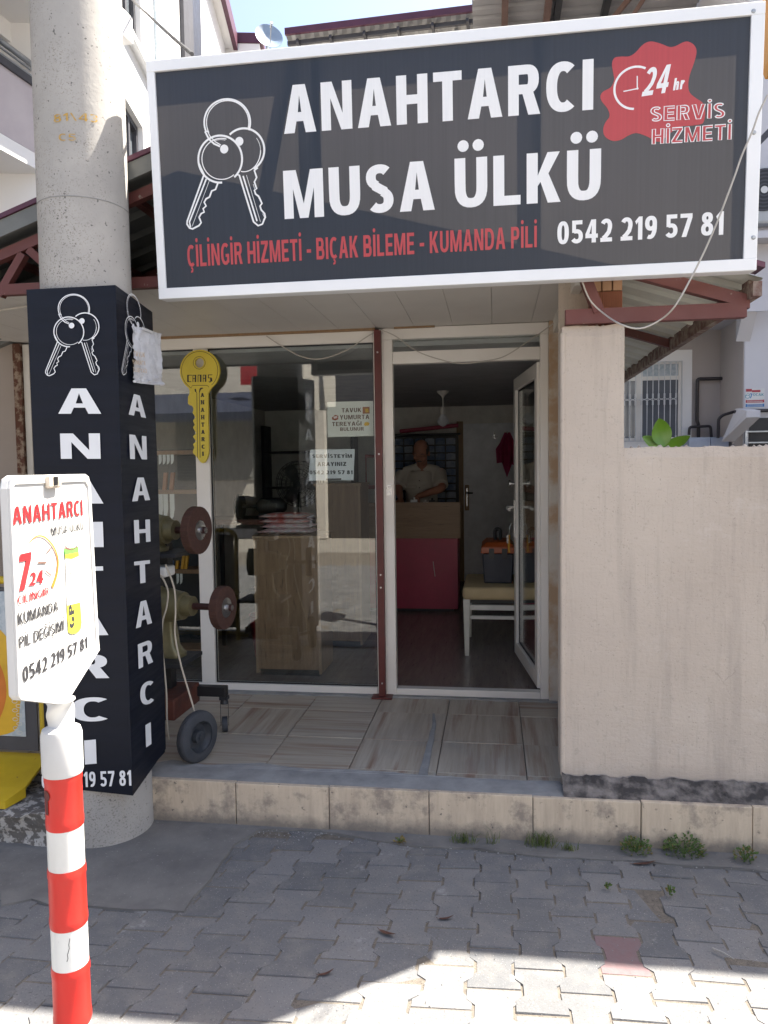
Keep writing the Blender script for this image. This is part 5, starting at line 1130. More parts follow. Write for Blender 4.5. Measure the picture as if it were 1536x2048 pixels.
for i in range(13): a = .595-.0*i; ribbon(b, YPF, [(.57+.014*math.cos(.6283*k)-(.02 if i % 2 else 0), .09+i*.022+.008*math.sin(.6283*k)) for k in range(10)], .003, .0068+i*.00002, True)
b.build('poster_rings', 'sheet_under', ys)

# ================================================================== INSIDE THE SHOP
def cupboard(label, x0, x1, y0, y1, z1, name='wood_cabinet'):
    t = thing(name, label, 'cabinet', ((x0+x1)/2, (y0+y1)/2, FLOOR)); zz = FLOOR+.006
    part('front_panel', 'cab_wood', t, (x0+.018, x1-.018, y0, y0+.018, zz+.05, z1-.02)); part('plinth', 'charcoal', t, (x0+.02, x1-.02, y0+.03, y1, zz, zz+.05))
    part('side_panel', 'cab_wood_side', t, (x0, x0+.018, y0-.001, y1, zz+.02, z1-.02)); part('side_panel', 'cab_wood_side', t, (x1-.018, x1, y0-.001, y1, zz+.02, z1-.02))
    part('top', 'cab_wood_side', t, (x0-.008, x1+.008, y0-.012, y1, z1-.02, z1), bevel=.002); return t
cupboard('tall brown wood cabinet standing behind the middle window with bags on top', -1.655, -1.185, 5.02, 5.40, 1.19)
cupboard('lighter wood cabinet further inside, under the phone number notice', -1.42, -1.05, 5.9, 6.3, 1.53)
zt = 1.19
for i, (m, w_, dx, lab) in enumerate((('bag_pink', .40, .0, 'pink printed packet at the bottom of the pile on the cabinet'), ('bag_pink', .36, .01, 'pale pink packet second from the bottom of the pile'), ('bag_red', .35, -.005, 'red and white packet third from the bottom of the pile'), ('bag_red', .345, -.01, 'red and silver packet on top of the pile on the cabinet'))):
    b = MB(); nx, ny = 14, 8; h = .036; cx_, cy_ = -1.455+dx, 5.22; P = []
    for s in (0, 1):
        for i_ in range(nx+1):
            for j in range(ny+1):
                u, v = i_/nx*2-1, j/ny*2-1; e = max(0, 1-abs(u)**5)*max(0, 1-abs(v)**5); P.append((cx_+u*w_/2, cy_+v*.12, zt+h/2+(1 if s else -1)*(h/2*e+.001)+.003*mnoise.noise(V((u*4, v*4, i*5+s)))*e))
    o_ = (nx+1)*(ny+1); q = lambda i_, j, s: s*o_+i_*(ny+1)+j
    Fc = [(q(i_, j, 1), q(i_+1, j, 1), q(i_+1, j+1, 1), q(i_, j+1, 1)) for i_ in range(nx) for j in range(ny)]+[(q(i_, j, 0), q(i_, j+1, 0), q(i_+1, j+1, 0), q(i_+1, j, 0)) for i_ in range(nx) for j in range(ny)]
    Fc += [(q(i_, 0, 0), q(i_+1, 0, 0), q(i_+1, 0, 1), q(i_, 0, 1)) for i_ in range(nx)]+[(q(i_, ny, 0), q(i_, ny, 1), q(i_+1, ny, 1), q(i_+1, ny, 0)) for i_ in range(nx)]+[(q(0, j, 0), q(0, j, 1), q(0, j+1, 1), q(0, j+1, 0)) for j in range(ny)]+[(q(nx, j, 0), q(nx, j+1, 0), q(nx, j+1, 1), q(nx, j, 1)) for j in range(ny)]
    b.add(P, Fc); tag(b.build('flour_packet' if False else 'packet', m, None, smooth=True), lab, 'packet', 'packets piled on the cabinet'); zt += h+.001
# bench grinder, black, on a dark shelf behind the window
bg_ = thing('bench_grinder', 'small black bench grinder on the dark shelf behind the middle window', 'grinder', (-1.8, 5.5, 1.28))
b = MB(); b.lathe((-1.78, 5.5, 1.37), (-1.55, 5.5, 1.37), [(0, .03), (.03, .06), (.05, .065), (.18, .065), (.2, .06), (.23, .03)], 24); b.build('motor', 'black', bg_, smooth=True)
b = MB(); b.lathe((-1.93, 5.5, 1.37), (-1.895, 5.5, 1.37), [(0, .02), (.0, .095), (.035, .095), (.035, .02)], 32); b.build('wheel', 'charcoal', bg_); b = MB(); b.cyl((-1.94, 5.5, 1.37), (-1.77, 5.5, 1.37), .015); b.build('shaft', 'black', bg_)
b = MB(); b.box(-1.75, -1.58, 5.44, 5.56, 1.275, 1.32); b.build('foot', 'black', bg_, bevel=.004)
sh = thing('work_table', 'dark work table with a red front edge behind the middle window', 'table', (-1.9, 5.6, FLOOR))
part('top', 'charcoal', sh, (-2.25, -1.42, 5.41, 5.9, 1.24, 1.274)); part('edge', 'rust_box', sh, (-2.25, -1.70, 5.40, 5.41, 1.238, 1.276))
for x in (-2.22, -1.47):
    for y in (5.44, 5.86): part('leg', 'black', sh, (x, x+.03, y, y+.03, FLOOR+.006, 1.24))
# red bucket on the floor
b = MB(); b.lathe((-1.74, 5.6, FLOOR+.006), (-1.74, 5.6, .53), [(0, .11), (.31, .145), (.315, .15), (.325, .15), (.325, .138), (.02, .1), (.0201, .001)], 32, caps=False); tag(b.build('bucket', 'bucket_red', None, smooth=True), 'red plastic bucket on the floor left of the brown cabinet', 'bucket')
# pedestal fan
pf = thing('pedestal_fan', 'dark pedestal fan standing behind the window left of the notices', 'fan', (-1.68, 6.4, FLOOR))
b = MB(); b.lathe((-1.68, 6.4, FLOOR+.006), (-1.68, 6.4, 1.6), [(0, .19), (.025, .18), (.04, .03), (.6, .018), (1.25, .014)], 28); b.build('stand', 'black', pf, smooth=True)
b = MB()
for r in (.05, .09, .13, .17, .2):
    for y in (6.30, 6.42): b.tube([(-1.68+r*math.cos(.2094*k), y+(.02 if r < .19 else (.06 if y < 6.35 else -.06))*(1 if y < 6.35 else -1)*(0 if r < .19 else 1), 1.52+r*math.sin(.2094*k)) for k in range(31)], .003, 5)
for k in range(24): th = .2618*k; b.tube([(-1.68+.04*math.cos(th), 6.30, 1.52+.04*math.sin(th)), (-1.68+.17*math.cos(th), 6.305, 1.52+.17*math.sin(th)), (-1.68+.2*math.cos(th), 6.36, 1.52+.2*math.sin(th)), (-1.68+.17*math.cos(th), 6.415, 1.52+.17*math.sin(th)), (-1.68+.04*math.cos(th), 6.42, 1.52+.04*math.sin(th))], .002, 4)
b.build('guard', 'black', pf)
b = MB(); b.lathe((-1.68, 6.40, 1.52), (-1.68, 6.56, 1.52), [(0, .04), (.02, .065), (.12, .06), (.16, .03)], 20); b.build('motor', 'black', pf, smooth=True)
b = MB(); BF = Frame((-1.68, 6.36, 1.52), (1, 0, 0), (0, 0, 1))
for k in range(3):
    th = 2.094*k; pts = [(.03, -.02), (.10, -.055), (.17, -.05), (.175, .03), (.12, .06), (.03, .03)]; R_ = [(x*math.cos(th)-y*math.sin(th), x*math.sin(th)+y*math.cos(th)) for x, y in pts]; b.prism(BF, R_, -.004+.003*k, -.001+.003*k)
b.lathe(BF(0, 0, -.03), BF(0, 0, .03), [(0, .035), (.06, .03)], 16); b.build('blades', 'charcoal', pf)
# wooden knife rack with knives
kr = thing('knife_rack', 'open wooden rack hung with knives behind the left window', 'rack', (-2.35, 5.05, FLOOR))
xr_ = -2.005; yk = 5.02; RKF = Frame((0, yk, 0), (1, 0, 0), (0, 0, 1)); zz = lambda y: at(350, y, Y=yk).z
part('upright', 'rack_wood', kr, (xr_-.045, xr_, yk, yk+.20, FLOOR+.006, zz(897))); part('upright', 'rack_wood', kr, (-2.75, -2.705, yk, yk+.20, FLOOR+.006, zz(897)))
part('back_board', 'charcoal', kr, (-2.75, xr_, yk+.20, yk+.21, FLOOR+.006, zz(897)))
for y in (905, 984, 1143, 1302): part('shelf', 'rack_wood', kr, (-2.705, xr_-.045, yk+.001, yk+.199, zz(y)-.014, zz(y)+.014))
def knife(x, zt_, bl, hm, hlen, lab, up=False, bw=.03):
    o = thing('kitchen_knife', lab, 'knife', (x, yk-.01, zt_), 'knives hung on the wooden rack')
    f = Frame((x, yk-.012, zt_), (1, 0, 0), (0, 0, 1)); s = 1 if up else -1
    b = MB(); b.prism(f, [(-bw/2, 0), (bw/2, 0), (bw/2, s*bl*.55), (bw*.2, s*bl*.85), (-bw/2, s*bl)], -.001, .001); b.build('blade', 'blade', o)
    if hlen: b = MB(); b.fbox(f, -.013, .013, *sorted((0, -s*hlen)), -.009, .009); b.build('handle', hm, o, bevel=.004)
def xk(px, y): return at(px, y, Y=yk).x
kn = [(330, 1), (338, 1), (347, 1), (355, 1)]
L_ = ['first curved blade from the pole in the top row of the rack', 'second curved blade from the pole in the top row of the rack', 'third curved blade from the pole in the top row of the rack', 'last curved blade of the top row, nearest the mullion']
for i, (px, _) in enumerate(((316, 0), (324, 0), (332, 0), (340, 0))): knife(xk(px+6, 920), zz(905)-.014, .07, 'handle_wood', 0, L_[i], bw=.022)
for i, (px, hm, lab) in enumerate(((326, 'handle_wood', 'knife with dull orange handle, left of two standing on the upper shelf'), (340, 'handle_wood', 'knife with bright orange handle, right of two standing on the upper shelf'))): 
    o = thing('kitchen_knife', lab, 'knife', (xk(px, 960), yk+.02, zz(984)+.014), 'knives on the wooden rack shelf'); f = Frame((xk(px, 960), yk+.02, zz(984)+.014), (1, 0, .0), (.12, 0, 1)); b = MB(); b.fbox(f, -.014, .014, 0, .125, -.012, .012); b.build('handle', hm, o, bevel=.004); b = MB(); b.prism(f, [(-.013, .125), (.016, .125), (.016, .19), (-.005, .205)], -.001, .001); b.build('blade', 'charcoal', o)
for i, (px, lab) in enumerate(((323, 'broad pale blade nearest the pole in the middle row'), (333, 'broad pale blade in the middle of the row'), (346, 'broad pale blade nearest the mullion in the middle row'))): knife(xk(px, 1010), zz(984)-.014, .19, 'handle_wood', 0, lab, bw=.034)
for i, (px, lab) in enumerate(((327, 'first narrow blade from the pole in the lower row'), (335, 'second narrow blade from the pole in the lower row'), (344, 'third narrow blade from the pole in the lower row'), (357, 'fourth narrow blade from the pole in the lower row'), (364, 'narrow blade nearest the mullion in the lower row'))): knife(xk(px, 1155), zz(1143)-.014, .075, 'handle_wood', 0, lab, bw=.018)
for px, hm, lab in ((338, 'handle_blue', 'blue knife handle standing on the lower shelf'), (350, 'handle_yellow', 'short yellow knife handle on the lower shelf'), (361, 'handle_yellow', 'yellow knife handle in the middle of the lower shelf'), (368, 'handle_yellow', 'tall yellow knife handle nearest the mullion on the lower shelf')):
    x = xk(px, 1130); b = MB(); f = Frame((x, yk+.03, zz(1143)+.0145), (1, 0, 0), (.16, 0, 1)); b.fbox(f, -.011, .011, 0, .095 if px > 355 else .06, -.01, .01); tag(b.build('kitchen_knife', hm, None, bevel=.003), lab, 'knife', 'knives on the lower rack shelf')
# key-cutting counter
ck = thing('service_counter', 'shop counter with wood panel above a scuffed magenta front', 'counter', (-.7, 7.6, FLOOR))
part('wood_panel', 'counter_wood', ck, (-1.35, -.318, 7.40, 7.418, .943, 1.302), bevel=.002); part('front', 'magenta', ck, (-1.35, -.352, 7.425, 7.44, .235, .95)); part('worktop', 'cab_wood_side', ck, (-1.35, -.33, 7.42, 7.9, 1.22, 1.245)); part('side', 'magenta', ck, (-.367, -.353, 7.44, 7.9, .235, 1.22)); part('plinth', 'charcoal', ck, (-1.33, -.40, 7.46, 7.88, FLOOR+.006, .235))
b = MB(); ribbon(b, Frame((-.585, 7.4245, .62), (1, 0, 0), (0, 0, 1)), [(-.01, .09), (0, .0), (.008, -.06)], .006, .0005); b.build('scratch', 'paper', ck)
for i, (x, y, s) in enumerate(((-.80, 7.62, .035), (-.62, 7.66, .03), (-.68, 7.6, .025))):
    b = MB(); b.box(x-s, x+s, y-s*.6, y+s*.6, 1.2455, 1.2455+s*2.2); b.cyl((x, y, 1.2455+s*2.2), (x, y, 1.2455+s*2.9), s*.4, n=10); tag(b.build('small_tool', ('steel', 'black', 'paper')[i], None, bevel=.003), ('small metal clamp on the counter in front of the seated hands', 'small black tool on the counter under the hands', 'small white part on the counter')[i] if False else ('small steel clamp on the worktop before the person', 'small black tool on the worktop before the person', 'small white piece on the worktop before the person')[i], 'tool')
# wall organiser of small drawers
og = thing('drawer_organizer', 'wall organiser with rows of small blue and clear drawers behind the person', 'organizer', (-.85, 9.45, 1.2))
x0, x1, z0, z1 = -1.24, -.455, 1.16, 2.02; part('case', 'black', og, (x0-.03, x1+.03, 9.44, 9.55, z0-.02, z1+.02))
random.seed(4); nc, nr = 6, 9; dx = (x1-x0)/nc; dz = (z1-z0)/nr
for i in range(nc):
    for j in range(nr):
        b = MB(); X0 = x0+i*dx+.008; X1 = x0+(i+1)*dx-.008; Z0 = z0+j*dz+.006; Z1 = z0+(j+1)*dz-.016
        b.add([(X0, 9.41, Z0), (X1, 9.41, Z0), (X1, 9.395, Z1), (X0, 9.395, Z1), (X0, 9.44, Z0), (X1, 9.44, Z0), (X1, 9.44, Z1), (X0, 9.44, Z1)], [(0, 1, 2, 3), (0, 4, 5, 1), (3, 2, 6, 7), (1, 5, 6, 2), (0, 3, 7, 4)]); b.box(X0+.02, X1-.02, 9.385, 9.397, Z1-.004, Z1+.004)
        b.build('drawer', random.choice(('bin_blue', 'bin_blue', 'bin_clear')), og)
b = MB(); b.bar((-1.15, 9.35, 2.10), (-.42, 9.35, 2.16), .10, .045); tag(b.build('wrapped_roll', 'magenta', None, bevel=.012), 'dark red roll lying on top of the drawer organiser', 'roll')
part('top_shelf', 'charcoal', og, (-1.3, -.40, 9.30, 9.55, 2.045, 2.065))
# the back door, hooks and towel
bd = thing('back_door', 'plain white inner door with coat hooks in the back wall', 'door', (-.02, 9.5, FLOOR)); yb_ = 9.50
part('leaf', 'door_white', bd, (-.365, .33, yb_-.01, yb_+.03, FLOOR+.006, 2.185)); part('frame', 'trim_wood', bd, (-.45, -.37, yb_-.03, yb_+.04, FLOOR+.006, 2.215), (.335, .41, yb_-.03, yb_+.04, FLOOR+.006, 2.215))
o = part('lock_plate', 'trim_wood', bd, (-.352, -.30, yb_-.03, yb_-.012, 1.10, 1.42)); b = MB(); b.box(-.333, -.318, yb_-.036, yb_-.03, 1.15, 1.38); b.build('lock_face', 'steel', o); b = MB(); b.tube([(-.326, yb_-.03, 1.32), (-.326, yb_-.08, 1.32), (-.25, yb_-.085, 1.32)], .01, 8); b.build('door_handle', 'black', bd)
def hook(x):
    b = MB(); z = 2.02; b.box(x-.012, x+.012, yb_-.018, yb_-.0105, z-.03, z+.05)
    for s in (-1, 1): b.tube(catmull([(x, yb_-.016, z), (x+s*.02, yb_-.04, z-.012), (x+s*.038, yb_-.045, z+.005)], 5), .005, 6)
    b.tube(catmull([(x, yb_-.016, z+.03), (x, yb_-.05, z+.035), (x, yb_-.06, z+.06)], 5), .005, 6); b.build('coat_hook', 'steel', bd)
hook(.02); hook(.177)
b = MB(); n, m_ = 40, 26; P = []
for j in range(m_):
    t = j/(m_-1); wdt = .035+.115*min(1, t*2.2)*(1-.15*t)
    for i in range(n):
        u = i/(n-1)*2-1; bot = .36+.20*max(0, 1-abs(u+.05)*2.2)+.03*u
        z = 2.065-t*(bot*(1-.0))-.05*abs(u)*min(1, t*4); y = yb_-.05-.028*math.sin(u*8+.6)*min(1, t*2)-.02*min(1, t*3)*(1-u*u)
        P.append((.178+u*wdt, y, z))
q = [(x, y+.012, z) for x, y, z in P]; o_ = len(P); Fc = [(j*n+i, j*n+i+1, (j+1)*n+i+1, (j+1)*n+i) for j in range(m_-1) for i in range(n-1)]
ed = [i for i in range(n)]+[j*n+n-1 for j in range(1, m_)]+[(m_-1)*n+i for i in range(n-2, -1, -1)]+[j*n for j in range(m_-2, 0, -1)]
b.add([V(p) for p in P]+[V(p) for p in q], Fc+[tuple(i+o_ for i in f[::-1]) for f in Fc]+[(ed[k], ed[(k+1) % len(ed)], ed[(k+1) % len(ed)]+o_, ed[k]+o_) for k in range(len(ed))]); tag(b.build('towel', 'towel', None, smooth=True), 'pink towel hanging from a hook on the white back door', 'towel')
# pendant lamp, unlit
pl_ = thing('pendant_lamp', 'unlit bulb hanging on a white cord from the shop ceiling', 'lamp', (-.495, 7.6, 2.1))
b = MB(); b.lathe((-.495, 7.6, ZC), (-.495, 7.6, ZC-.07), [(0, .06), (.015, .055), (.05, .016), (.07, .008)], 24); b.build('ceiling_rose', 'pvc', pl_, smooth=True); b = MB(); b.cyl((-.495, 7.6, ZC-.07), (-.495, 7.6, 2.24), .005, n=8); b.build('cord', 'pvc', pl_)
b = MB(); b.lathe((-.495, 7.6, 2.25), (-.495, 7.6, 2.175), [(0, .015), (.01, .024), (.07, .024), (.075, .018)], 20); b.build('socket', 'pvc', pl_, smooth=True); b = MB(); b.lathe((-.495, 7.6, 2.18), (-.495, 7.6, 2.055), [(0, .02), (.02, .026), (.045, .05), (.07, .06), (.095, .052), (.115, .028), (.125, .004)], 24); b.build('bulb', 'paper_blue', pl_, smooth=True)
# upholstered bench
be = thing('upholstered_bench', 'white legged bench with beige seat just inside the open door', 'bench', (.2, 6.1, FLOOR)); zf = FLOOR+.006
b = MB(); b.box(-.235, .66, 5.68, 6.42, .635, .735); b.build('seat', 'seat_beige', be, bevel=.03, seg=4, smooth=True)
for x, y in ((-.205, 5.72), (.20, 5.72), (.62, 5.72), (-.205, 6.36), (.62, 6.36)):
    b = MB(); b.add([V((x+a*w_, y+c_*w_, z)) for z, w_ in ((zf, .016), (.64, .026)) for a, c_ in ((-1, -1), (1, -1), (1, 1), (-1, 1))], [(0, 1, 2, 3), (7, 6, 5, 4), (0, 4, 5, 1), (1, 5, 6, 2), (2, 6, 7, 3), (3, 7, 4, 0)]); b.build('leg', 'bench_white', be, bevel=.003)
part('rail', 'bench_white', be, (-.18, .61, 5.71, 5.735, .555, .595), bevel=.003); part('rail', 'bench_white', be, (-.18, .61, 5.71, 5.735, .485, .512), bevel=.003); part('apron', 'charcoal', be, (-.2, .64, 5.74, 6.3, .605, .636))
# tool boxes on the bench
def toolbox(x0, x1, y0, y1, z0, lid, lab):
    t = thing('tool_box', lab, 'tool box', ((x0+x1)/2, (y0+y1)/2, z0)); h = .235; b = MB()
    b.add([V((x, y, z)) for z, g in ((z0, .012), (z0+h, 0)) for x, y in ((x0+g, y0+g), (x1-g, y0+g), (x1-g, y1-g), (x0+g, y1-g))], [(3, 2, 1, 0), (4, 5, 6, 7), (0, 1, 5, 4), (1, 2, 6, 5), (2, 3, 7, 6), (3, 0, 4, 7)]); b.build('body', 'box_navy', t, bevel=.01, seg=3)
    b = MB(); g = -.012; z1 = z0+h+.002; b.add([V((x, y, z)) for z, g in ((z1, -.014), (z1+.05, -.008), (z1+.085, .03)) for x, y in ((x0+g, y0+g), (x1-g, y0+g), (x1-g, y1-g), (x0+g, y1-g))], [(3, 2, 1, 0), (8, 9, 10, 11)]+[(j*4+i, j*4+(i+1) % 4, (j+1)*4+(i+1) % 4, (j+1)*4+i) for j in range(2) for i in range(4)]); b.build('lid', lid, t, bevel=.006)
    b = MB(); ym = (y0+y1)/2; b.tube(catmull([(x0+.10, ym, z1+.08), (x0+.10, ym+.02, z1+.16), (x1-.10, ym+.02, z1+.16), (x1-.10, ym, z1+.08)], 5), .014, 8); b.build('handle', 'black', t, smooth=True)
    for x in (x0+.05, x1-.09): part('latch', 'black', t, (x, x+.04, y0-.022, y0-.008, z0+h-.04, z0+h+.04))
toolbox(-.085, .155, 5.86, 6.30, .737, 'box_orange', 'dark blue tool box with orange lid on the bench'); toolbox(.19, .46, 5.95, 6.30, .737, 'box_navy', 'all dark tool box on the bench beside the orange lidded one')
# keys left in the lock
kk = thing('key_bunch', 'bunch of keys with a yellow tag dangling from the door handle side', 'keys', DF(DW-.045, 1.13, -.045)); p = DF(DW-.045, 1.22, -.03)
b = MB(); b.tube([p, p+V((-.03, 0, 0)), p+V((-.04, 0, -.04))], .004, 6); b.tube([p+V((-.04, .02*math.cos(.5236*k), -.06+.02*math.sin(.5236*k))) for k in range(13)], .002, 5); b.build('ring', 'steel', kk)
for k in range(4): f = Frame(p+V((-.045-.004*k, -.01+.008*k, -.08)), (.3, 1, 0), (0, .1*(k-1.5), 1)); b = MB(); b.prism(f, [(-.011, 0), (.011, 0), (.011, -.022), (.005, -.026), (.005, -.062), (-.005, -.062), (-.005, -.026), (-.011, -.022)], -.001, .001); b.build('key', 'steel', kk)
b = MB(); b.tube([p+V((-.042, .0, -.08)), p+V((-.045, .006, -.15)), p+V((-.042, .0, -.21))], .008, 8); b.build('tag', 'handle_yellow', kk)
# wall calendar / shelf in dim corner
cr = thing('red_holder', 'red wall holder with a grey sheet beside the steel post, deep inside', 'holder', (-1.35, 8.6, 1.3)); part('back', 'bucket_red', cr, (-1.62, -1.28, 9.50, 9.55, 1.38, 1.82)); part('sheet', 'paper', cr, (-1.60, -1.30, 9.485, 9.498, 1.43, 1.78))
# more goods in the dim left half of the shop: shelving
sv = thing('shelving_unit', 'dark metal shelving unit against the back wall of the shop', 'shelves', (-2.2, 9.3, FLOOR))
for x in (-2.9, -1.75): part('upright', 'black', sv, (x, x+.04, 9.2, 9.5, zf, 2.2))
for z in (.5, .95, 1.4, 1.85): part('shelf', 'charcoal', sv, (-2.86, -1.75, 9.2, 9.5, z, z+.025))
# ================================================================== PERSON BEHIND THE COUNTER
pn = thing('person', 'person in a pale short sleeved shirt, head bowed, working with both hands behind the counter', 'person', (-.76, 8.05, FLOOR))
def remesh(mb, vox, name, m, parent, smooth_it=6):
    o = mb.build('tmp_shape', m, None, keep=True)
    md = o.modifiers.new('r', 'REMESH'); md.mode = 'VOXEL'; md.voxel_size = vox; md.use_smooth_shade = True
    s2 = o.modifiers.new('s', 'SMOOTH'); s2.iterations = smooth_it; s2.factor = .5
    bpy.context.view_layer.update(); me = bpy.data.meshes.new_from_object(o.evaluated_get(bpy.context.evaluated_depsgraph_get()))
    vs = [v.co.copy() for v in me.vertices]; fs = [tuple(p.vertices) for p in me.polygons]
    old = o.data; bpy.data.objects.remove(o); bpy.data.meshes.remove(old); bpy.data.meshes.remove(me)
    b = MB(); b.add(vs, fs); return b.build(name, m, parent, smooth=True)
hc = at(842, 905, Y=7.93); nk = at(844, 932, Y=8.04); ch = at(842, 968, Y=8.05); pel = V((ch.x+.01, 8.10, 1.14))
shl = at(806, 947, Y=8.06); shr = at(879, 945, Y=8.06); ell = at(797, 978, Y=7.95); elr = at(883, 976, Y=7.88); hl = at(801, 997, Y=7.72); hr_ = at(836, 993, Y=7.68)
HR = Matrix.Rotation(RAD(24), 4, 'X') @ Matrix.Rotation(RAD(-8), 4, 'Z')
H = lambda x, y, z: hc+(HR @ V((x, y, z)))*1.08
def hsph(mb, c, r, n=20, m=14):
    t = MB(); t.sph((0, 0, 0), r, n, m); mb.add([H(c[0]+p.x, c[1]+p.y, c[2]+p.z) for p in t.v], t.f)
b = MB()
hsph(b, (0, .012, .025), (.077, .096, .098)); hsph(b, (0, -.012, -.05), (.060, .072, .072)); hsph(b, (0, -.045, -.088), (.034, .034, .026)); hsph(b, (0, -.085, .012), (.055, .012, .012))
hsph(b, (0, -.098, -.030), (.013, .018, .014)); b.tube([H(0, -.086, .01), H(0, -.100, -.028)], [.008, .013], 8)
for s in (-1, 1): hsph(b, (s*.078, .012, -.012), (.010, .021, .032)); hsph(b, (s*.040, -.068, -.032), (.022, .018, .02)); hsph(b, (s*.030, -.082, .002), (.014, .008, .007))
hsph(b, (0, -.086, -.066), (.024, .010, .006)); hsph(b, (0, -.084, -.078), (.020, .010, .007))
b.tube([H(0, .02, -.06), nk, nk+V((0, .02, -.09))], [.058, .058, .075], 16)
b.tube([ch+V((0, .02, .13)), ch, (ch+pel)/2, pel], [.10, .125, .13, .13], 20); b.tube([shl, (shl+shr)/2+V((0, .01, .03)), shr], [.052, .062, .052], 14)
for s, e, h in ((shl, ell, hl), (shr, elr, hr_)): b.tube(catmull([s, (s+e)/2+V((0, .0, -.0)), e, (e+h)/2+V((0, 0, .0)), h], 5), [.056, .055, .053, .052, .051, .049, .047, .046, .045, .044, .044, .044, .043, .042, .040, .038, .036, .034, .031, .029, .028], 14)
for s in (-1, 1): b.tube([pel+V((s*.08, 0, -.05)), V((pel.x+s*.09, 8.12, .68)), V((pel.x+s*.09, 8.14, .30))], [.09, .062, .045], 14); b.tube([V((pel.x+s*.09, 8.16, .26)), V((pel.x+s*.09, 8.0, .235))], [.045, .03], 10)
# hands: palm, four bent fingers of different length, thumb from the side
def hand(mb, w_, el, side):
    d = (w_-el).normalized(); dn = V((0, 0, -1)); d2 = (d*.7+V((0, -.2, -.55))).normalized(); r = d2.cross(V((0, 0, 1))).normalized(); n_ = r.cross(d2)
    mb.tube([w_, w_+d2*.045, w_+d2*.085], [.027, .036, .034], 12)
    for k, (o_, L1) in enumerate(((-.030, .060), (-.010, .072), (.010, .068), (.028, .054))):
        p = w_+d2*.082+r*o_; q = p+(d2*.9+n_*.05).normalized()*L1*.5; e = q+(d2*.55-n_*.75).normalized()*L1*.35; f = e+(d2*.1-n_*.9).normalized()*L1*.25
        mb.tube([p-d2*.02, p, q, e, f], [.0105, .0105, .0098, .009, .0075], 10)
    p = w_+d2*.035+r*(.032*side); q = p+(r*side*.7+d2*.7-n_*.2).normalized()*.038; e = q+(d2*.9-n_*.4).normalized()*.032; mb.tube([p-r*side*.015, p, q, e], [.014, .0135, .0115, .009], 10)
hand(b, hl, ell, 1); hand(b, hr_, elr, -1)
remesh(b, .0068, 'body', 'skin', pn, 4)
b = MB()
b.tube([ch+V((0, .02, .13)), ch+V((0, .01, .02)), (ch+pel)/2+V((0, -.005, 0)), pel+V((0, 0, -.04))], [.135, .172, .172, .172], 24); b.tube([shl+V((.01, 0, .004)), (shl+shr)/2+V((0, .015, .034)), shr+V((-.01, 0, .004))], [.066, .088, .066], 16)
for s, e in ((shl, ell), (shr, elr)): b.tube([s, s.lerp(e, .45), s.lerp(e, .85)], [.074, .074, .078], 16)
for s in (-1, 1): b.tube([nk+V((s*.068, .03, -.045)), nk+V((s*.062, -.04, -.07)), nk+V((s*.016, -.105, -.12))], [.020, .022, .014], 8)
sh_ = remesh(b, .0085, 'shirt', 'shirt', pn, 3)
for s in (-1, 1):
    b = MB(); c = ch+V((s*.075, -.168, -.03)); f = Frame(c, (1, s*.25, 0), (0, .05, 1)); b.fbox(f, -.05, .05, -.012, .018, 0, .006); b.build('pocket_flap', 'shirt', sh_, bevel=.003)
for k in range(3): p = ch+V((0, -.176, .04-.075*k)); b = MB(); b.cyl(p, p+V((0, -.004, 0)), .006, n=10); b.build('button', 'charcoal', sh_)
b = MB(); b.tube([pel+V((0, 0, -.01)), pel+V((0, 0, -.10))], [.165, .16], 18)
for s in (-1, 1): b.tube([pel+V((s*.075, 0, -.08)), V((pel.x+s*.09, 8.12, .68)), V((pel.x+s*.09, 8.14, .26))], [.105, .08, .062], 14)
remesh(b, .010, 'trousers', 'jeans', pn, 3)
b = MB(); t = MB(); t.sph((0, .016, .026), (.081, .098, .098), 28, 20)
keep = [f for f in t.f if all(((t.v[i].y > -.015 or (abs(t.v[i].x) > .058 and t.v[i].y > -.06 and t.v[i].z < .075)) and t.v[i].z < .10 and t.v[i].z > -.045) for i in f)]
b.add([H(p.x, p.y, p.z) for p in t.v], keep); b.build('hair', 'hair', pn, smooth=True)
b = MB(); b.tube([H(-.026, -.088, -.058), H(0, -.095, -.052), H(.026, -.088, -.058)], [.004, .008, .004], 8); b.build('moustache', 'hair', pn, smooth=True)
for s in (-1, 1): b = MB(); b.tube([H(s*.014, -.090, .016), H(s*.032, -.086, .021), H(s*.050, -.076, .014)], [.004, .005, .003], 6); b.build('eyebrow', 'hair', pn)

# ================================================================== WHITE APARTMENT BUILDING, LEFT
wb = thing('apartment_building', 'white rendered apartment building with pink balcony and plum eaves behind the pole', 'building', (-6, 8, 0))
WF = Frame((-2.95, 5.5, 0), (-.2, .98, 0), (0, 0, 1)); WFt = lambda a, b, c=0: WF(a, b, c)
b = MB(); b.fbox(WF, 0, 7.0, 0, 8.62, -6, -.12)
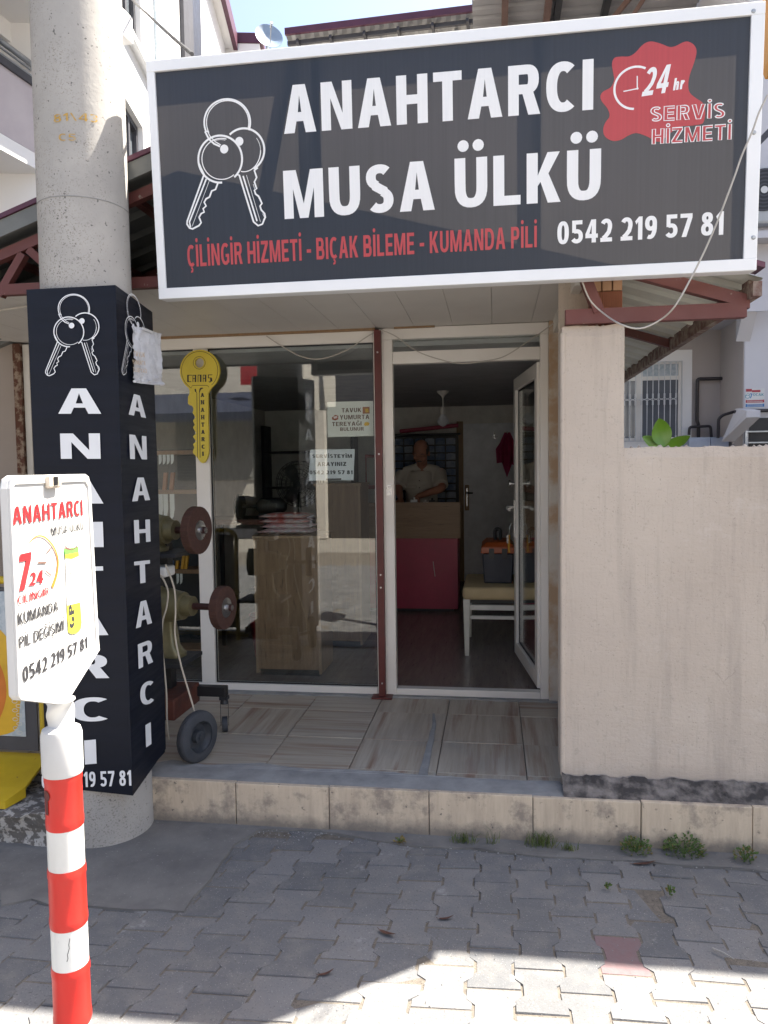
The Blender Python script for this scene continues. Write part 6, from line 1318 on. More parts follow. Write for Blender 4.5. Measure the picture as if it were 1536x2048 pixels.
# front skin with openings cut for two windows
wins = []
for L_, R_, T_, B_ in (((250, 194), (286, 260), None, (252, 345)), ((245, -40), (286, 30), None, (246, 25))):
    a0, zt0 = WF.px(*L_); a1, _ = WF.px(*R_); _, zb0 = WF.px(*B_); wins.append((a0, a1, zb0, zt0))
(a0, a1, z0, z1), (c0, c1, z2, z3) = wins; z2 = WF.px(244, 40)[1]; z3 = z2+.95; am0, am1 = min(a0, c0), max(a1, c1); c0, c1 = a0, a1+.05
for q in ((0, a0, 0, 8.62), (c1, 7.0, 0, 8.62), (a0, c1, 0, z0), (a0, c1, z1, z2), (a0, c1, z3, 8.62), (a1, c1, z0, z1)): b.fbox(WF, *q, -.12, 0)
b.build('wall', 'white_wall', wb)
for A0_, A1_, Z0, Z1 in ((a0, a1, z0, z1), (a0, c1, z2, z3)):
    b = MB(); t_ = .05
    for q in ((A0_, A0_+t_, Z0, Z1), (A1_-t_, A1_, Z0, Z1), (A0_+t_, A1_-t_, Z0, Z0+t_), (A0_+t_, A1_-t_, Z1-t_, Z1), ((A0_+A1_)/2-.025, (A0_+A1_)/2+.025, Z0+t_, Z1-t_)): b.fbox(WF, *q, -.11, -.05)
    wf_ = b.build('window', 'dark_grey', wb); b = MB(); b.fbox(WF, A0_+t_, A1_-t_, Z0+t_, Z1-t_, -.10, -.09); b.build('pane', 'pane_grey', wf_)
b = MB(); b.fbox(WF, a0-.1, c1+.9, z2-.09, z2-.02, -.02, .07); b.build('window_sill', 'alu', wb, bevel=.01)
def strip(x0, x1, m, out, nm): A, _ = WF.px(x0, 100); B_, _ = WF.px(x1, 100); b = MB(); b.fbox(WF, A, B_, .0, 8.60, -.02, out); b.build(nm, m, wb)
strip(309, 328, 'ice_grey', .03, 'downpipe_panel'); strip(361, 380, 'dark_grey', .05, 'pilaster'); strip(383, 399, 'navy', .03, 'tall_window')
b = MB(); b.fbox(WF, -.3, 7.4, 8.62, 8.72, -6.3, .13); b.build('eave_soffit', 'white_wall', wb); b = MB(); b.fbox(WF, -.32, 7.42, 8.60, 8.86, .131, .20); b.fbox(WF, 7.42, 7.52, 8.60, 8.86, -6.3, .20); b.build('gutter', 'plum', wb)
b = MB(); b.fbox(WF, 7.0, 8.2, 0, 8.3, -6, -.4); b.build('wall', 'white_wall', wb)
# far return of the eave, lower, to the right
b = MB(); b.add([WF(7.0, 8.72, .0), WF(7.0, 8.72, .62), WF(7.5, 8.72, .62), WF(7.5, 8.72, 0), WF(7.0, 8.88, 0), WF(7.0, 8.88, .62), WF(7.5, 8.88, .62), WF(7.5, 8.88, 0)], [(0, 3, 2, 1), (4, 5, 6, 7), (0, 1, 5, 4), (1, 2, 6, 5), (2, 3, 7, 6), (3, 0, 4, 7)]); b.build('gutter', 'plum', wb)
b = MB(); b.fbox(WF, 7.02, 8.2, 6, 8.715, -.4, .56); b.build('wall', 'white_wall', wb)
BFm = Frame((-3.4, 5, 0), (.0998, .995, 0), (0, 0, 1)); pa = BFm.px(0, 265); pt_ = BFm.px(0, 112); pr_ = BFm.px(0, 68); aE = 1.3
b = MB(); b.fbox(BFm, -3, aE, pa[1], pt_[1]-.04, -.12, 0); b.build('balcony_parapet', 'mauve_wall', wb)
b = MB(); b.fbox(BFm, -3, aE, pt_[1]-.055, pt_[1]+.0, -.14, .02); b.build('parapet_coping', 'dark_grey', wb)
b = MB(); b.tube([BFm(-3, pr_[1], -.06), BFm(aE, pr_[1], -.06)], .022, 10); b.tube([BFm(-3, pr_[1]-.09, -.06), BFm(aE, pr_[1]-.09, -.06)], .009, 8); b.tube([BFm(-3, pr_[1]-.045, -.06), BFm(aE, pr_[1]-.045, -.06)], .009, 8)
for k in range(6): b.fbox(BFm, -2.6+k*.78, -2.56+k*.78, pt_[1]-.0, pr_[1], -.075, -.045)
b.build('railing', 'galv', wb)
b = MB(); b.fbox(BFm, -3, aE, pa[1]-.115, pa[1]-.002, -1.8, .0); b.build('balcony_slab', 'white_wall', wb)
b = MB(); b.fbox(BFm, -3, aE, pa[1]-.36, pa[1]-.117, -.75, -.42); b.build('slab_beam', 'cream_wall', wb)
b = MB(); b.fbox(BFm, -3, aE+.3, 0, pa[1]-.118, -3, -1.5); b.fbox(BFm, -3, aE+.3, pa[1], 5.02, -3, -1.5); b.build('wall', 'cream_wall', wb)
b = MB(); b.fbox(BFm, -3, .85, 5.02, 5.22, -1.8, .52); b.fbox(BFm, -3, .7, 4.88, 5.02, -.5, -.2); b.build('balcony_slab', 'white_wall', wb)
b = MB(); q0 = BFm(.2, pa[1]+.25, -1.49); f = Frame(q0, BFm.u, BFm.v); b.fbox(f, -.25, .12, .05, .62, 0, .012); o = b.build('balcony_panel', 'trim_wood', wb); b = MB(); b.fbox(f, -.21, .08, .09, .58, .0121, .015); b.build('panel_face', 'charcoal', o)

# ================================================================== APARTMENT BUILDING, RIGHT
rbd = thing('apartment_building', 'pinkish apartment building with barred window and gas pipes behind the garden wall', 'building', (4, 9, 0))
YR = 8.0; b = MB(); b.box(.62, 2.28, YR, YR+.25, 0, 5.0); b.build('wall', 'pink_wall', rbd)
b = MB(); b.box(2.27, 11, 7.3, 15, 0, 14.3); b.build('wall', 'lilac_wall', rbd); b = MB(); b.box(2.262, 2.272, 7.31, 8.0, 0, 2.98); b.build('return_wall', 'pink_wall', rbd)
b = MB(); b.box(.75, 2.268, 7.12, 7.999, 2.98, 3.2); b.build('balcony_slab', 'lilac_wall', rbd); b = MB(); b.box(.75, 2.4, 7.10, 7.118, 2.98, 4.02); b.box(2.4, 6, 7.10, 7.299, 3.2, 4.02); b.build('balcony_parapet', 'lilac_wall', rbd)
b = MB(); p0 = at(1472, 683, Y=7.298); p1 = at(1500, 683, Y=7.298); b.add([(p0.x, 7.298, p0.z), (p1.x, 7.298, p1.z), (p1.x, 7.12, 2.978), (p0.x, 7.12, 2.978), (p0.x, 7.298, 2.978), (p1.x, 7.298, 2.978)], [(0, 1, 2, 3), (0, 3, 4), (1, 5, 2), (3, 2, 5, 4), (0, 4, 5, 1)]); b.build('bracket', 'lilac_wall', rbd)
b = MB(); b.bar((2.3, 7.06, 4.10), (5.5, 7.06, 4.10), .04, .03); b.build('rail', 'galv', rbd)
WR = Frame((0, YR-.001, 0), (1, 0, 0), (0, 0, 1)); p = lambda x, y: WR.px(x, y)
sx0 = 1.06; sx1, sz1 = p(1383, 700); _, sz0 = p(1383, 888); wx1, wz1 = p(1362, 722); _, wz0 = p(1362, 880); wx0 = 1.15
b = MB()
for q in ((sx0, wx0, sz0-.05, sz1), (wx1, sx1, sz0-.05, sz1), (wx0, wx1, wz1, sz1), (wx0, wx1, sz0-.05, wz0)): b.fbox(WR, *q, 0, .03)
b.build('window_surround', 'white_wall', rbd)
b = MB(); mx_ = p(1278, 800)[0]; tz_ = p(1300, 757)[1]; t_ = .028
for q in ((wx0, wx0+t_, wz0, wz1), (wx1-t_, wx1, wz0, wz1), (wx0+t_, wx1-t_, wz1-t_, wz1), (wx0+t_, wx1-t_, wz0, wz0+t_), (mx_-.03, mx_+.03, wz0+t_, wz1-t_), (wx0+t_, mx_-.03, tz_-.02, tz_+.02), (mx_+.03, wx1-t_, tz_-.02, tz_+.02)): b.fbox(WR, *q, .001, .02)
wn = b.build('window', 'pvc', rbd)
b = MB(); b.fbox(WR, wx0+t_, mx_-.03, wz0+t_, tz_-.02, .002, .006); b.build('pane', 'pane_grey', wn); b = MB(); b.fbox(WR, mx_+.03, wx1-t_, wz0+t_, tz_-.02, .002, .006); b.build('pane', 'curtain', wn)
b = MB(); b.fbox(WR, wx0+t_, mx_-.03, tz_+.02, wz1-t_, .002, .006); b.build('pane', 'win_dark', wn); b = MB(); b.fbox(WR, mx_+.03, wx1-t_, tz_+.02, wz1-t_, .002, .006); b.build('pane', 'ice_grey', wn)
gr = thing('window_grille', 'white wrought iron window bars over the window behind the garden wall', 'grille', (1.5, YR-.06, wz0))
GF = Frame((0, YR-.075, 0), (1, 0, 0), (0, 0, 1)); gx0, gx1, gz0, gz1 = wx0, wx1-.005, wz0-.005, wz1-.01
b = MB(); b.tube([GF(gx0, gz1), GF(gx1, gz1), GF(gx1, gz0), GF(gx0, gz0), GF(gx0, gz1)], .006, 6); b.build('frame', 'grille', gr)
nb = 13; zc_ = p(1300, 800)[1]
for k in range(1, nb):
    x = gx0+(gx1-gx0)*k/nb; b = MB(); b.tube([GF(x, gz0), GF(x, gz1)], .0042, 6)
    for z in (zc_+.035, zc_-.035, gz1-.05, gz0+.03): b.cyl(GF(x, z-.022), GF(x, z+.022), .0085, n=8)
    b.build('bar', 'grille', gr)
b = MB()
for k in range(1, nb-1):
    x = gx0+(gx1-gx0)*k/nb; x2 = gx0+(gx1-gx0)*(k+1)/nb; m = (x+x2)/2; r = (x2-x)/2
    b.tube([GF(m-r*math.cos(RAD(t)), zc_+.028-.026*math.sin(RAD(t)), .002) for t in range(0, 181, 20)], .003, 5); b.tube([GF(m-r*math.cos(RAD(t)), zc_-.028+.026*math.sin(RAD(t)), .004) for t in range(0, 181, 20)], .003, 5)
    b.tube([GF(m-r*math.cos(RAD(t)), gz1-.045+.045*math.sin(RAD(t)), .002) for t in range(0, 181, 20)], .003, 5)
b.build('scrollwork', 'grille', gr)
# gas pipes and meter box
def pipe(pts, Y, r, lab): P = [at(x, y, Y=Y) for x, y in pts]; b = MB(); b.tube(P, r, 10); return tag(b.build('gas_pipe', 'pipe', None, smooth=True), lab, 'pipe')
def elbow(pts): 
    out = []
    for i, q in enumerate(pts):
        if 0 < i < len(pts)-1:
            a, c = V((*pts[i-1], 0)), V((*pts[i+1], 0)); q_ = V((*q, 0)); d = min(5, (a-q_).length*.4, (c-q_).length*.4); p1 = q_+(a-q_).normalized()*d; p2 = q_+(c-q_).normalized()*d
            for t in (0, .33, .67, 1): out.append(tuple(p1.lerp(q_, t).lerp(q_.lerp(p2, t), t))[:2])
        else: out.append(q)
    return out
pipe(elbow([(1446, 757), (1395, 758), (1394, 842), (1397, 850), (1397, 885)]), 7.94, .017, 'dark gas pipe with a high elbow on the pink wall')
pipe(elbow([(1378, 870), (1379, 854), (1421, 852), (1423, 878)]), 7.90, .014, 'low arched gas pipe above the meter box')
pipe(elbow([(1436, 876), (1437, 838), (1446, 830), (1470, 823)]), 7.55, .014, 'gas pipe rising from the meter box and bending toward the corner')
pipe([(1469, 824), (1500, 822), (1560, 820)], 7.27, .016, 'horizontal gas pipe below the small red and blue poster')
mb_ = thing('meter_box', 'pale blue double door meter box behind the garden wall', 'box', (2.0, 7.7, 1.5)); q0 = at(1377, 875, Y=7.6); q1 = at(1459, 873, Y=7.6); qm = at(1421, 874, Y=7.6)
part('case', 'meter_box', mb_, (q0.x, q1.x, 7.62, 7.85, 1.35, q0.z)); part('door', 'meter_box', mb_, (q0.x+.005, qm.x-.003, 7.60, 7.618, 1.36, q0.z-.004)); part('door', 'meter_box', mb_, (qm.x+.003, q1.x-.005, 7.60, 7.618, 1.36, q0.z-.004))
# concrete hood and the dark basement opening
q = at(1498, 852, Y=7.29); hx = q.x; b = MB(); za = at(1470, 838, Y=7.2).z
b.add([(2.20, 7.0, za+.06), (hx, 7.0, za+.06), (hx, 7.298, za+.10), (2.20, 7.298, za+.10), (2.20, 7.0, za-.0), (hx, 7.0, za-.0), (hx-.12, 7.298, za-.20), (2.08, 7.298, za-.20)], [(0, 1, 2, 3), (7, 6, 5, 4), (0, 4, 5, 1), (1, 5, 6, 2), (3, 2, 6, 7), (0, 3, 7, 4)]); b.build('hood', 'lilac_wall', rbd)
part('basement_opening', 'black', rbd, (hx+.003, 3.6, 7.285, 7.299, 1.4, at(1510, 836, Y=7.29).z)); part('basement_grille', 'galv', rbd, (hx-.04, 3.6, 7.26, 7.284, at(1500, 862, Y=7.27).z-.012, at(1500, 862, Y=7.27).z), (hx-.04, hx-.02, 7.26, 7.284, 1.5, at(1500, 862, Y=7.27).z-.012), (hx-.02, 3.6, 7.262, 7.284, at(1500, 884, Y=7.27).z-.012, at(1500, 884, Y=7.27).z))
# small poster on the wall
ps = thing('wall_poster', 'small red, white and blue poster stuck on the lilac wall corner', 'poster', at(1510, 800, Y=7.295)); QF = Frame((0, 7.295, 0), (1, 0, 0), (0, 0, 1)); k5 = lambda x, y: (1460+x/14.63, 760+y/14.63)
def qd(x0, y0, x1, y1, m, nm, c): a, z = QF.px(*k5(x0, y1)); a2, z2_ = QF.px(*k5(x1, y0)); b = MB(); b.fbox(QF, a, a2, z, z2_, c-.0006, c); b.build(nm, m, ps)
mk('sky_ink', (.02, .16, .42), .5); mk('wine_ink', (.36, .02, .04), .5); mk('teal_ink', (.05, .25, .33), .5)
qd(445, 240, 1010, 820, 'plate_white', 'sheet', .0007); qd(465, 258, 640, 345, 'wine_ink', 'red_band', .0014); qd(641, 290, 890, 360, 'wine_ink', 'red_band', .0014); qd(460, 572, 1000, 670, 'wine_ink', 'red_band', .0014); qd(455, 690, 1000, 795, 'sky_ink', 'blue_band', .0014)
def pt(s, x0, x1, y0, y1, m, off=.02): b = MB(); text_px(b, QF, s, k5(x0, y1), k5(x1, y1), k5(x0, y0), .002, off); b.build('lettering', m, ps)
pt('7', 570, 650, 395, 535, 'sky_ink', .03); pt('OCAK', 672, 985, 388, 465, 'teal_ink', .02); pt('ISI SISTEMLER', 672, 965, 495, 520, 'teal_ink', 0) if False else None
b = MB(); a, z = QF.px(*k5(512, 490)); ribbon(b, QF, [(a+.018*math.cos(RAD(t)), z+.014*math.sin(RAD(t))) for t in range(0, 360, 15)], .005, .002, True); ribbon(b, QF, [(a-.02, z+.01), (a+.002, z+.034), (a+.022, z+.012)], .004, .0021); b.build('house_mark', 'teal_ink', ps)
for y0, n_ in ((588, 26), (640, 24), (712, 22), (765, 14)):
    b = MB(); a, z = QF.px(*k5(500, y0)); w_ = (QF.px(*k5(960, y0))[0]-a)
    for i in range(n_): b.fbox(QF, a+w_*i/n_, a+w_*(i+.55)/n_, z-.004, z+.004, .0015, .002)
    b.build('small_print', 'plate_white', ps)
# air conditioner beside the sign
ac = thing('air_conditioner', 'grey air conditioner with round fan grille, right of the big sign', 'air conditioner', (2.6, 7.05, 3.8)); cq = at(1530, 378, Y=6.95); rr = .17
b = MB(); b.box(cq.x-.22, cq.x+.6, 6.97, 7.25, cq.z-.28, cq.z+.20); b.build('case', 'ac', ac, bevel=.02)
AF = Frame((cq.x, 6.968, cq.z), (1, 0, 0), (0, 0, 1)); b = MB()
for r in (.05, .08, .11, .14, .17): ribbon(b, AF, [(r*math.cos(.2094*k), r*math.sin(.2094*k)) for k in range(30)], .012, .004, True)
b.build('fan_grille', 'dark_grey', ac); b = MB(); disc(b, AF, 0, 0, .03, .006); b.build('hub', 'plate_white', ac); b = MB(); disc(b, AF, 0, 0, .18, .002, 40); b.build('fan_opening', 'charcoal', ac)
part('shelf', 'lilac_wall', ac, (cq.x-.4, cq.x+.8, 6.9, 7.3, cq.z-.42, cq.z-.36))
b = MB(); b.bar((cq.x-.35, 7.0, cq.z+.1), (cq.x+.05, 7.0, cq.z+.5), .03, .05); b.build('stay', 'dark_grey', ac)
# upper terrace roof over the right block: seen from below above the sign
zR_ = 6.70; b = MB(); y = 6.9; P = []; prof = []
while y < 10.2:
    for dy, h in ((0, 0), (.09, 0), (.11, .03), (.16, .03)): prof.append((y+dy, h))
    y += .18
n = len(prof); P = [(x, yy, zR_+h+d) for d in (0, .01) for x in (-.20, 2.26) for yy, h in prof]
b.add(P, [(i, i+1, n+i+1, n+i) for i in range(n-1)]+[(2*n+i, 3*n+i, 3*n+i+1, 2*n+i+1) for i in range(n-1)]+[(i, 2*n+i, 2*n+i+1, i+1) for i in range(n-1)]+[(n+i, n+i+1, 3*n+i+1, 3*n+i) for i in range(n-1)]); mk('sheet_brown', (.34, .325, .32), .6, col2=(.28, .27, .265), ns=3); b.build('terrace_roof', 'sheet_brown', rbd)
mk('rust_brown', (.17, .10, .08), .7)
for x, m in ((.155, 'rust_brown'), (.62, 'rust_brown'), (.73, 'charcoal'), (1.25, 'charcoal')): b = MB(); b.box(x-.035, x+.035, 6.9, 10.2, zR_-.09, zR_-.003); b.build('roof_beam', m, rbd)
b = MB(); b.bar((.9, 8.4, 5.9), (1.55, 8.4, 6.62), .05, .05); b.bar((1.2, 8.3, 5.9), (1.7, 8.3, 6.62), .04, .04); b.bar((1.5, 8.25, 6.45), (2.2, 8.25, 6.55), .06, .06); b.build('roof_strut', 'rust_brown', rbd)
b = MB(); b.tube(catmull([(1.42, 8.0, 6.65), (1.5, 8.0, 6.45), (1.6, 7.95, 6.5), (1.8, 7.9, 6.62)], 5), .012, 6); b.build('loose_wire', 'cable_white', rbd)
b = MB(); b.box(-.15, 2.26, 9.8, 10.1, 0, 6.69); b.build('rear_wall', 'pink_wall', rbd)
# far terrace with a plum edged tin canopy and a satellite dish
fc = thing('rooftop_canopy', 'plum edged tin canopy on steel posts on a rooftop beyond the sign', 'canopy', (-1.7, 13, 6)); Yc = 12.0
e0 = at(570, 64, Y=Yc); e1 = at(950, 17, Y=Yc); b = MB(); b.bar(e0, e1, .05, .10); b.build('fascia', 'plum', fc)
b = MB(); n = 40; P = []
for k in range(n+1):
    q = e0.lerp(e1, k/n); h = .03*(k % 2); P += [q+V((0, 0, -.03+h)), q+V((0, 3.2, -.55+h))]
P2 = [p_+V((0, 0, .008)) for p_ in P]; o_ = len(P); b.add(P+P2, [(2*k, 2*k+1, 2*k+3, 2*k+2) for k in range(n)]+[(o_+2*k, o_+2*k+2, o_+2*k+3, o_+2*k+1) for k in range(n)]); mk('sheet_mid', (.36, .36, .36), .6); b.build('roof_sheet', 'sheet_mid', fc)
b = MB()
for t in (.15, 1.2, 2.4): b.bar(e0+V((0, t, -.08-.16*t)), e1+V((0, t, -.08-.16*t)), .05, .06)
b.build('purlin', 'dark_grey', fc)
for k in range(6):
    q = e0.lerp(e1, .06+.18*k); b = MB(); b.bar(q+V((0, .05, -.12)), q+V((.15, 3.1, -.62)), .04, .06); b.bar(q+V((.1, .8, -.2)), q+V((.35, 1.6, -.42)), .03, .04); b.build('rafter', 'dark_grey', fc)
for k in range(3): q = e0.lerp(e1, .1+.4*k); b = MB(); b.tube([V((q.x, q.y+.3, 0)), V((q.x, q.y+.3, q.z-.1))], .03, 8); b.build('post', 'galv', fc)
b = MB(); b.box(-3.3, -.3, Yc+.2, Yc+3.4, 0, 5.2); b.build('house_wall', 'cream_wall', fc)
sdh = thing('satellite_dish', 'round blue grey satellite dish on a rooftop above the sign', 'dish', at(540, 90, Y=11.5)); dc = at(537, 78, Y=11.5); an = V((.42, -.80, .35)).normalized(); up_ = V((0, 0, 1)); r1 = an.cross(up_).normalized(); r2 = r1.cross(an); Rr_ = .21; P = []
for j in range(8):
    for k in range(32): th = .19635*k; rr_ = Rr_*j/7; P.append(dc+(r1*math.cos(th)+r2*math.sin(th)*1.08)*rr_+an*(.28*(rr_**2)/Rr_))
P2 = [p_-an*.006 for p_ in P]; b = MB(); b.add(P+P2, [(j*32+k, j*32+(k+1) % 32, (j+1)*32+(k+1) % 32, (j+1)*32+k) for j in range(7) for k in range(32)]+[(256+j*32+k, 256+(j+1)*32+k, 256+(j+1)*32+(k+1) % 32, 256+j*32+(k+1) % 32) for j in range(7) for k in range(32)]); b.build('reflector', 'dish', sdh, smooth=True)
b = MB(); b.tube([dc-an*.01, dc-an*.12, dc-an*.12+V((0, 0, -3.2))], .02, 8); b.build('mast', 'galv', sdh); b = MB(); b.tube([dc-r2*Rr_, dc+an*.22-r2*.02], .008, 6); b.lathe(dc+an*.2, dc+an*.28, [(0, .02), (.08, .02)], 10); b.build('feed_arm', 'galv', sdh)

# ================================================================== ACROSS THE STREET (seen mirrored in the glass)
os_ = thing('street_house', 'cream house with a roller shutter and navy awning across the street', 'building', (-7, -9, 0))
b = MB(); b.box(-12, -4.4, -13, -8, 0, 5.2); b.build('wall', 'cream_wall', os_); b = MB()
for k in range(20): b.box(-7.6, -5.6, -8.0, -7.97+(.012 if k % 2 else 0), 1.40+k*.075, 1.40+k*.075+.07)
b.build('roller_shutter', 'shutter', os_); b = MB(); b.add([(-9, -7.99, 3.5), (-4.9, -7.99, 3.5), (-4.9, -6.9, 2.95), (-9, -6.9, 2.95), (-9, -6.9, 2.75), (-4.9, -6.9, 2.75)], [(0, 1, 2, 3), (3, 2, 5, 4)]); b.build('awning', 'awning_navy', os_)
part('base_band', 'dark_grey', os_, (-9, -4.42, -7.999, -7.95, .0, .25)); part('doorway', 'win_dark', os_, (-9.4, -8.2, -7.999, -7.97, .2, 2.5)); part('window', 'win_dark', os_, (-11.5, -10.2, -7.999, -7.97, 1.2, 2.5))
part('flag', 'bucket_red', os_, (-5.75, -5.35, -7.4, -7.39, 3.6, 4.2))
o2 = thing('white_house', 'white house with dark gate across the street', 'building', (0, -10, 0)); b = MB(); b.box(-.5, 9, -13, -8.6, 0, 6.4); b.build('wall', 'white_wall', o2); part('gate_pier', 'cream_wall', o2, (-4.3, -3.9, -8.3, -7.8, 0, 3.0)); part('gate', 'charcoal', o2, (-3.9, -.5, -8.2, -8.1, 0, 3.1)); part('upper_floor', 'dark_grey', o2, (-3.9, -.5, -9.5, -9.2, 3.1, 5.5))
for x in (.6, 2.4, 4.6): part('window', 'win_dark', o2, (x, x+1.1, -8.6, -8.57, 1.1, 2.5)); part('window', 'win_dark', o2, (x, x+1.1, -8.6, -8.57, 4.0, 5.4))

# neighbour's orange sign beyond the right edge of the picture: only its rounded left end shows
ns = thing('neighbour_sign', 'rounded end of an orange shop sign at the right edge beside the big black sign', 'sign', (2.4, 3.75, 3.4))
NS = Frame((1.25, 3.75, 3.44), (1, 0, 0), (0, 0, 1)); lp = [(.02, .0), (2.6, .0), (2.6, .40), (.02, .40), (.004, .36), (0, .30), (0, .10), (.004, .04)]
b = MB(); b.prism(NS, lp, -.10, 0); mk('sign_orange', (.58, .25, .03), .5); b.build('panel', 'sign_orange', ns, bevel=.004)
for x in (1.5, 2.5): b = MB(); b.tube([NS(x, .38, -.13), NS(x, -3.44, -.13)], .03, 10); b.build('post', 'galv', ns)
# ================================================================== SMALL GREEN THINGS AND LITTER
rp_ = thing('rubber_plant', 'broad leaved rubber plant poking up behind the garden wall', 'plant', at(1328, 905, Y=3.85)); base = at(1329, 893, Y=3.85)
def leaf(mb, p, tip, w_, curl=.02, face=V((0, -1, .2)), n=9):
    p = V(p); tip = V(tip); d = tip-p; L = d.length; d.normalize(); s = d.cross(face).normalized(); f = s.cross(d).normalized(); P = []
    for i in range(n+1):
        t = i/n; wd = w_*math.sin(math.pi*min(1, t**.85))**.75*(1 if t < .98 else .05); c = p+d*L*t-f*curl*math.sin(math.pi*t)*1.0
        for k in (-1, -.5, 0, .5, 1): P.append(c+s*wd*k/2+f*(abs(k)*.12*wd))
    mb.add(P, [(i*5+k, i*5+k+1, (i+1)*5+k+1, (i+1)*5+k) for i in range(n) for k in range(4)])
for tip, w_, fc_ in (((1318, 836), .085, V((.25, -1, .1))), ((1284, 874), .065, V((.1, -.8, .6))), ((1381, 872), .06, V((-.2, -.7, .7))), ((1300, 905), .06, V((0, -.8, .7))), ((1355, 908), .05, V((0, -.8, .8))), ((1298, 900), .06, V((-.3, -.6, .9)))):
    b = MB(); leaf(b, base, at(*tip, Y=3.82 if tip[1] < 880 else 3.72), w_*1.25, .015, fc_); b.build('leaf', 'leaf_green' if tip != (1298, 900) else 'leaf_dark', rp_, smooth=True)
b = MB(); b.tube([(base.x, base.y, .6), base+V((0, 0, -.3)), base], [.012, .01, .006], 8); b.build('stem', 'bark', rp_); b = MB(); b.lathe((base.x, base.y, 0), (base.x, base.y, .7), [(0, .12), (.66, .17), (.68, .19), (.7, .19)], 24); b.build('pot', 'rust_box', rp_, smooth=True)
random.seed(21)
def weed(px, py, w_, h, nl, m, lab, dry=.1, Y=None):
    c = at(px, py, Z=.008); t = thing('weed', lab, 'weed', c, 'weeds along the foot of the riser'); b = MB(); b2 = MB()
    for i in range(nl):
        a = random.uniform(0, 6.283); r = w_*math.sqrt(random.random()); z = h*random.random()*(1-.6*(r/w_)**2); p = c+V((r*math.cos(a), r*.6*math.sin(a), z)); d = V((math.cos(a)*random.uniform(.3, 1), math.sin(a)*random.uniform(.3, 1), random.uniform(.1, 1))).normalized()*random.uniform(.008, .017)
        leaf(b2 if random.random() < dry else b, p, p+d, random.uniform(.006, .011), .001, V((random.uniform(-1, 1), random.uniform(-1, 1), 1)), 3)
    b.build('leaves', m, t)
    if b2.v: b2.build('dead_leaves', 'weed_dry', t)
    b = MB()
    for i in range(9): a = random.uniform(0, 6.28); b.tube([c, c+V((w_*.5*math.cos(a), w_*.3*math.sin(a), h*.5)), c+V((w_*.8*math.cos(a), w_*.5*math.sin(a), h*.75))], [.0018, .0014, .0008], 4)
    b.build('stems', 'weed', t)
weed(1368, 1708, .085, .085, 420, 'weed', 'largest leafy green weed at the foot of the riser, beside the light streak', .08); weed(1272, 1705, .06, .075, 230, 'weed', 'leafy weed left of the largest one at the foot of the riser', .2)
weed(1490, 1722, .045, .07, 110, 'weed', 'sparse weed near the rubble kerb at the right edge', .3); weed(1340, 1790, .012, .05, 30, 'weed', 'tiny weed growing in a paving joint below the largest weed', .2); weed(1215, 1778, .01, .035, 22, 'weed', 'tiny weed in a paving joint near the pinkish stone', .2); weed(800, 1686, .022, .03, 40, 'weed_dry', 'dried brown weed below the middle of the riser', .6)
def tuft(px, py, w_, h, nb, lab):
    c = at(px, py, Z=.006); b = MB()
    for i in range(nb):
        a = random.uniform(0, 6.283); r = w_*random.random(); p = c+V((r*math.cos(a), r*.4*math.sin(a), 0)); le = V((random.uniform(-1, 1), random.uniform(-.8, .3), 0))*h*random.uniform(.2, .9); hh = h*random.uniform(.4, 1); q = p+le*.4+V((0, 0, hh*.7)); e = p+le+V((0, 0, hh)); s = V((random.uniform(-1, 1), random.uniform(-1, 1), 0)).normalized()*.0016
        b.add([p-s, p+s, q+s*.8, q-s*.8, e], [(0, 1, 2, 3), (3, 2, 4)])
    tag(b.build('grass_tuft', 'grass', None), lab, 'grass', 'grass tufts along the riser')
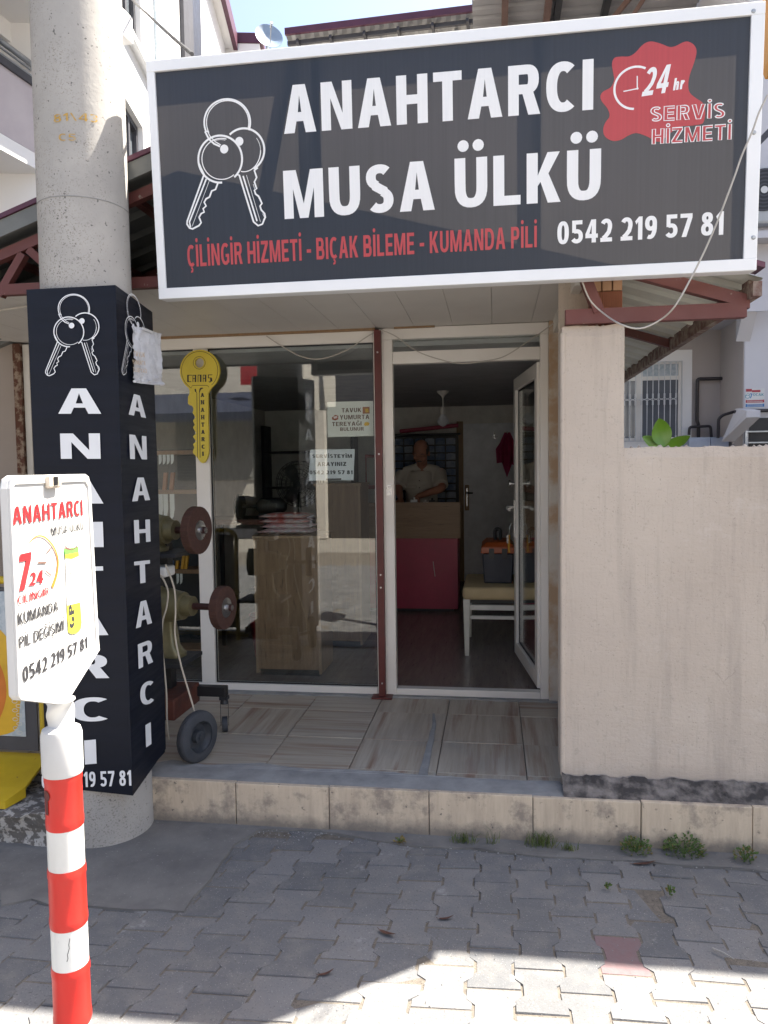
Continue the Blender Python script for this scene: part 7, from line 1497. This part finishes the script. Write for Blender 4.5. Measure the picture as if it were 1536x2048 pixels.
tuft(925, 1685, .06, .055, 70, 'short grass tuft below the crack in the riser'); tuft(1080, 1692, .075, .075, 100, 'fullest grass tuft under the middle of the stucco wall'); tuft(1138, 1700, .05, .05, 45, 'thin grass tuft just left of the leafy weeds'); tuft(985, 1688, .03, .09, 14, 'few long grass blades leaning against the riser'); tuft(1212, 1690, .012, .075, 8, 'single upright grass stalks by the riser joint')
def dry(px, py, L, ang, lab, z=.006):
    c = at(px, py, Z=z); d = V((math.cos(ang), math.sin(ang), 0)); b = MB(); leaf(b, c-d*L/2, c+d*L/2+V((0, 0, .012)), L*.34, .008, V((0, .3, 1)), 7); b.tube([c-d*L*.5, c-d*L*.62+V((0, 0, .004))], .001, 4); tag(b.build('dry_leaf', 'dry_leaf', None, smooth=True), lab, 'leaf', 'dry leaves on the paving')
dry(775, 1866, .075, -.5, 'dry brown leaf in the shade just above the sunlit patch'); dry(892, 1836, .06, .15, 'dry brown leaf lying in a joint near the middle'); dry(1288, 1727, .10, .15, 'large curled dry leaf beside the leafy weeds'); dry(652, 1946, .055, .4, 'small dry leaf at the left corner of the sunlit patch'); dry(1395, 1712, .06, .3, 'dry leaf under the largest weed')
c0 = at(1425, 1897, Z=.012); c1 = at(1468, 1918, Z=.012); b = MB(); b.tube([c0, (c0+c1)/2+V((0, 0, .004)), c1], [.004, .003, .002], 6); tag(b.build('stick', 'stick', None), 'pale broken stick lying on the paving at right', 'stick')
# grit: crumbs of mortar and pebbles too many to count
random.seed(9); b = MB()
for i in range(1500):
    if i < 650: x = random.uniform(-1.55, 1.8); y = 3.24-abs(random.gauss(0, .06)); s = random.uniform(.0015, .0055)
    else: x = random.uniform(-2.2, 2.0); y = random.uniform(1.9, 3.2); s = random.uniform(.001, .0032)
    z = .004+s*.3 if y > 2.95 else .001+s*.3; P = [(x+s*random.uniform(.6, 1.2)*a, y+s*random.uniform(.6, 1.2)*c, z+s*random.uniform(.5, .9)*d) for a, c, d in ((1, 0, 0), (-1, 0, 0), (0, 1, 0), (0, -1, 0), (0, 0, 1), (0, 0, -1))]
    b.add(P, [(0, 2, 4), (2, 1, 4), (1, 3, 4), (3, 0, 4), (2, 0, 5), (1, 2, 5), (3, 1, 5), (0, 3, 5)])
o = b.build('grit', 'cement_light', None, keep=True); o['kind'] = 'stuff'
